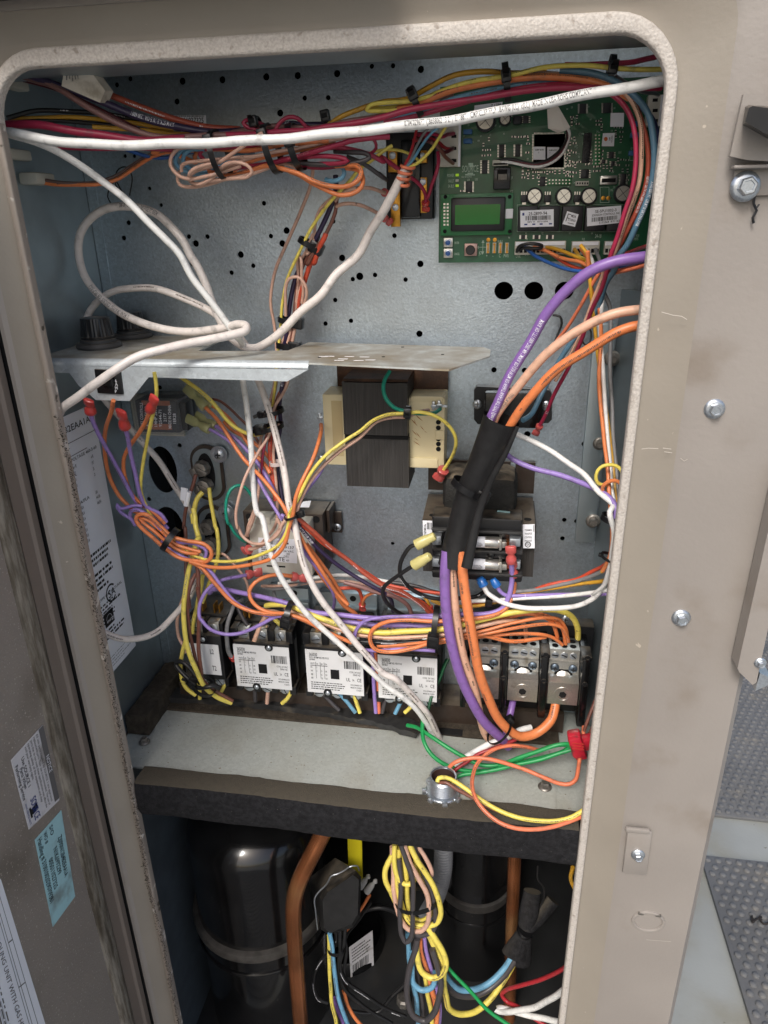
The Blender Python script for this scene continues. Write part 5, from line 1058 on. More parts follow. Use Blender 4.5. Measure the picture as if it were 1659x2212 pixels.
wire('thick crimson cable running along the bundle just above the white cable', 'crimson', 13, 'r2 -40,188,84 150,182,82 350,175,78 500,168,74 700,160,70 860,146,66 1000,142,64 1100,140,62 1250,110,60 1400,88,58 1659,38,56 q2 100,478,56 200,460 400,426,58 600,396,60 800,376,64 1000,380,70 1200,378,74', sides=10)
wire('crimson wire with a hump above the tied bundle', 'crimson', 9, 'r2 780,160,82 850,140,80 880,90,80 930,45,80 985,35,80 1040,60,82 1080,110,84 1150,130,88')
wire('crimson wire with a small round bend left of the tie heads', 'crimson', 9, 'r2 800,140,84 720,132,80 650,112,78 618,80,78 655,58,80 710,75,86 800,110,92')
wire('purple printed wire lying behind the tie heads', 'dpurple', 11, 'r2 700,150,104 850,110,102 950,82,100 1050,92,100 1200,100,102', text=('OV FI', .5, .45, M_INKW, True))
# ---- upper right bundle
wire('mustard wire arching highest over the circuit board, ends behind the yellow', 'mustard', 11, 'r2 1250,95,92 1330,40,90 1420,0,90 q2 0,438,88 100,425,86 200,372,80 300,326,76 420,310,76 560,318,80 700,312,86')
wire('yellow wire running to the right edge above the white cable', 'yellow', 10, 'q2 -60,470,92 0,468,88 120,448,84 230,402,78 380,352,72 550,327,68 700,290,66 850,284,66 1000,296,66 1230,298,64 1300,298', sides=10)
wire('yellow wire loop end lying on the bundle left of the tie', 'yellow', 9, 'q2 250,400,78 120,436,76 20,440,76 -60,452,78 -75,475,80 -20,482,84 100,470')
wire('peach wire in the upper right bundle that turns down the right side', 'peach', 10, 'q2 380,352,90 560,326,84 700,316,78 850,330,74 980,362,68 1060,424,62 1105,520,60 1115,640,60 1105,780,62 1060,910,64 1020,1030,68 990,1106,74 q4 960,20,80 940,100,96 880,250,112 820,400,124 740,540,134')
cable('orange cable in the upper right bundle passing under the tall tie', 'orange', 14, 'q2 60,470,84 150,450,80 300,388,76 500,350,72 700,334,70 900,352,70 1000,388,66 1060,425,66', sides=10)
wire('brown printed wire turning down the right side of the circuit board', 'brick', 11, 'q2 1000,385,70 1070,430,66 1110,520,64 1140,650,64 1130,800,66 1090,920,68 1040,1020,70 1010,1080,76 q4 980,30,84', text=('600V FT1 OR TW AWC 600V (UL) CSA TW', .5, .5, M_INKW, False))
wire('pale blue wire under the orange cable in the upper right bundle', 'lblue', 11, 'q2 -40,520,82 60,500,82 170,470,80 350,412,78 550,372,76 700,356,78 830,350,82')
wire('steel blue printed wire turning down the far right side of the board', 'steel', 13, 'q2 760,305,74 830,308,72 920,322,70 1000,352,66 1080,412,60 1140,490,56 1165,600,54 1165,720,54 1140,850,56 1090,980,60 1050,1060,66 1010,1106,72 q4 1000,50,84 960,120,98 920,230,112 870,290,118 800,390,122 740,480,124 690,580,110 640,680,96 600,710,84', text=('AWG 600V FT1 OR MTW DRIVING AWM', .5, .33, M_INKW, False), sides=10)
wire('dark blue wire at the far right edge of the board', 'dblue', 12, 'q2 1090,430,84 1160,520,80 1185,600,78 1190,700,80 1170,800,86 1120,900,96 1060,1040,110')
wire('crimson wire turning down beside the board to the spade of the panel relay', 'crimson', 10, 'q2 700,372,70 850,375,66 950,390,60 1010,428,56 1052,480,54 1080,560,52 1088,680,52 1072,820,52 1040,920,54 1010,1020,58 980,1106,62 q4 965,60,70 940,140,84 900,230,100 850,370,120 800,480,134 740,590,146 700,680,154 672,735,160', terms=((1, 'p', 26, 17),), text=('213', .7, .945, M_INKW, False))
wire('crimson thin wire lowest in the upper right bundle above the white cable', 'crimson', 10, 'q2 0,530,78 150,500,76 300,455,74 440,416,72 650,370,70 850,358,74')
wire('crimson wire at the dark top right corner', 'crimson', 11, 'q2 780,280,100 900,280,96 1060,272,86 1130,255,76 1200,240,64 1280,225,60')
wire('pale grey wire crossing the top right corner', 'grey', 8, 'q2 1000,330,80 1100,390,90 1160,402,110 1185,410,150')
# ---- wires into the board edge socket, left of the board
for i, (c, lb, pa) in enumerate((('red', 'red wire plugged third from the bottom in the edge socket of the board', 'b1 -130,420,120 -30,400,130 40,425,140 90,468,150 140,478,166'), ('crimson', 'crimson wire plugged uppermost in the edge socket of the board', 'b1 -100,380,120 0,372,130 70,395,140 105,378,150 150,370,166'), ('maroon', 'maroon wire plugged in the edge socket with a sharp bend', 'b1 -110,400,120 20,440,134 80,500,148 130,480,158 146,470,166'),
    ('brown', 'brown wire plugged lowest in the edge socket of the board', 'b1 -120,380,124 -40,410,128 40,460,134 90,530,144 146,576,166'), ('crimson', 'crimson wire dropping from the bundle to the right brass strip of the relay', 'b1 40,500,138 45,560,134 30,640,132 0,720,138 -25,800,146 -60,860,154'), ('crimson', 'crimson wire arching over the spiral to the lower right red spade', 'c7 180,130,112 320,240,118 460,345,124 580,430,132 660,530,138 690,620,146 685,700,150'))):
    wire(lb, c, 8, pa, terms=((1, 'r', 24, 18),) if i == 5 else ())
wire('pale blue wire fanning out of the stripped white cable end', 'lblue', 6, 'D 878,362,92 892,345,100 908,320,108 930,290,112 955,268,112'); wire('grey wire fanning out of the stripped white cable end', 'grey', 6, 'D 876,360,92 889,340,100 902,312,108 918,285,112 935,268,112'); wire('yellow wire fanning out of the stripped white cable end', 'yellow', 7, 'D 882,364,92 905,350,98 930,325,104 950,295,110 965,270,112'); wire('red wire fanning out of the stripped white cable end', 'red', 6, 'D 874,358,92 884,338,98 893,310,106 900,280,112')
P = []
ax = [W(868, 398, .098), W(882, 352, .094)]; d_ = (ax[1] - ax[0]); e1 = d_.normalized(); s1 = Vector((0, -1, 0)); s1 = (s1 - e1 * s1.dot(e1)).normalized(); s2 = e1.cross(s1); rr = mm(11, .095)
for k in range(90):
    a = k / 89 * 2 * math.pi * 3.6; P.append(ax[0] + d_ * (k / 89) + (s1 * math.cos(a) + s2 * math.sin(a)) * rr * (1 + .12 * math.sin(a * .7)))
tag(MB().tube(P, mm(2.9, .095), 8).build('wire', WM('salmon'), smooth=60), 'salmon wire wound in a spiral round the stripped end of the white cable', 'wire')
wire('tan wire marked 402 reaching from the bundle to the relay spade', 'tan', 8, 'r2 1300,660,128 1330,610,122 1400,575,118 1480,562,118 1560,566,124 1659,600,138 c7 120,560,146', terms=((1, 'p', 24, 18),), text=('402', .75, .55, M_INK, True))
wire('tan wire marked 281 reaching from the bundle to the lower relay spade', 'tan', 8, 'r2 1300,705,130 1340,685,126 1400,678,124 1480,690,126 1560,722,134 1630,760,146 1660,785,150', terms=((1, 'p', 24, 18),), text=('281', .75, .6, M_INK, True))
wire('yellow wire crossing behind the spiral to the brass strip', 'yellow', 6, 'q2 -60,660,130 -20,650,128 40,646,134 100,660,140 160,700,150')
# ---- vertical bundle down the middle
wire('yellow wire from the orange loops down the middle bundle', 'yellow', 7, 'r2 1720,250,108 1659,285,106 1560,362,106 1480,420,108 1400,520,112 1300,620,118 1200,740,124 1120,860,128 1050,1000,132 990,1120,136 q3 1240,100,142 1220,200,146 1212,300,150 1203,400,150 1195,500,152 1190,560,152 1180,640,150 1168,720,150')
wire('tan wire hanging straight apart from the middle bundle on its left', 'tan', 7, 'r2 1130,380,110 1132,430,112 1110,560,126 1050,720,140 980,880,150 900,1060,158 870,1126,160 q3 1180,100,164 1170,200,164 1185,300,164 1195,400,162 1200,500,160 1180,620,158 1160,740,152 1130,850,146', sides=8)
wire('tan wire leftmost inside the middle bundle', 'tan', 7, 'r2 1330,580,126 1290,622,128 1190,720,132 1150,830,134 1145,950,136 1090,1060,138 c6 860,370,140 820,470,142 770,560,146 790,640,148 770,740,148 740,880,150 690,1000,152 640,1100,154 c6 620,1300,154 590,1420,150')
cable('dark purple cable with white print running down the middle bundle', 'dpurple', 10, 'r2 1300,470,122 1305,560,126 1290,640,130 1250,740,132 1190,860,134 1150,940,136 c6 890,380,140 830,500,146 770,600,150 740,700,150 710,850,150 690,1000,152 680,1100,154 670,1300,150 650,1450,148 655,1560,150 z5 905,760,146 920,960,140 960,1200,130', text=[('M STYLE 1015 OR', .6, .36, M_INKW, True), ('E51153061', .6, .17, M_INKW, True)], sides=10)
wire('brown wire on the right of the middle bundle', 'brown', 8, 'r2 1340,600,124 1312,640,128 1300,740,130 1230,900,132 1160,1000,134 1090,1126,138 c6 870,440,140 800,560,144 760,700,148 740,880,148 730,1000,150 700,1100,152 690,1300,152 640,1400,146 600,1560,140')
wire('red orange wire at the right side of the middle bundle', 'redorange', 10, 'r2 1230,900,132 1215,940,132 1180,1000,134 1140,1126,138 c6 870,480,140 820,620,144 780,760,148 750,900,152 720,1010,154 700,1100,156 690,1290,154 640,1400,152 620,1500,148 600,1620,146 z5 850,700,140 860,860,136 875,1000,132 900,1200,124', sides=10)
wire('tan wire with a small rounded hoop beside the middle bundle', 'tan', 7, 'c6 690,880,146 688,780,142 690,700,140 710,645,138 760,632,138 800,665,138 820,720,140 810,790,144 770,860,148 730,960,150 700,1050,152')
wire('tan wire with an upright narrow bend above the second tie', 'tan', 7, 'c6 790,800,146 800,720,142 790,620,138 788,530,136 775,500,138 762,540,142 770,640,146 760,760,148 745,900')
wire('tan wire low in the middle bundle that bows left below the bracket', 'tan', 7, 'c6 760,900,146 740,1000,148 720,1100,150 700,1300,146 670,1370,140 620,1450,134 z5 840,600,130 760,730,120 690,860,108 620,1000,98 570,1150,92 540,1320,90 555,1443,90 z6 560,150,92 600,240,92 680,310,90 780,330,86 880,300,84 970,230,82 1030,120,84 1060,40,86')
wire('crimson wire in the middle bundle below the bracket', 'crimson', 6, 'z5 870,560,140 820,620,136 790,740,132 775,840,130 780,960,128 820,1060,124')
wire('tan wire straight down behind the white cables', 'tan', 7, 'z5 800,540,146 770,620,142 755,780,140 750,960,138 745,1120,134 720,1250,130 650,1440,128 z6 660,200,132 640,250,136')
wire('tan wire second behind the white cables, right', 'tan', 7, 'z5 930,500,146 900,600,142 880,760,138 890,900,134 905,1060,130 915,1200,124 915,1360,122 z6 970,60,118 930,170,122 860,260,130 800,330,138')
# yellow from bracket behind
wire('yellow wire curving from under the bracket past the clear relay to the middle tie', 'yellow', 9, 'z5 -20,40,120 70,100,118 200,190,116 300,280,118 380,370,120 460,470,122 560,550,126 660,595,130 740,600,134 810,570,138 860,540', text=('16 AWG (UL) MTW OR AWM', .4, .25, M_INKG, False))
# ---- clear relay wires
wire('orange wire from the upper olive spade of the clear relay down to the lower tie', 'orange', 9, 'z5 250,340,142 300,390,140 360,450,138 430,540,134 500,650,130 570,760,124 640,850,118 720,930,112 810,1030,104 880,1120,98 960,1230,92 1010,1320,88 z6 1130,120,86 1200,240,86 1290,400,88 1400,560,92 1500,720,98 1600,870,106 1700,960', terms=((0, 'g', 58, 23),))
wire('second orange wire from the upper olive spade of the clear relay', 'orange', 9, 'z5 310,330,150 380,370,150 460,440,148 540,530,146 600,600,144 660,690,142 720,790,138 790,860,134 850,950,128', terms=((0, 'g', 50, 20),))
wire('lilac wire from the lower olive spade of the clear relay down to the lower tie', 'lilac', 8, 'z5 285,545,142 340,570,140 420,620,138 500,680,134 580,770,130 660,870,124 740,1010,116 800,1110,108 870,1230,100 960,1370,92 z6 1020,30,90 1120,160,92 1180,280,92 1260,430,94 1380,580,98 1480,720,102 1550,850,110 1560,940,122 1545,1010,136', terms=((0, 'g', 56, 23),))
wire('second lilac wire from the lower olive spade of the clear relay', 'lilac', 9, 'z5 340,515,150 420,560,148 520,620,144 620,720,140 700,810,136 780,920,130 860,1060,122 900,1140', terms=((0, 'g', 48, 20),))
wire('orange wire with a black mark curving behind the lilac ones', 'orange', 8, 'z5 430,480,156 490,550,154 570,600,152 660,640,150 720,690,148 800,760,144 850,830', )
wire('brown thin wire leaving the clear relay towards the bundle', 'brown', 6, 'z5 330,280,162 400,300,160 480,360,158 560,440,156 640,520,154 700,600,150 750,680,146')
# ---- switch wires on the left
wire('lilac wire from the leftmost red spade under the switch to the tied coil at left', 'lilac', 9, 'c1 560,990,40 580,1100,46 650,1270,56 740,1420,66 830,1580,76 930,1780,86 1050,2000,94 1130,2130,100 1210,2240,104 c2 1300,30,106 1450,180,108 1580,330,108', terms=((0, 'r', 36, 26),))
wire('lilac wire from the middle red spade under the switch to the tied coil at left', 'lilac', 9, 'c1 1010,1180,50 1040,1300,60 1070,1440,70 1110,1600,78 1150,1800,86 1190,1980,92 1230,2120,98 1290,2240,102 c2 1480,130,106 1560,240,108', terms=((0, 'r', 58, 26),))
wire('orange wire from behind the middle red spade curving left to the tied coil', 'orange', 9, 'c1 860,850,44 830,1000,56 770,1200,72 742,1400,84 750,1600,90 790,1800,96 850,1950,98 940,2100,100 1040,2210,100 c2 1130,90,102 1200,130,102', text=('151', .7, .04, M_INK, False))
wire('orange wire from the right red spade under the bracket to the tied coil at left', 'orange', 9, 'c1 1350,960,48 1300,1090,62 1190,1280,74 1080,1440,82 1010,1580,88 995,1720,92 1020,1880,94 1090,2060,98 1190,2180,102 c2 1400,120,104 1540,260,106', terms=((0, 'r', 62, 24),))
wire('yellow wire hanging from the bracket left of the clear relay', 'yellow', 8, 'c1 1400,480,40 1420,620,42 1425,760,44 1410,900,48 1380,1050,56 1330,1280,68 1280,1520,80 1240,1750,88 1225,1950,94 1240,2100,100 c2 1420,260,104 1560,420,106')
wire('lilac wire loop at the left of the tied coil', 'lilac', 8, 'c2 1240,30,98 1130,20,96 950,60,92 905,10,92 920,60,92 1000,140,94 1090,190,94 1150,280,96')
wire('lilac wire small arch over the orange loop of the tied coil', 'lilac', 8, 'c2 1150,280,98 1080,160,94 1100,90,92 1190,80,90 1300,140,90 1400,220,92 1490,340,94 1560,430,96 q5 700,130,98 760,180,96 830,210,94 880,205,94 890,165,94 850,140,94 760,130,96')
wire('orange wire loop of the tied coil, outer turn', 'orange', 9, 'q5 880,215,92 780,200,92 720,160,92 660,110,90 610,70,88 585,35,88 600,12,88 640,15,88 690,60,90 740,105,90 800,125,90 880,140,90 912,170,90 905,205,90 870,222,92', sides=10)
wire('orange wire loop of the tied coil, inner turn', 'orange', 8, 'q5 860,180,94 800,175,94 730,135,94 670,85,92 620,45,92 605,25,92 640,35,92 700,85,94 760,140,94 820,160,94 868,172,94')
wire('yellow wire from the coil tie sagging right under the small transformer to the middle tie', 'yellow', 8, 'q5 740,110,98 820,175,96 900,208,92 1000,215,88 1080,200,84 1150,175,82 1200,145,80 1235,90,78 1250,30,78 z5 1020,1330,80 1100,1180,80 1160,1050,82 1230,930,84 1340,800,88 1460,700,92 1560,630,96 1659,570,98 c4 400,390,100 500,350,98 600,345,96 700,338,96 800,365,98 880,420,102 925,490,106 930,560,112 900,640,122 850,715,132', terms=((1, 'p', 34, 26),))
wire('orange wire from the coil sagging right under the yellow one to the middle tie', 'orange', 9, 'q5 820,215,90 900,235,88 1000,240,86 1100,225,84 1180,195,82 1230,140,80 1250,60,78 z5 1050,1330,78 1075,1180,78 1120,1060,82 1170,960,88 1230,830,96 1280,680,110 1310,560,128 1308,510,140', text=('152', .7, .72, M_INK, True))
wire('tan wire following under the yellow one from the tie up to the big transformer', 'tan', 8, 'z6 700,390,100 800,350,92 900,290,88 980,220,84 1040,100,82 z5 1060,1340,82 1130,1180,84 1190,1060,86 1260,960,90 1360,850,94 1480,750,98 1659,625,102 c4 420,400,104 520,375,104 610,370,104 700,335,112 755,325,130')
wire('lilac wire rising from the middle tie behind the yellow one to the transformer', 'lilac', 8, 'z6 900,440,100 980,330,92 1060,180,86 z5 1070,1330,84 1100,1230,86 1180,1100,90 1260,1000,98 1310,930,112 1330,880,126')
wire('teal ground wire hanging in front of the big transformer', 'teal', 9, 'c4 505,70,122 470,130,116 462,190,112 480,250,108 530,305,104 600,332,100 680,345,106 760,345,118 800,338,130 830,318,140', sides=10)
wire('teal ground wire hooped beside the small transformer', 'teal', 7, 'z5 720,1230,146 680,1150,142 620,1075,138 560,1058,134 500,1090,130 462,1170,126 450,1280,124 470,1400,124 z6 470,120,126 530,220,130 600,290,136 640,310,142')
wire('tan wire ending at the upper tab of the small transformer', 'tan', 8, 'z6 740,0,126 700,120,126 665,200,126 655,245,132', terms=())
wire('tan wire bowing to the left red spade of the small transformer', 'tan', 8, 'z6 960,60,96 1000,150,96 920,260,98 820,330,104 740,370,112 670,390,120', terms=((1, 'p', 22, 22),))
wire('lilac wire from the lower left red spade sweeping round and back to the right', 'lilac', 8, 'z6 660,650,118 560,670,112 450,690,106 340,730,100 250,800,96 190,890,92 160,990,88 165,1100,84 y1 290,380,82 350,450,80 430,490,76 520,505,76 620,495,78 720,460,80 820,410,82 900,365,84 990,335,86', terms=((0, 'p', 32, 22),), text=('132', .7, .09, M_INK, False))
wire('orange wire from the lower right red spade sweeping left then right into the tie', 'orange', 9, 'z6 1130,670,116 1040,655,112 930,650,108 820,680,102 730,740,96 680,820,92 690,900,88 740,970,86 820,1020,84 920,1045,82 1050,1050,80 1150,1080,80 y1 1200,390,80 1330,470,84 1500,540,88', terms=((0, 'p', 32, 22),))
wire('orange wire from the coil slanting down right to the lower bundle tie', 'orange', 9, 'q5 820,215,92 870,240,90 930,310,88 1000,385,86 1080,425,84 1160,440,82 1240,440,80 1320,470,82 1420,520,84 1520,565,86')
wire('lilac wire from the coil slanting down right beside the orange one', 'lilac', 8, 'q5 840,210,94 900,245,92 960,320,90 1020,390,88 1100,432,86 1180,450,84 1240,448,82 1300,460,86')
wire('thick lilac wire crossing level above the contactors', 'lilac', 11, 'q5 905,350,120 920,335,114 960,335,110 1040,350,104 1140,370,98 1240,395,92 1340,430,90 1480,445,88 1600,458,88 1659,460,88 q6 100,452,88 220,448,88 330,440,90 450,440,92 510,420,94 540,370,96 555,300,98 550,210,92', terms=((1, 'p', 40, 24),))
wire('lilac thick wire in the middle of the lower bundle', 'lilac', 12, 'q5 1440,470,94 1550,480,92 1659,487,92 q6 100,490,92 220,490,94 330,480,98 400,460')
cable('yellow printed cable running along the lower bundle to the right power lug', 'yellow', 13, 'q5 1150,405,104 1180,400,98 1250,405,92 1340,440,88 1420,470,86 1500,495,84 1600,515,84 1659,522,84 q6 100,515,84 230,510,84 330,490,86 430,465,88 560,432,92 680,422,96 770,430,102 815,455,108 835,500,114 838,545,122', text=[('16 AWG (UL) MTW OR AWM 600V TYPE FT1 OR CSA', .4, .2, M_INKG, False), ('L2', .7, .95, M_INK, False)], sides=10)
wire('peach wire under the yellow cable in the lower bundle', 'peach', 10, 'q5 1150,420,108 1250,425,98 1340,460,92 1420,490,90 1500,520,88 1600,540,86 1659,545,86 q6 100,540,86 220,535,86 330,515,88 430,490,92 520,470,98 600,480,112 615,545,122')
wire('black wire under the peach one in the lower bundle', 'black', 9, 'q5 1040,420,108 1160,410,104 1240,430,98 1340,480,94 1500,550,92 1659,565,92 q6 100,562,92 220,558,92')
wire('lilac thin wire looping left in the lower bundle', 'lilac', 8, 'q6 220,600,90 90,592,86 -40,600,84 -100,590,82 -125,555,80 -120,510,80 -80,470,80 0,455,80 100,452,80 220,458,82')
wire('orange wire looping left in the lower bundle, outer end round', 'orange', 9, 'q6 700,540,116 560,560,104 420,535,94 330,545,90 220,560,86 120,590,84 20,605,82 -40,592,80 -60,550,80 -45,505,80 10,475,80 100,465,80 220,472,80 330,465,82 470,448,86 520,425,92 550,380,98 565,320,104 560,270,100', terms=((1, 'p', 40, 22),), sides=10)
wire('orange wire upper of the three running to the right power lug', 'orange', 8, 'q6 -30,580,92 100,572,90 230,555,88 400,520,88 560,480,94 700,455,102 760,465,108 785,500,114 792,545,122')
wire('orange wire second of the three running to the right power lug', 'orange', 8, 'q6 0,590,92 150,578,90 300,555,88 450,525,90 600,495,98 720,485,106 770,500,110 790,530,116 797,560,122')
wire('orange wire lowest of those running to the right power lug', 'orange', 8, 'q6 100,590,96 300,550,94 450,535,98 600,525,104 690,530,110 740,548,116 770,575,120')
wire('orange printed wire arched over to the right power lug', 'orange', 9, 'q6 420,470,104 520,460,108 600,440,108 660,445,108 720,470,112 745,520,118 750,560,122')
wire('orange wire arched to the back hole of the right power lug', 'orange', 9, 'q6 560,440,112 640,435,112 720,455,112 770,500,116 785,570,122')
# right sagging wires
wire('orange wires leaving the bundle for the contactor spade, left one', 'redorange', 8, 'q5 1460,330,120 1540,330,126 1560,360,132 1565,400,140', terms=((1, 'r', 22, 16),))
wire('orange wire bent back above the contactor spade', 'orange', 7, 'q5 1659,340,118 1600,355,124 1572,380,132 1566,410,140')
cable('brick printed cable fanning right from the middle tie', 'brick', 10, 'z6 1180,60,88 1290,160,92 1420,280,98 1540,380,104 1659,470,110 q6 0,320,112 80,345,114 150,390,118 200,440,124')
cable('dark purple printed cable fanning right from the middle tie', 'dpurple', 9, 'z6 1160,80,90 1220,180,94 1330,320,100 1480,460,106 1659,600,112 q6 0,350,114 30,380,120 40,430,130', text=('AWM STYLE 1015 OR 1230 600V', .6, .04, M_INKW, False))
wire('salmon wire on top of the fan right of the middle tie', 'redorange', 9, 'z6 1220,130,94 1330,220,100 1450,330,106 1580,420,112 1700,500,116 q6 60,350,118 120,370,120 180,400,124 215,440,128', terms=((1, 'r', 18, 15),))
wire('orange printed wire steeply descending from the middle tie', 'orange', 10, 'z6 1190,220,98 1260,400,100 1360,560,104 1480,740,108 1560,840,112 1659,970,118 y2 100,350,124 150,420,130')
wire('second orange wire steeply descending from the middle tie', 'orange', 9, 'z6 1270,330,106 1380,480,110 1500,640,114 1600,800,118 1700,960,124')
wire('mauve wire in the fan dropping to the last contactor', 'mauve', 10, 'y2 0,60,112 150,100,112 300,150,114 450,180,116 550,230,120 610,290,126 640,370,132')
wire('tan wire crossing level behind the fan', 'tan', 7, 'q5 1130,320,150 1250,318,146 1400,300,142 1500,300,140 1600,320,138 q6 0,340,136 40,360,134')
wire('grey wire crossing level behind the white cables', 'grey', 7, 'z6 830,790,150 960,800,148 1100,780,146 1240,740,144 1400,690,142 1600,660,140')
wire('white wire crossing level behind the white cables', 'bwhite', 8, 'z6 980,740,148 1100,715,146 1250,695,144 1400,680,142 1659,650,138 q6 60,310,136 200,345,134 300,370,128 500,380,120')
wire('black wire curving from the upper yellow sleeve of the fuse block', 'black', 9, 'y3 140,235,78 80,255,78 30,320,78 0,400,80 5,480,82 50,550,86 y2 560,60,90 640,130,92 760,190,96 880,215,98 1050,210,104 1250,190,112 1340,130,122', terms=((0, 'y', 42, 26),))
wire('black wire curving from the lower yellow sleeve of the fuse block', 'black', 9, 'y3 120,385,76 60,420,78 0,460,80 y2 430,55,84 375,110,88 368,180,92 410,260,98 480,320,106 560,365,114 610,385,122', terms=((0, 'y', 42, 26),))
wire('black wire with grey print crossing to the fuse block', 'dgrey', 9, 'y2 440,60,128 560,75,126 700,100,124 820,140,122 900,160,118')
wire('orange wire crossing level below the fuse block', 'redorange', 8, 'y2 330,60,122 480,100,118 650,125,116 800,150,114 905,165,112 1000,190,110 y3 520,670,110 660,665,108 760,655,106 1100,540,98 1300,500,94 1420,440,86 1520,390,72 1560,330,58')
wire('grey wire rising to the right opening edge below the fuse block', 'grey', 9, 'y3 850,590,104 980,580,100 1150,545,96 1300,515,92 1420,475,84 1500,440,74')
wire('mustard wire rising to the right opening edge below the fuse block', 'mustard', 9, 'y3 230,650,112 300,680,110 440,700,108 600,690,106 800,640,104 1000,585,100 1200,555,96 1400,525,88 1520,500,78 1560,430,66')
wire('lilac marked wire running to the right opening edge below the fuse block', 'lilac', 9, 'y3 715,540,98 735,580,98 780,615,98 860,622,98 1000,618,96 1200,612,90 1450,612,76 1530,605,62', terms=((0, 'b', 18, 20),), text=('3', .8, .28, M_INKW, False))
wire('white wire from the blue ring terminal sagging lowest to the right opening edge', 'bwhite', 12, 'y3 615,535,96 640,590,96 700,640,94 780,680,92 900,705,88 1050,715,84 1200,712,80 1330,690,76 1430,640,70 1500,560,62 1540,480,54 1570,300,44 1585,150,40 1550,0,40 q4 990,1080,46 930,1020,56 870,950,70 800,900,84 720,840,94 640,800,98 570,770,98', terms=((0, 'b', 18, 22),), sides=10)
wire('white wire level above the sagging one to the right opening edge', 'bwhite', 9, 'y3 300,640,112 400,655,110 520,660,106 680,655,102 850,640,98 1050,630,94 1250,615,86 1450,595,72 1540,580,60')
wire('lilac wire from the black sleeve drooping to the tie at the right opening edge', 'lilac', 12, 'q4 515,845,100 560,880,96 640,915,90 750,945,82 850,980,72 920,1010,62 970,1045,52 1000,1090,44 q6 1000,20,42 985,60,44', sides=10)
wire('orange thin wire down the right corner to the tie at the opening edge', 'orange', 9, 'q4 880,-20,100 885,60,106 905,180,112 930,220,110 938,350,106 930,500,100 935,640,92 950,780,82 965,900,72 970,1000,60 980,1106,50 q6 985,60,46 980,160,46 968,210,48 945,255,52', sides=8)
wire('white thin wire down the right corner beside the orange one', 'bwhite', 9, 'q4 960,40,98 950,160,108 935,300,108 945,480,102 950,600,96 965,760,86 975,900,76 985,1010,64 1000,1090,54 q6 998,120,48 985,220,50 960,300,56 900,360,70')
wire('grey wire down the right corner', 'grey', 9, 'q4 950,160,124 975,220,122 980,360,116 975,500,110 985,650,102 990,780,92 1000,900,82 1008,1000,70 1005,1106,60')
wire('mustard wire down the right corner ending in a hoop', 'mustard', 8, 'q2 850,1060,120 880,1106,112 q4 890,100,106 905,250,112 920,420,110 950,600,104 975,780,92 990,900,82 1000,1000,70 1010,1106,60 q6 990,150,50 965,215,50 940,260,54')
wire('yellow wire hoop in front of the right corner wires', 'yellow', 8, 'q4 960,990,62 930,985,60 915,965,58 920,930,58 945,908,58 985,903,56 1015,915,50 1033,945,44 1040,980,40')
wire('orange wire hoop below the yellow hoop at the right corner', 'orange', 9, 'q4 960,1050,60 945,1010,58 955,985,56 985,970,54 1015,975,48 1035,1000,40')
wire('salmon wire rising from the lower right to the board sockets', 'salmon', 8, 'q4 735,380,140 790,310,130 850,210,116 900,120,106 930,70,100 950,20,98')
wire('thin black clip wire hooked on the back panel right of the bracket', 'black', 5, 'q4 730,255,190 760,262,188 768,290,188 750,340,188 735,380,186 715,420,190')
wire('thin black clip wire curl on the back panel behind the orange cable', 'black', 4, 'q4 860,330,190 855,360,186 870,385,186 890,370,188 895,330,190 880,300,192')
# board bottom socket wires
for i, (c, lb, pa) in enumerate((('blue', 'blue wire lowest from the long board socket to the right opening edge', 'b2 670,560,168 700,600,160 800,650,150 900,690,138 1000,712,126 1150,705,108 1300,680,86 1450,645,60 1520,625,46'), ('blue', 'second blue wire from the long board socket', 'b2 640,545,168 720,610,160 850,670,148 980,705,134 1100,712,120 1250,690,98'), ('orange', 'orange wire marked 227 from the long board socket', 'b2 700,548,168 780,570,160 880,620,150 960,640,140 1020,650,130 1080,680,118'), ('redorange', 'red orange wire from the long board socket', 'b2 735,548,168 820,590,160 930,660,148 1040,700,134 1200,715,112 1380,690,80 1520,655,50'),
    ('mustard', 'mustard wire from the long board socket', 'b2 790,548,168 850,560,160 920,580,150 990,610,140 1060,640,128'), ('yellow', 'yellow wire from the long board socket', 'b2 820,548,168 890,570,160 960,600,148 1040,625,136 1100,680,120'), ('mustard', 'mustard wire from the short board socket, leftmost', 'b2 985,560,168 1010,600,158 1040,660,142 1060,740,124'), ('orange', 'orange wire from the short board socket', 'b2 1030,560,168 1060,600,158 1090,660,142 1110,720,128'), ('bwhite', 'white wire from the short board socket', 'b2 1065,560,168 1090,600,158 1110,650,146 1115,720,128'), ('grey', 'grey wire from the short board socket', 'b2 1130,560,168 1145,600,160 1160,640,150 1170,720,138'),
    ('red', 'red wire behind the purple cable at the board corner', 'b2 1230,620,150 1340,590,130 1430,560,96 1500,535,60'), ('salmon', 'orange wire entering the right opening edge under the purple cable', 'b2 1080,700,124 1200,730,108 1350,705,76 1480,670,54 1530,650,44'))):
    wire(lb, c, 8, pa, text=('227', .6, .42, M_INK, False) if '227' in lb else None)
wire('black wire jumper hooped over the long board socket', 'black', 7, 'b2 590,575,166 600,545,158 650,525,154 710,522,154 760,535,156 755,550,158 700,555,160 630,552,160 600,570,164')
wire('white lead of the three wire plug arching over the large chip', 'bwhite', 6, 'b1 930,320,120 950,360,124 940,420,136 900,510,150 830,570,158 740,598,162 640,590,164 540,570,164 440,568,166')
wire('black lead of the three wire plug arching over the large chip', 'black', 6, 'b1 920,300,124 935,370,128 915,440,140 860,510,152 780,560,160 680,575,164 580,550,164 520,545,164 440,560,166')
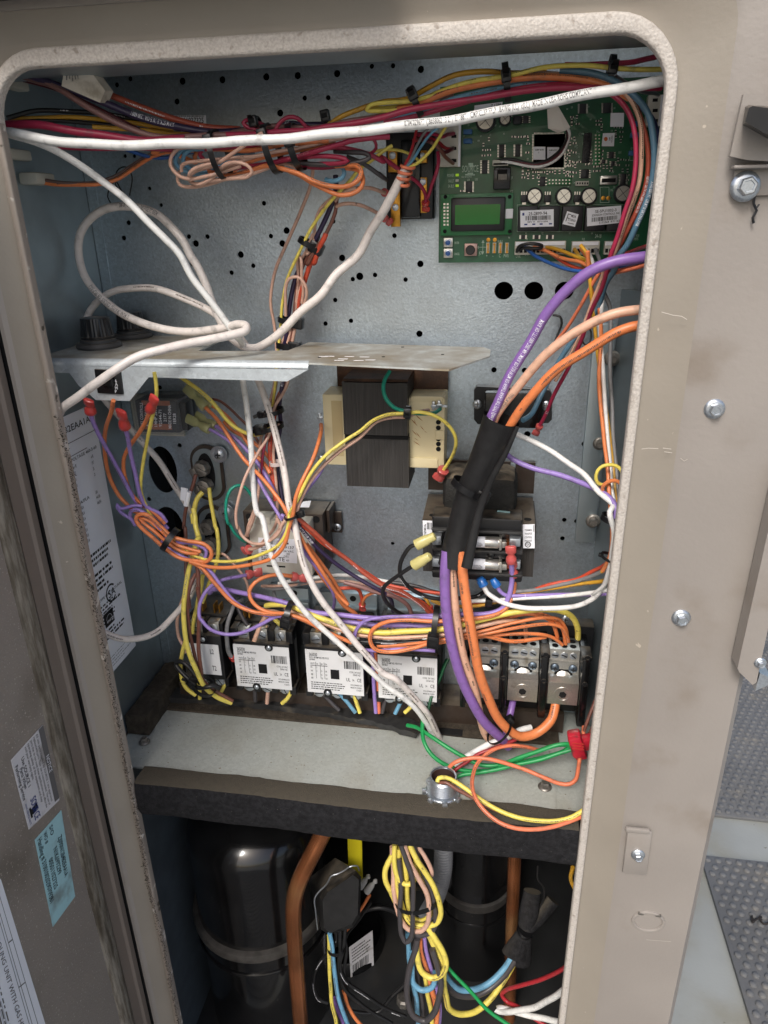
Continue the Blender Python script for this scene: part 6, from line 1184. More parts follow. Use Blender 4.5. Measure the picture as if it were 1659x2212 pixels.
wire('maroon lead of the three wire plug arching over the large chip', 'maroon', 5, 'b1 925,310,122 943,365,126 928,430,138 880,510,151 800,565,159 700,585,163 600,568,164 450,565,166')
o = thing('lead_plug', 'small ivory plug on the board carrying the three arched leads', 'plug', W(1074, 350, .166)); MB().boxD(1064, 345, 1098, 358, .164, .012, bev=.0006).build('plug_body', M_IVORY, o); MB().boxD(1066, 352, 1096, 356, .1636, .0005).build('plug_slot', M_VOID, o)
Q = [W(x, y, d) for x, y, d in ((1182, 236, .10), (1205, 228, .10), (1232, 275, .112), (1220, 283, .112), (1205, 287, .115), (1184, 277, .11))]
mb = MB(); mb.add(Q + [q + Vector((0, .0008, 0)) for q in Q], [tuple(range(6)), tuple(range(11, 5, -1))] + [(i, i + 6, (i + 1) % 6 + 6, (i + 1) % 6) for i in range(6)]); tag(mb.build('paper_flag', mat('flag_paper', (206, 202, 192), .7), smooth=20), 'blank white paper flag on the arched leads over the board', 'tag')
# ---- big cables
cable('thick purple printed cable arching from the right opening edge into the black sleeve', 'purple', 23, 'D 1450,548,44 1403,553,40 1329,563,38 1269,588,40 1219,628,44 1179,678,48 1149,728,52 1119,778,56 1089,833,60 1064,893,64 1045,950,72', text=('8 AWG (8.37 mm2) TYPE TW THHW THHW OR MTW (UL) OR AWM I AM 105C 600V FT1 OR AWM', .40, .05, M_INKW, True), sides=14)
cable('thick peach cable arching from the right opening edge into the black sleeve', 'peach', 20, 'D 1440,664,44 1392,668,42 1329,678,42 1254,713,46 1194,753,50 1149,798,56 1109,848,62 1074,898,68 1050,950,76', text=('8 AWG (8.37 mm2) TYPE TW THHW OR MTW (UL)', .36, .05, M_INKG, True), sides=14)
cable('thick orange cable arching from the right opening edge into the black sleeve', 'orange', 21, 'D 1430,695,44 1387,703,42 1329,720,42 1254,763,46 1204,798,50 1159,843,56 1124,883,62 1104,913,66 1080,960,74', sides=14)
SLV = thing('cable_sleeve', 'split black rubber sleeve gathering the three thick cables', 'sleeve', W(1030, 1050, .07))
Pq = smooth_path([W(x, y, d) for x, y, d in ((1084, 905, .066), (1068, 945, .070), (1045, 1000, .074), (1022, 1050, .078), (1004, 1110, .080), (990, 1170, .080), (980, 1222, .078))], .004); n = len(Pq)
def radf(t): return mm(37 - 4 * math.sin(t * 3.1) - 5 * t + 3 * max(0, t - .75) * 4, .07)
mb = MB().tube(Pq, [radf(i / (n - 1)) for i in range(n)], 28, cap=False, flat=.72); q2 = MB().tube(Pq, [radf(i / (n - 1)) * .9 for i in range(n)], 28, cap=False, flat=.72)
M_SLV = mat('sleeve_rubber', (30, 30, 31), .45, var=.2, vscale=120, bump=.1, bscale=500, dust=(70, 65, 58), dscale=50, dlo=.60, dhi=.85)
mb.add(q2.v, q2.f); mb.build('sleeve_wrap', M_SLV, SLV, smooth=60)
Pf = smooth_path([W(x, y, d) for x, y, d in ((1118, 922, .046), (1092, 980, .050), (1062, 1035, .054), (1040, 1090, .058), (1024, 1150, .058), (1008, 1226, .056))], .005)
mb = MB(); mb.tube(Pf, [mm(4 + 9 * (i / len(Pf)), .06) for i in range(len(Pf))], 10, flat=.5); mb.build('split_seam', M_SLV, SLV, smooth=60)
cable('thick purple cable hanging from the black sleeve down to the shelf tie', 'purple', 22, 'D 965,1190,76 962,1226,72 962,1306,66 972,1371,62 989,1441,62 1014,1506,66 1044,1556,74 1084,1596,88 1098,1612,96', sides=14)
cable('thick peach cable hanging from the black sleeve behind the purple one', 'peach', 19, 'D 975,1190,80 976,1226,78 985,1331,72 1000,1416,70 1024,1486,74 1037,1546,82 1049,1586,94 1070,1612,104', sides=14)
cable('thick orange cable hanging from the black sleeve and curving up to the right power lug', 'orange', 21, 'D 995,1190,74 999,1228,70 1007,1296,64 1019,1366,60 1034,1446,62 1054,1506,68 1084,1562,78 1124,1590,88 1159,1583,96 1189,1556,104 1199,1526,114 1202,1500,124', sides=14)
wire('purple cable end rising into the middle power lug', 'purple', 15, 'D 1088,1600,100 1098,1570,106 1104,1540,112 1108,1515,122 1110,1495,130', sides=12)
wire('white cable lying behind the orange curve on the shelf', 'bwhite', 14, 'y4 900,1180,112 800,1205,106 700,1260,98 600,1300,90 y5 740,260,86 640,320,82 560,370,80 480,430,76 420,500,72', sides=10)
wire('red wire under the white cable on the shelf into the threaded fitting', 'red', 8, 'y5 960,230,92 860,270,86 760,310,80 650,350,76 560,410,72 470,470,66 400,540,62')
# ---- shelf wires
wire('orange wire arching from the threaded fitting over the green wires to the right', 'salmon', 9, 'y5 370,540,58 390,480,54 450,420,54 540,390,56 640,380,58 760,395,58 900,430,58 1050,480,56 1200,545,52 1330,595,50 1410,598,50 1460,560,54 1478,480,64 1490,380,76 1520,180,92 1525,120,100')
wire('salmon wire making the big open loop on the shelf front', 'salmon', 9, 'y5 1160,320,z22 1050,290,z34 920,280,z40 800,305,z40 700,370,z36 630,450,z32 600,540,z30 600,630,z28 640,740,z24 720,840,z18 830,920,z13 960,965,z10 1100,975,z9 1250,955,z10 1400,910,z12 1520,860,z14 1600,820,z18', sides=10)
wire('yellow wire from the threaded fitting along the shelf front to the right', 'yellow', 10, 'y5 310,580,z26 320,550,z29 380,545,z29 450,575,z26 560,650,z20 700,750,z14 850,830,z9 1000,880,z8 1150,902,z8 1300,902,z10 1430,870,z16 1530,810,z22 1600,770,z28', sides=10)
wire('maroon brown wire beneath the yellow one on the shelf front', 'brown', 8, 'y5 325,590,z24 380,585,z27 470,640,z22 580,700,z16 720,780,z10 850,840,z6 1000,885,z5 1150,905,z5 1300,908,z6')
for lb, pa in (('green wire from the contactors sweeping low into the green bunch', 'y5 190,40,112 185,150,98 200,250,84 250,340,76 330,410,72 430,460,70 560,490,70 700,490,72 850,465,74 1000,420,76 1200,370,80 1350,330,80 1440,260,78'), ('green wire crossing higher over the shelf into the bunch', 'y5 60,110,112 140,130,104 250,200,92 400,300,82 540,380,76 680,440,72 800,440,72 950,400,72 1100,340,74 1250,285,76 1350,270,78 1440,280,78 1500,270,80'), ('green wire out of the threaded fitting into the bunch', 'y5 440,555,58 520,520,62 640,505,64 800,475,66 950,440,68 1150,400,72 1300,350,76 1400,320,78 1470,300,80'), ('green wire inside the bunch, upper strand', 'y5 820,450,70 950,395,70 1150,320,72 1300,275,74 1400,268,76 1480,290,80')):
    wire(lb, 'bgreen', 9, pa, sides=10)
wire('dark green wire going down beside the last contactor', 'dgreen', 7, 'y2 985,780,150 950,850,146 900,980,140 850,1080,134 820,1150,128 800,1230,122 790,1282,118')
wire('second dark green wire beside the last contactor', 'dgreen', 6, 'y2 970,780,156 930,870,152 880,1000,148 840,1140,140')
BD2 = thing('spade_cluster', 'red plastic butterfly connector holding the green wires at the right edge of the shelf', 'connector', W(1250, 1612, .08))
mb = MB()
for a, d in (((1226, 1588, 1256, 1600), .074), ((1232, 1596, 1262, 1640), .070), ((1250, 1598, 1285, 1624), .078), ((1240, 1622, 1268, 1644), .076)): mb.boxD(*a, d, .012, bev=.003, rot=-18)
mb.build('connector_shell', mat('red_shell', (184, 32, 52), .4, dust=(120, 40, 44), dscale=80), BD2, smooth=40); mb = MB()
for y in (1606, 1612, 1618): mb.boxD(1236, y, 1262, y + 2, .0695, .001)
mb.build('shell_rib', M_REDT, BD2)
wire('brown wire dropping behind the divider to the red connector', 'brown', 8, 'y4 1540,900,110 1500,1000,104 1440,1160,96 1400,1280,92'); wire('second brown wire at the right edge behind the red connector', 'brown', 8, 'y4 1640,900,80 1560,1080,88 1480,1230,92 1440,1290,92')
# threaded fitting
FT = thing('conduit_fitting', 'zinc threaded conduit fitting with lock nut standing in the shelf', 'conduit fitting', WZ(960, 1700, ZS))
fc = WZ(957, 1712, ZS); prof = [(00.0131, 0)]
for k in range(7): prof += [(00.0131, .004 + .0026 * k), (0.0152, .0053 + .0026 * k)]
prof += [(00.0131, .023), (0.0148, .0245), (0.0132, .0243), (0.0132, .004)]
MB().lathe(prof, fc, n=32).build('threaded_barrel', M_STEEL, FT, smooth=15)
MB().lathe([(0.0132, .001), (0.0131, .004)], fc, n=32).build('barrel_floor', M_VOID, FT)
MB().lathe([(0.0131, .0045), (0.0131, .022), (0.0128, .022), (0.0128, .0045)], fc, n=32).build('bushing', mat('dark_bushing', (70, 50, 46), .6), FT)
mb = MB(); mb.lathe([(.0195, .0004), (.0195, .0036), (.0184, .0044), (.0166, .0044)], fc, n=28)
for a in range(0, 360, 45):
    c_, s_2 = math.cos(R(a + 10)), math.sin(R(a + 10)); mb.box(fc.x + (.0206) * c_ - .003, fc.x + (.0206) * c_ + .003, fc.y + (.0206) * s_2 - .003, fc.y + (.0206) * s_2 + .003, fc.z + .0005, fc.z + .0055, Matrix.Rotation(R(a + 10), 3, 'Z'), .0008)
mb.build('lock_nut', M_STEEL, FT)
# ---- left vertical wires by the contactors
cable('yellow printed cable bowing down left of the contactors to the shelf, foremost', 'yellow', 11, 'z6 95,-40,150 115,60,146 120,140,140 150,260,132 D 430,1165,126 q5 850,120,122 835,180,116 815,260,108 800,360,98 795,450,94 800,540,92 820,620,94 850,690,98 890,760,106 940,800,114 1000,825,122', text=('16 AWG TYPE MTW OR AWM (UL)', .42, .3, M_INKG, False), sides=10)
wire('yellow wire from the right stud dropping behind the brown ones', 'yellow', 9, 'z5 300,1080,176 310,1180,172 330,1300,168 355,1430,164 z6 340,180,160 355,300,156 355,420,152 330,560,148 290,680,144 240,800,140 190,940,138')
wire('yellow wire straight behind down to the shelf edge', 'yellow', 9, 'y1 300,-10,140 290,80,138 265,180,136 240,310,134 215,430,132 215,560,132 235,700,132 260,850,134 272,980,138 275,1060,140')
wire('yellow wire marked 116 from the left stud', 'yellow', 11, 'z5 240,1120,170 195,1170,166 165,1260,162 160,1380,158 z6 90,30,154 100,120,150', text=('116', .6, .45, M_INK, False))
wire('brown wire with white sleeves from the upper stud plate down to the contactor', 'brown', 8, 'z5 180,960,172 150,1060,168 110,1180,164 85,1300,160 75,1440,156 z6 15,160,150 20,400,142 20,600,134 40,800,126 60,1000,120')
wire('brown wire hanging in front of the leftmost contactor label', 'brown', 9, 'z6 135,540,112 150,700,108 155,850,104 y1 260,100,102 275,220,102 268,400,102 262,600,104 270,700,106 290,850,108')
wire('brown wire following the yellow cable into the shelf', 'brown', 8, 'y1 240,-20,112 200,60,104 170,200,100 175,360,100 195,520,102 220,650,104 260,800,108 320,920,112 420,1000,116 560,1080,122')
wire('tan wire outermost left behind the yellow cable', 'tan', 8, 'y1 215,20,150 160,110,146 115,230,142 85,380,138 90,520,134 130,600,130 150,660')
wire('yellow wire curling at the left under the black loop', 'yellow', 9, 'y1 150,560,128 125,660,126 110,780,124 120,880,122 160,970,122 240,1030,124')
wire('black cable loop tied at the foot of the left wires', 'black', 10, 'y1 440,970,110 390,950,104 330,960,102 250,960,104 180,890,108 110,820,112 70,765,116 90,735,116 150,755,114 220,830,112 280,930,110', sides=10)
wire('grey wire with red end between the first two contactors', 'grey', 9, 'y1 640,210,150 580,240,138 550,310,126 520,390,120 505,480,118 510,580,120 525,660,124 550,700,128', terms=((1, 'r', 16, 12),))
wire('tan hooped wire behind the small transformer', 'tan', 6, 'z6 300,440,160 340,430,158 420,440,156 500,520,154 570,600,152 630,690,150 660,760,148 665,830,146')
wire('black wire plugged into the first lug of the labelled contactor', 'dgrey', 9, 'y1 470,120,150 560,180,144 610,290,138 650,370,134 690,430,132')
wire('tan wire ending before the middle lug of the labelled contactor', 'peach', 10, 'y1 880,290,134 850,340,128 800,420,122 770,490,118 745,560,116', sides=10)
wire('yellow short wire plugged into the right lug of the labelled contactor', 'yellow', 10, 'y1 860,300,132 900,350,130 950,400,128 1000,445,128', sides=10)
wire('tan wire dropping from the middle lower lug of the labelled contactor', 'tan', 9, 'y1 865,930,140 862,1000,140 855,1100,140'); wire('black wire dropping from the left lower lug of the labelled contactor', 'dgrey', 9, 'y1 745,930,140 750,1000,140 755,1080,142'); wire('yellow wire bent under the right lower lug of the labelled contactor', 'yellow', 9, 'y1 1060,960,138 1058,1010,138 1030,1060,136 985,1100,136')
wire('short yellow stub under the leftmost contactor', 'yellow', 8, 'y1 495,930,140 470,985,136 440,1030,134')
for c, lb, pa in (('dgrey', 'dark wire slanting down under the middle contactor', 'y1 1310,980,140 1380,1060,138 1480,1160,136'), ('lblue', 'pale blue wire slanting down under the middle contactor', 'y1 1460,990,138 1530,1070,136 1620,1180,134'), ('yellow', 'yellow wire dropping under the middle contactor', 'y2 85,1080,138 115,1180,136 150,1290,134'), ('lilac', 'lilac wire dropping between the last two contactors', 'y2 260,690,146 275,850,142 285,1050,138 300,1290,134'), ('salmon', 'salmon wire dropping between the last two contactors', 'y2 295,710,148 315,900,144 322,1100,140 330,1290,136'), ('dgrey', 'dark wire dropping under the last contactor', 'y2 400,1110,140 380,1200,138 360,1290,136'), ('lblue', 'pale blue wire slanting left under the last contactor', 'y2 560,1120,140 520,1220,136 480,1300,132'), ('yellow', 'yellow wire slanting left under the last contactor', 'y2 740,1150,138 660,1210,134 570,1290,130')):
    wire(lb, c, 9, pa)
wire('light grey wire with red spade above the contactors', 'grey', 8, 'z6 930,820,160 940,870,156 980,920,150 1030,930,146', terms=((1, 'r', 14, 12),))
wire('mustard wire pair dropping behind the lower bundle into a red cap', 'mustard', 7, 'y2 760,200,128 790,240,126 810,290,128', terms=((1, 'r', 18, 14),))
# white sleeve markers on the brown wire
for lb, x, y in (('white marker sleeve on the brown wire below the upper stud plate', 398, 1072),): 
    o = thing('wire_marker', lb, 'marker', W(x, y, .15)); MB().boxD(x - 8, y - 18, x + 6, y + 10, .156, .001, rot=12).build('marker_flag', M_WHITE, o); mb = MB(); mb.tube([W(408, 1062, .158), W(402, 1092, .157)], .0032, 10); mb.build('marker_tube', M_WHITE, o)
# ---- cable ties
def tie(label, x, y, d, ang, rx, ry, wd=10, head=0, tail=0, hs=1.0, m=M_TIE):   # ang: direction of the bundle in the picture plane
    c = W(x, y, d); k = (c - CAM).dot(MR @ Vector((0, 0, 1))) / FPX; A = R(ang); dr = Vector((math.cos(A), 0, math.sin(A))); ac = Vector((-math.sin(A), 0, math.cos(A))); Y = Vector((0, 1, 0))
    t = thing('cable_tie', label, 'cable tie', c, 'cable ties on the wire bundles'); V = []; F = []; n = 28; w_ = wd * k / 2; th = .0009
    for i in range(n):
        a = 2 * math.pi * i / n
        for rr, dd in ((0, -w_), (0, w_), (th, w_), (th, -w_)): V.append(c + ac * math.cos(a) * (rx * k + rr) - Y * math.sin(a) * (ry * k + rr) + dr * dd)
    for i in range(n):
        for q in range(4): F.append((i * 4 + q, i * 4 + (q + 1) % 4, ((i + 1) % n) * 4 + (q + 1) % 4, ((i + 1) % n) * 4 + q))
    MB().add(V, F).build('band', m, t, smooth=40)
    if head is not None:
        a = R(head); hc = c + ac * math.cos(a) * (rx * k + th) - Y * math.sin(a) * (ry * k + th); hr = 11 * k * hs * (wd / 11) ** .5
        mb = MB(); M3 = Matrix((ac, -Y, dr)).transposed(); mb.box(hc.x - hr, hc.x + hr, hc.y - hr * .8, hc.y + hr * .8, hc.z - hr * .85, hc.z + hr * .85, M3, hr * .25); h = mb.build('head', m, t)
        MB().box(hc.x - hr * .55, hc.x + hr * .55, hc.y - hr * .9, hc.y - hr * .78, hc.z - hr * .4, hc.z + hr * .4, Matrix.Rotation(-A, 3, 'Y')).build('head_slot', M_VOID, h)
        if tail:
            e = (ac * math.cos(a) - Y * math.sin(a) * .6).normalized(); q = MB(); p = hc + e * hr * .6; l = tail * k; s = dr * w_; o_ = Vector((0, -.0005, 0)); g = Vector((0, 0, -.18)) * l
            q.add([p + s, p - s, p + e * l - s * .8 + g, p + e * l + s * .8 + g] + [v + o_ for v in (p + s, p - s, p + e * l - s * .8 + g, p + e * l + s * .8 + g)], [(0, 1, 2, 3), (7, 6, 5, 4), (0, 4, 5, 1), (1, 5, 6, 2), (2, 6, 7, 3), (3, 7, 4, 0)]); q.build('tail', m, t)
for a in (('black cable tie round the left part of the tied wire coil', 475, 335, .080, 10, 48, 52, 12, 60, 0), ('black cable tie in the middle of the tied wire coil', 588, 322, .082, 12, 48, 50, 14, 62, 0), ('black cable tie on the right part of the tied wire coil', 640, 318, .084, 12, 46, 50, 14, 80, 0), ('black cable tie with looped end standing above the coil', 556, 272, .088, 8, 16, 24, 11, 70, 18),
    ('short black cable tie at the rear of the top bundle near the coil', 707, 262, .100, 10, 10, 14, 12, 40, 0), ('black cable tie round the bundle left of the circuit board', 899, 220, .078, 24, 30, 36, 14, 70, 14), ('tall black cable tie round the bundle above the circuit board', 1094, 178, .074, 8, 36, 30, 14, 78, 38), ('black cable tie near the dark top right corner', 1318, 160, .078, -6, 34, 34, 13, 80, 44),
    ('black cable tie on the middle bundle, highest one below the orange loops', 665, 525, .140, 62, 20, 22, 12, 172, 0, 1.35), ('black cable tie on the middle bundle just above the white cable crossing', 622, 692, .150, 78, 20, 20, 11, 168, 0, 1.3), ('black cable tie on the middle bundle at the bracket edge', 618, 746, .153, 84, 20, 18, 12, 165, 16, 1.2), ('black cable tie below the bracket, first of two', 590, 889, .132, 100, 22, 28, 9, 20, 14, .9), ('black cable tie with square head below the bracket, second of two', 588, 922, .132, 100, 24, 28, 9, 15, 14, 1.3),
    ('black cable tie gathering the wires above the small transformer', 632, 1113, .084, 105, 17, 22, 5, 175, 0, 1.2), ('black cable tie round the tied coil of orange and lilac wires at left', 368, 1166, .094, -35, 28, 26, 13, -140, 26, 1.1), ('black cable tie on the wires above the middle contactor', 626, 1322, .086, -10, 22, 28, 13, 110, 0, 1.1), ('black cable tie round the lower bundle right of the last contactor', 940, 1352, .088, -4, 46, 34, 12, 108, 0, 1.3),
    ('small black cable tie on the white wires below the fuse block', 1056, 1296, .106, -5, 9, 12, 9, 80, 0, .9), ('black cable tie at the right opening edge', 1318, 1120, .050, 75, 18, 22, 11, 150, 0, 1.5), ('thin black cable tie low at the right opening edge', 1318, 1205, .054, 70, 20, 20, 6, 10, 0, .6), ('black cable tie joining green and yellow wires before the big transformer', 882, 891, .098, -3, 13, 16, 10, 80, 8, .9), ('dark cable tie ring closing the black sleeve', 1010, 1052, .076, 63, 36, 30, 14, 168, 0, 1.2), ('grey cable tie gathering the thick cables near the shelf', 1078, 1580, .080, 130, 30, 34, 5, -150, 0, 1.4), ('black cable tie at the foot of the left yellow wires', 440, 1482, .108, 55, 26, 26, 9, 20, 18, 1.0)): tie(*a)
tie('pale translucent cable tie end sticking out of the middle bundle', 598, 1000, .132, 95, 14, 14, 8, 165, 0, .8, mat('clear_nylon', (206, 190, 186), .35))
# ================================================================== compressor compartment below the shelf
ZF = -1.06
MB().box(-.304, .371, .03, .79, ZF - .004, ZF).build('compartment_floor', mat('floor_steel', (44, 45, 46), .6, metal=.2, var=.2, vscale=14, bump=.1, dust=(56, 54, 50), dscale=9), CAB)
MB().box(-.304, -.302, .006, .60, GZ + .02, -.4445).build('lower_left_wall', mat('blue_grey_liner', (78, 86, 92), .6, metal=.2, var=.12, vscale=30, bump=.1, bscale=200), CAB)
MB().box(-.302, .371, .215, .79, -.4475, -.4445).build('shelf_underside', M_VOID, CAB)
M_OLDBAND = mat('dull_band', (52, 50, 48), .6, var=.3, vscale=60)
def compressor(label, xl, xr, yb, yc, ytop, zband):
    a, b = W(xl, yb, yc).x, W(xr, yb, yc).x; r = (b - a) / 2 * .985; cx = (a + b) / 2; c = Vector((cx, yc, ZF)); t = thing('compressor', label, 'compressor', c, 'compressors under the shelf')
    zt = ytop - ZF; zb = zband - ZF
    prof = [(r * .93, 0), (r * .955, .01), (r * .955, zb - .09), (r * .985, zb - .05), (r * .985, zb - .012), (r * .985, zb), (r * .965, zb + .002), (r * .955, zb + .03), (r * .955, zt - .05)]
    for k in range(1, 8): prof.append((r * .955 * math.cos(R(12 * k)) ** .7, zt - .05 + .05 * math.sin(R(12 * k))))
    prof.append((.004, zt))
    MB().lathe(prof, c, n=56).build('shell', M_COMP, t, smooth=40)
    mb = MB(); mb.lathe([(r * .98, zb - .010), (r * 1.035, zb - .008), (r * 1.045, zb), (r * 1.03, zb + .006), (r * .97, zb + .008)], c, n=56); mb.build('weld_band', M_BAND if yc < .25 else M_OLDBAND, t)
    MB().lathe([(r * 1.0, zb - .045), (r * 1.012, zb - .043), (r * 1.012, zb - .040), (r * 1.0, zb - .038)], c, n=56).build('shell_lip', M_COMP, t)
    return t, c, r
yc = .185
zb = W(556, 2082, .075).z
compressor('large glossy black compressor shell at the lower left behind the bent copper pipe', 446, 712, 2000, yc, W(560, 1800, .12).z, zb)
zb2 = W(1024, 1985, .23).z
compressor('black compressor shell farther back at the lower centre, right of the wire bundle', 944, 1104, 1960, .31, -.46, zb2)
o = thing('copper_pipe', 'bent copper pipe rising in front of the left compressor', 'pipe', W(640, 2100, .06))
MB().tube(smooth_path([W(x, y, d) for x, y, d in ((710, 1770, .085), (690, 1815, .078), (672, 1850, .070), (650, 1895, .062), (637, 1935, .060), (634, 1975, .060), (638, 2060, .060), (644, 2140, .060), (652, 2240, .060))], .006), mm(17.5, .06, 640, 2000), 18).build('pipe_run', M_COPPER, o, smooth=60)
tag(MB().tube(smooth_path([W(x, y, d) for x, y, d in ((1112, 1840, .20), (1110, 1900, .20), (1106, 1990, .20), (1104, 2060, .20), (1102, 2130, .20), (1100, 2200, .20))], .008), mm(13.5, .2, 1100, 2000), 16).build('copper_pipe', M_COPPER, smooth=60), 'straight copper pipe standing behind the right compressor edge', 'pipe')
# terminal box with wire bail
TBX = thing('terminal_box', 'black rubber terminal cover with a wire bail beside the copper pipe', 'terminal cover', W(718, 1930, .09))
def hexa(f, b):
    n = len(f); mb = MB(); mb.add(f + b, [tuple(range(n)), tuple(range(2 * n - 1, n - 1, -1))] + [(i, i + n, (i + 1) % n + n, (i + 1) % n) for i in range(n)]); return mb
f = [W(x, y, .074) for x, y in ((697, 1945), (708, 1927), (763, 1890), (775, 1900), (773, 1975), (760, 1996), (715, 2014), (700, 2004))]
m_ = [W(x, y, .088) for x, y in ((690, 1938), (704, 1918), (768, 1880), (780, 1894), (778, 1980), (762, 2004), (712, 2020), (694, 2008))]
b_ = [W(x, y, .125) for x, y in ((668, 1905), (672, 1893), (724, 1853), (748, 1866), (776, 1960), (764, 1990), (712, 2006), (692, 1996))]
hexa(f, m_).build('cover_front', mat('painted_toplit_cover', (34, 34, 34), .45, var=.2, vscale=80, updust=.45), TBX, smooth=30); hexa([p for p in m_], b_).build('cover_body', mat('painted_toplit_cover', (34, 34, 34), .45), TBX, smooth=30)  # updust pales the cover's upward faces to stand in for light on them
MB().tube(smooth_path([W(x, y, d) for x, y, d in ((686, 2008, .084), (682, 1970, .078), (680, 1940, .078), (690, 1925, .080), (702, 1914, .082), (708, 1906, .080), (716, 1892, .080), (728, 1888, .082), (744, 1880, .084), (756, 1872, .084), (770, 1870, .088), (776, 1880, .094))], .003), mm(2.2, .08), 8).build('wire_bail', M_STEEL, TBX, smooth=60)
tag(MB().boxD(752, 1800, 782, 1905, .15, .004, rot=1).build('yellow_strap', mat('yellow_strap', (200, 186, 30), .5)), 'yellow plastic strap hanging behind the terminal cover', 'strap')
HS = thing('corrugated_hose', 'grey corrugated hose hanging below the shelf in front of the rear compressor', 'hose', W(950, 1850, .14))
Ph = smooth_path([W(x, y, d) for x, y, d in ((958, 1790, .150), (958, 1836, .148), (957, 1870, .148), (951, 1905, .150), (938, 1945, .16), (920, 1975, .17))], .0012)
MB().tube(Ph, [mm(25.5, .15) * (1 - .05 * (i % 4 in (0, 1))) * (1 - .25 * max(0, (i / len(Ph) - .6))) for i in range(len(Ph))], 20).build('hose_wall', mat('grey_hose', (118, 120, 124), .5), HS, smooth=20)
# rear clutter: black cover strip, clear bottle caps, label on the far shell
o = thing('third_shell', 'dark lower shell carrying a white printed sticker behind the hanging wires', 'drum', W(740, 2120, .3)); c = W(748, 2090, .30); rr = .075
MB().lathe([(rr, 0), (rr, c.z + .09 - ZF), (rr * .9, c.z + .105 - ZF), (.02, c.z + .115 - ZF)], (c.x, .30, ZF), n=40).build('shell', M_COMP, o)
def cyp(a, z): return Vector((c.x + (rr + .0006) * math.cos(a), .30 + (rr + .0006) * math.sin(a), z))
P = Panel(cyp(R(-70), W(759, 2046, .23).z), cyp(R(-35), W(759, 2046, .23).z + .012), cyp(R(-35), W(759, 2121, .23).z + .012), cyp(R(-70), W(759, 2121, .23).z), n=(.6, -.8, 0)); sh = P.sheet('sticker', M_DIRTYWHITE, o); mb = MB(); P.lines(mb, .1, .08, .9, .5, 5, .4, 91); P.bars(mb, .1, .55, .8, .8, 14); mb.build('lettering', M_INK, sh, smooth=0)
for lb, x, y in (('clear capped crimp connector left of the pair behind the terminal cover', 788, 1902), ('clear capped crimp connector right of the pair behind the terminal cover', 803, 1912)):
    p = W(x, y, .13); tag(MB().tube([p + Vector((.006, 0, .011)), p + Vector((.005, 0, .008)), p + Vector((.0035, 0, .006)), p, p + Vector((-.007, 0, -.013))], [.002, .0036, .0018, .0045, .0055], 14).build('crimp_connector', mat('clear_crimp', (190, 190, 188), .25, alpha=.7, coat=.3), smooth=60), lb, 'connector', 'clear crimp connectors behind the terminal cover')
wire('orange wire from the clear crimp connector down behind the terminal cover', 'orange', 7, 'y6 470,410,130 420,490,132 370,560,134 345,610,138 330,660,140'); wire('black wire beside the orange one behind the terminal cover', 'black', 7, 'y6 480,450,138 400,560,138 340,640,136 320,700,134')
for lb, c, px, pa in (
    ('yellow wire dropping from the terminal cover to the bottom edge', 'yellow', 9, 'y6 236,640,84 238,700,82 238,800,80 245,960,78 262,1080,76 285,1180,76'), ('pale blue wire dropping from the terminal cover to the bottom edge', 'lblue', 10, 'y6 240,630,80 255,700,78 262,800,76 285,960,74 310,1060,72 350,1170,72'),
    ('orange wire low beside the pale blue one', 'orange', 8, 'y6 320,960,90 345,1040,88 385,1110,86 440,1180,86'), ('purple wire low behind the yellow one', 'purple', 8, 'y6 265,1000,92 290,1080,90 330,1180,90'),
    ('black wire from the terminal cover looping at left', 'black', 8, 'y6 280,620,86 270,700,88 190,790,92 150,870,94 150,950,94 180,1010,94 230,1030,96'), ('second black wire from the terminal cover', 'black', 8, 'y6 300,610,84 300,720,84 290,850,84 330,950,88 400,1020,92 480,1080,96 600,1150,100'),
    ('third black wire from the terminal cover', 'black', 8, 'y6 330,600,88 320,720,86 300,820,86 340,910,90 440,980,96 560,1060,104 680,1110,110'), ('black wire crossing low behind the bundle', 'black', 8, 'y6 700,900,150 600,990,140 520,1080,130 380,1080,120 330,1060,118'),
    ('fourth black wire from the terminal cover', 'black', 7, 'y6 315,610,92 335,700,92 325,850,92 340,960,96 350,1080,100'), ('black hose curving behind the terminal cover', 'black', 11, 'y6 340,600,170 420,510,176 520,480,180 600,500,184 680,560,190')):
    wire(lb, c, px, pa)
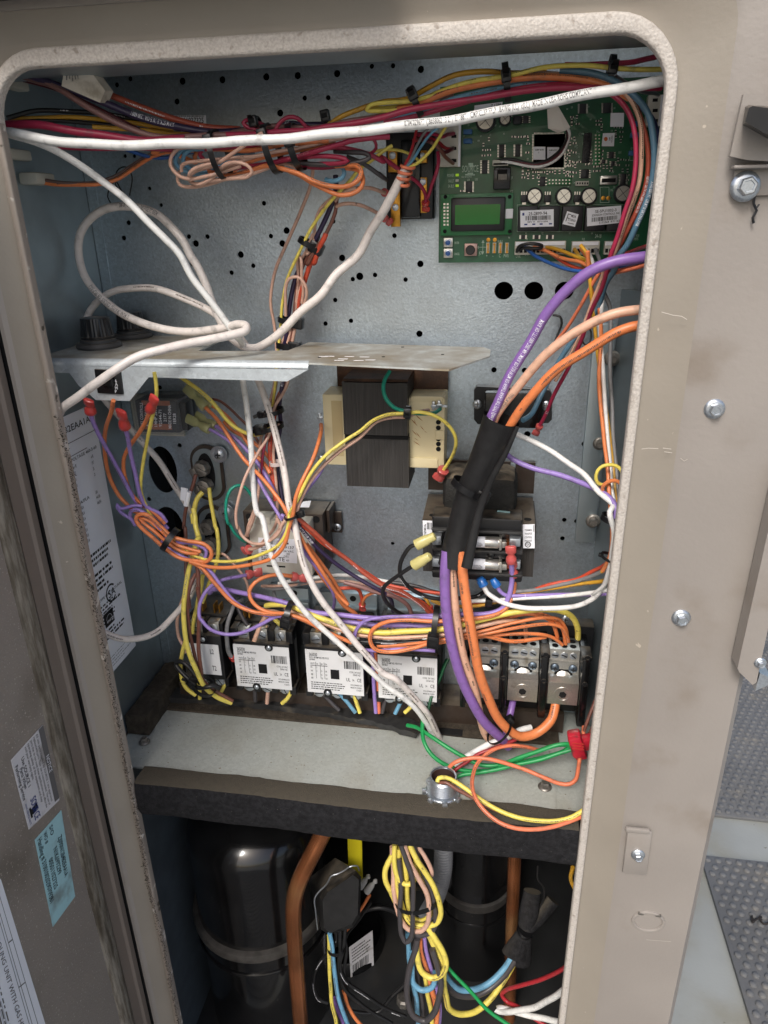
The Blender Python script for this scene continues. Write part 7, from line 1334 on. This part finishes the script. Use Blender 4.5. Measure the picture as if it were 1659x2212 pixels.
# the big hanging bundle
for lb, c, px, pa in (
    ('yellow wire outermost left loop of the hanging bundle', 'yellow', 12, 'y6 620,120,90 600,180,86 575,220,82 558,270,80 562,330,78 590,390,78 620,450,80'),
    ('yellow wire long loop in the hanging bundle, left centre', 'yellow', 11, 'y6 615,120,84 612,200,78 625,290,74 660,340,72 700,345,72 730,315,74 740,260,80 730,140,88'),
    ('yellow wire long loop in the hanging bundle, right', 'yellow', 12, 'y6 700,120,76 740,200,70 790,280,68 840,370,66 875,460,66 880,520,66 850,575,66 790,585,66 720,575,68 680,530,70 650,450,74 630,330,78 640,140,86'),
    ('yellow wire inner loop in the hanging bundle', 'yellow', 11, 'y6 660,130,88 675,220,82 680,340,78 690,460,76 720,540,76 770,560,76 815,530,76 820,460,78 780,340,82 740,160,88'),
    ('tan wire front loop of the hanging bundle', 'tan', 11, 'y6 670,120,72 700,220,68 760,320,66 800,400,64 815,500,62 800,580,62 760,620,62 700,610,64 650,550,66 625,480,70 610,380,76 605,250,84 600,130,88'),
    ('tan wire right loop of the hanging bundle', 'tan', 10, 'y6 750,130,84 790,190,80 825,270,76 820,300,76 790,280,78 760,220,82'),
    ('tan wire running to the right of the hanging bundle', 'tan', 10, 'y6 690,125,80 750,220,74 810,310,70 850,390,70 860,430,72'),
    ('dark grey wire front loop of the hanging bundle', 'dgrey', 11, 'y6 650,120,70 680,200,66 710,300,62 720,420,60 720,560,58 705,660,58 680,680,58 655,640,60 645,540,62 650,400,68 640,200,80'),
    ('dark grey wire wide loop of the hanging bundle', 'dgrey', 12, 'y6 720,120,80 790,300,74 840,440,70 850,540,68 830,610,66 780,640,66 730,635,68 690,570,72'),
    ('dark grey wire lowest hanging loop under the bundle', 'dgrey', 13, 'y6 745,660,66 735,720,64 700,830,60 685,940,58 695,1040,56 730,1110,54 790,1135,54 840,1090,54 870,1000,56 880,920,58 860,820,60 830,720,64'),
    ('yellow wire lower loop of the hanging bundle', 'yellow', 13, 'y6 800,590,66 850,660,62 895,740,60 910,810,58 885,870,58 830,885,58 770,850,60 745,780,62 740,700,66'),
    ('yellow wire lower second loop running right to the foam clamp', 'yellow', 13, 'y6 810,630,72 850,720,70 890,800,68 895,900,68 905,980,70 930,1060,76 990,1095,84 1080,1080,96 1160,1020,110 1230,920,124 1290,830,134 1340,740,140'),
    ('pale blue wire left in the hanging bundle', 'lblue', 11, 'y6 690,620,76 695,720,76 705,830,74 730,960,72 745,1060,72 752,1180,72'),
    ('pale blue wire lower loop of the hanging bundle', 'lblue', 12, 'y6 715,740,70 715,850,66 725,920,64 765,955,62 820,945,62 845,900,64 848,850,68'),
    ('pale blue wire running right to the foam clamp', 'lblue', 13, 'y6 900,860,90 940,920,94 1010,955,102 1090,950,110 1170,910,120 1240,840,130 1290,765,138'),
    ('black cable running right to the foam clamp below the pale blue one', 'dgrey', 14, 'y6 870,860,84 920,940,88 980,985,96 1070,990,106 1160,950,116 1240,880,126 1310,780,136'),
    ('orange wire hanging straight in the lower bundle', 'orange', 10, 'y6 760,660,72 770,740,72 795,830,70 830,950,68 855,1060,68 855,1180,68'), ('purple wire hanging straight in the lower bundle', 'lilac', 9, 'y6 785,650,76 800,740,76 830,850,74 860,960,72 875,1060,72 868,1180,72'),
    ('dark wire hanging straight in the lower bundle', 'dgrey', 10, 'y6 720,700,80 740,850,80 770,1000,78 785,1180,78'), ('yellow wire hanging straight at the bottom of the bundle', 'yellow', 10, 'y6 790,880,74 805,980,72 825,1080,70 830,1180,70'), ('second orange wire at the bottom of the bundle', 'salmon', 9, 'y6 800,900,78 840,1000,76 850,1090,76 845,1180,76'),
    ('green wire running from the bundle down to the bottom right', 'bgreen', 8, 'y6 900,800,90 960,870,84 1060,970,76 1160,1080,70 1290,1170,64'),
    ('red wire bending at the lower right behind the frame', 'red', 9, 'y6 1640,790,60 1560,850,72 1460,895,86 1340,930,98 1260,955,108 1232,985,112 1260,1020,110 1340,1060,100 1420,1120,92 1500,1170,86'),
    ('white cable bending at the lower right behind the frame', 'bwhite', 13, 'y6 1640,920,50 1560,980,62 1460,1035,76 1340,1070,88 1240,1080,96 1200,1070,98 1220,1062,100 1300,1080,98 1440,1115,88 1560,1140,76'),
    ('mustard wires at the dark right edge below the foam bar', 'mustard', 9, 'y6 1640,250,60 1630,320,62 1660,390,60')):
    wire(lb, c, px, pa, sides=10)
tie('black cable tie round the hanging wire bundle under the shelf', 900, 1945, .074, 105, 48, 30, 11, -110, 0, .9)
tie('black cable tie on the wires under the terminal cover', 726, 2048, .084, 95, 18, 16, 9, -70, 0, 1.0)
# foam clamped wires at the right
FCL = thing('foam_sleeve', 'black foam sleeves tied in a cross round wires at the lower right', 'foam sleeve', W(1130, 2000, .14))
MB().tube([W(1150, 1925, .16), W(1142, 1975, .15), W(1134, 2010, .142), W(1110, 2062, .136)], [.012, .014, .010, .018], 12, flat=.6).build('foam_wrap', M_FOAM, FCL, smooth=50); MB().tube([W(1195, 1945, .165), W(1160, 1985, .152), W(1136, 2012, .14), W(1128, 2080, .138)], [.011, .012, .009, .014], 12, flat=.6).build('foam_wrap', M_FOAM, FCL, smooth=50)
MB().lathe([(.011, -.003), (.012, 0), (.011, .003)], W(1134, 2012, .139), (.3, 0, 1), 16).build('foam_tie', M_TIE, FCL)
wire('thin black twisted wire hanging above the foam sleeves', 'black', 4, 'y6 1440,240,165 1440,320,160 1470,360,158 1475,420,156 1440,500,154')
o = thing('drain_nut', 'steel service valve nut on the compartment floor behind the loops', 'valve', W(870, 2160, .2)); c = W(872, 2170, .2); MB().lathe([(.016, -.03), (.016, 0), (.012, .004), (.012, .016), (.008, .018)], c, n=8).build('valve_nut', M_OLDSTEEL, o, smooth=20)
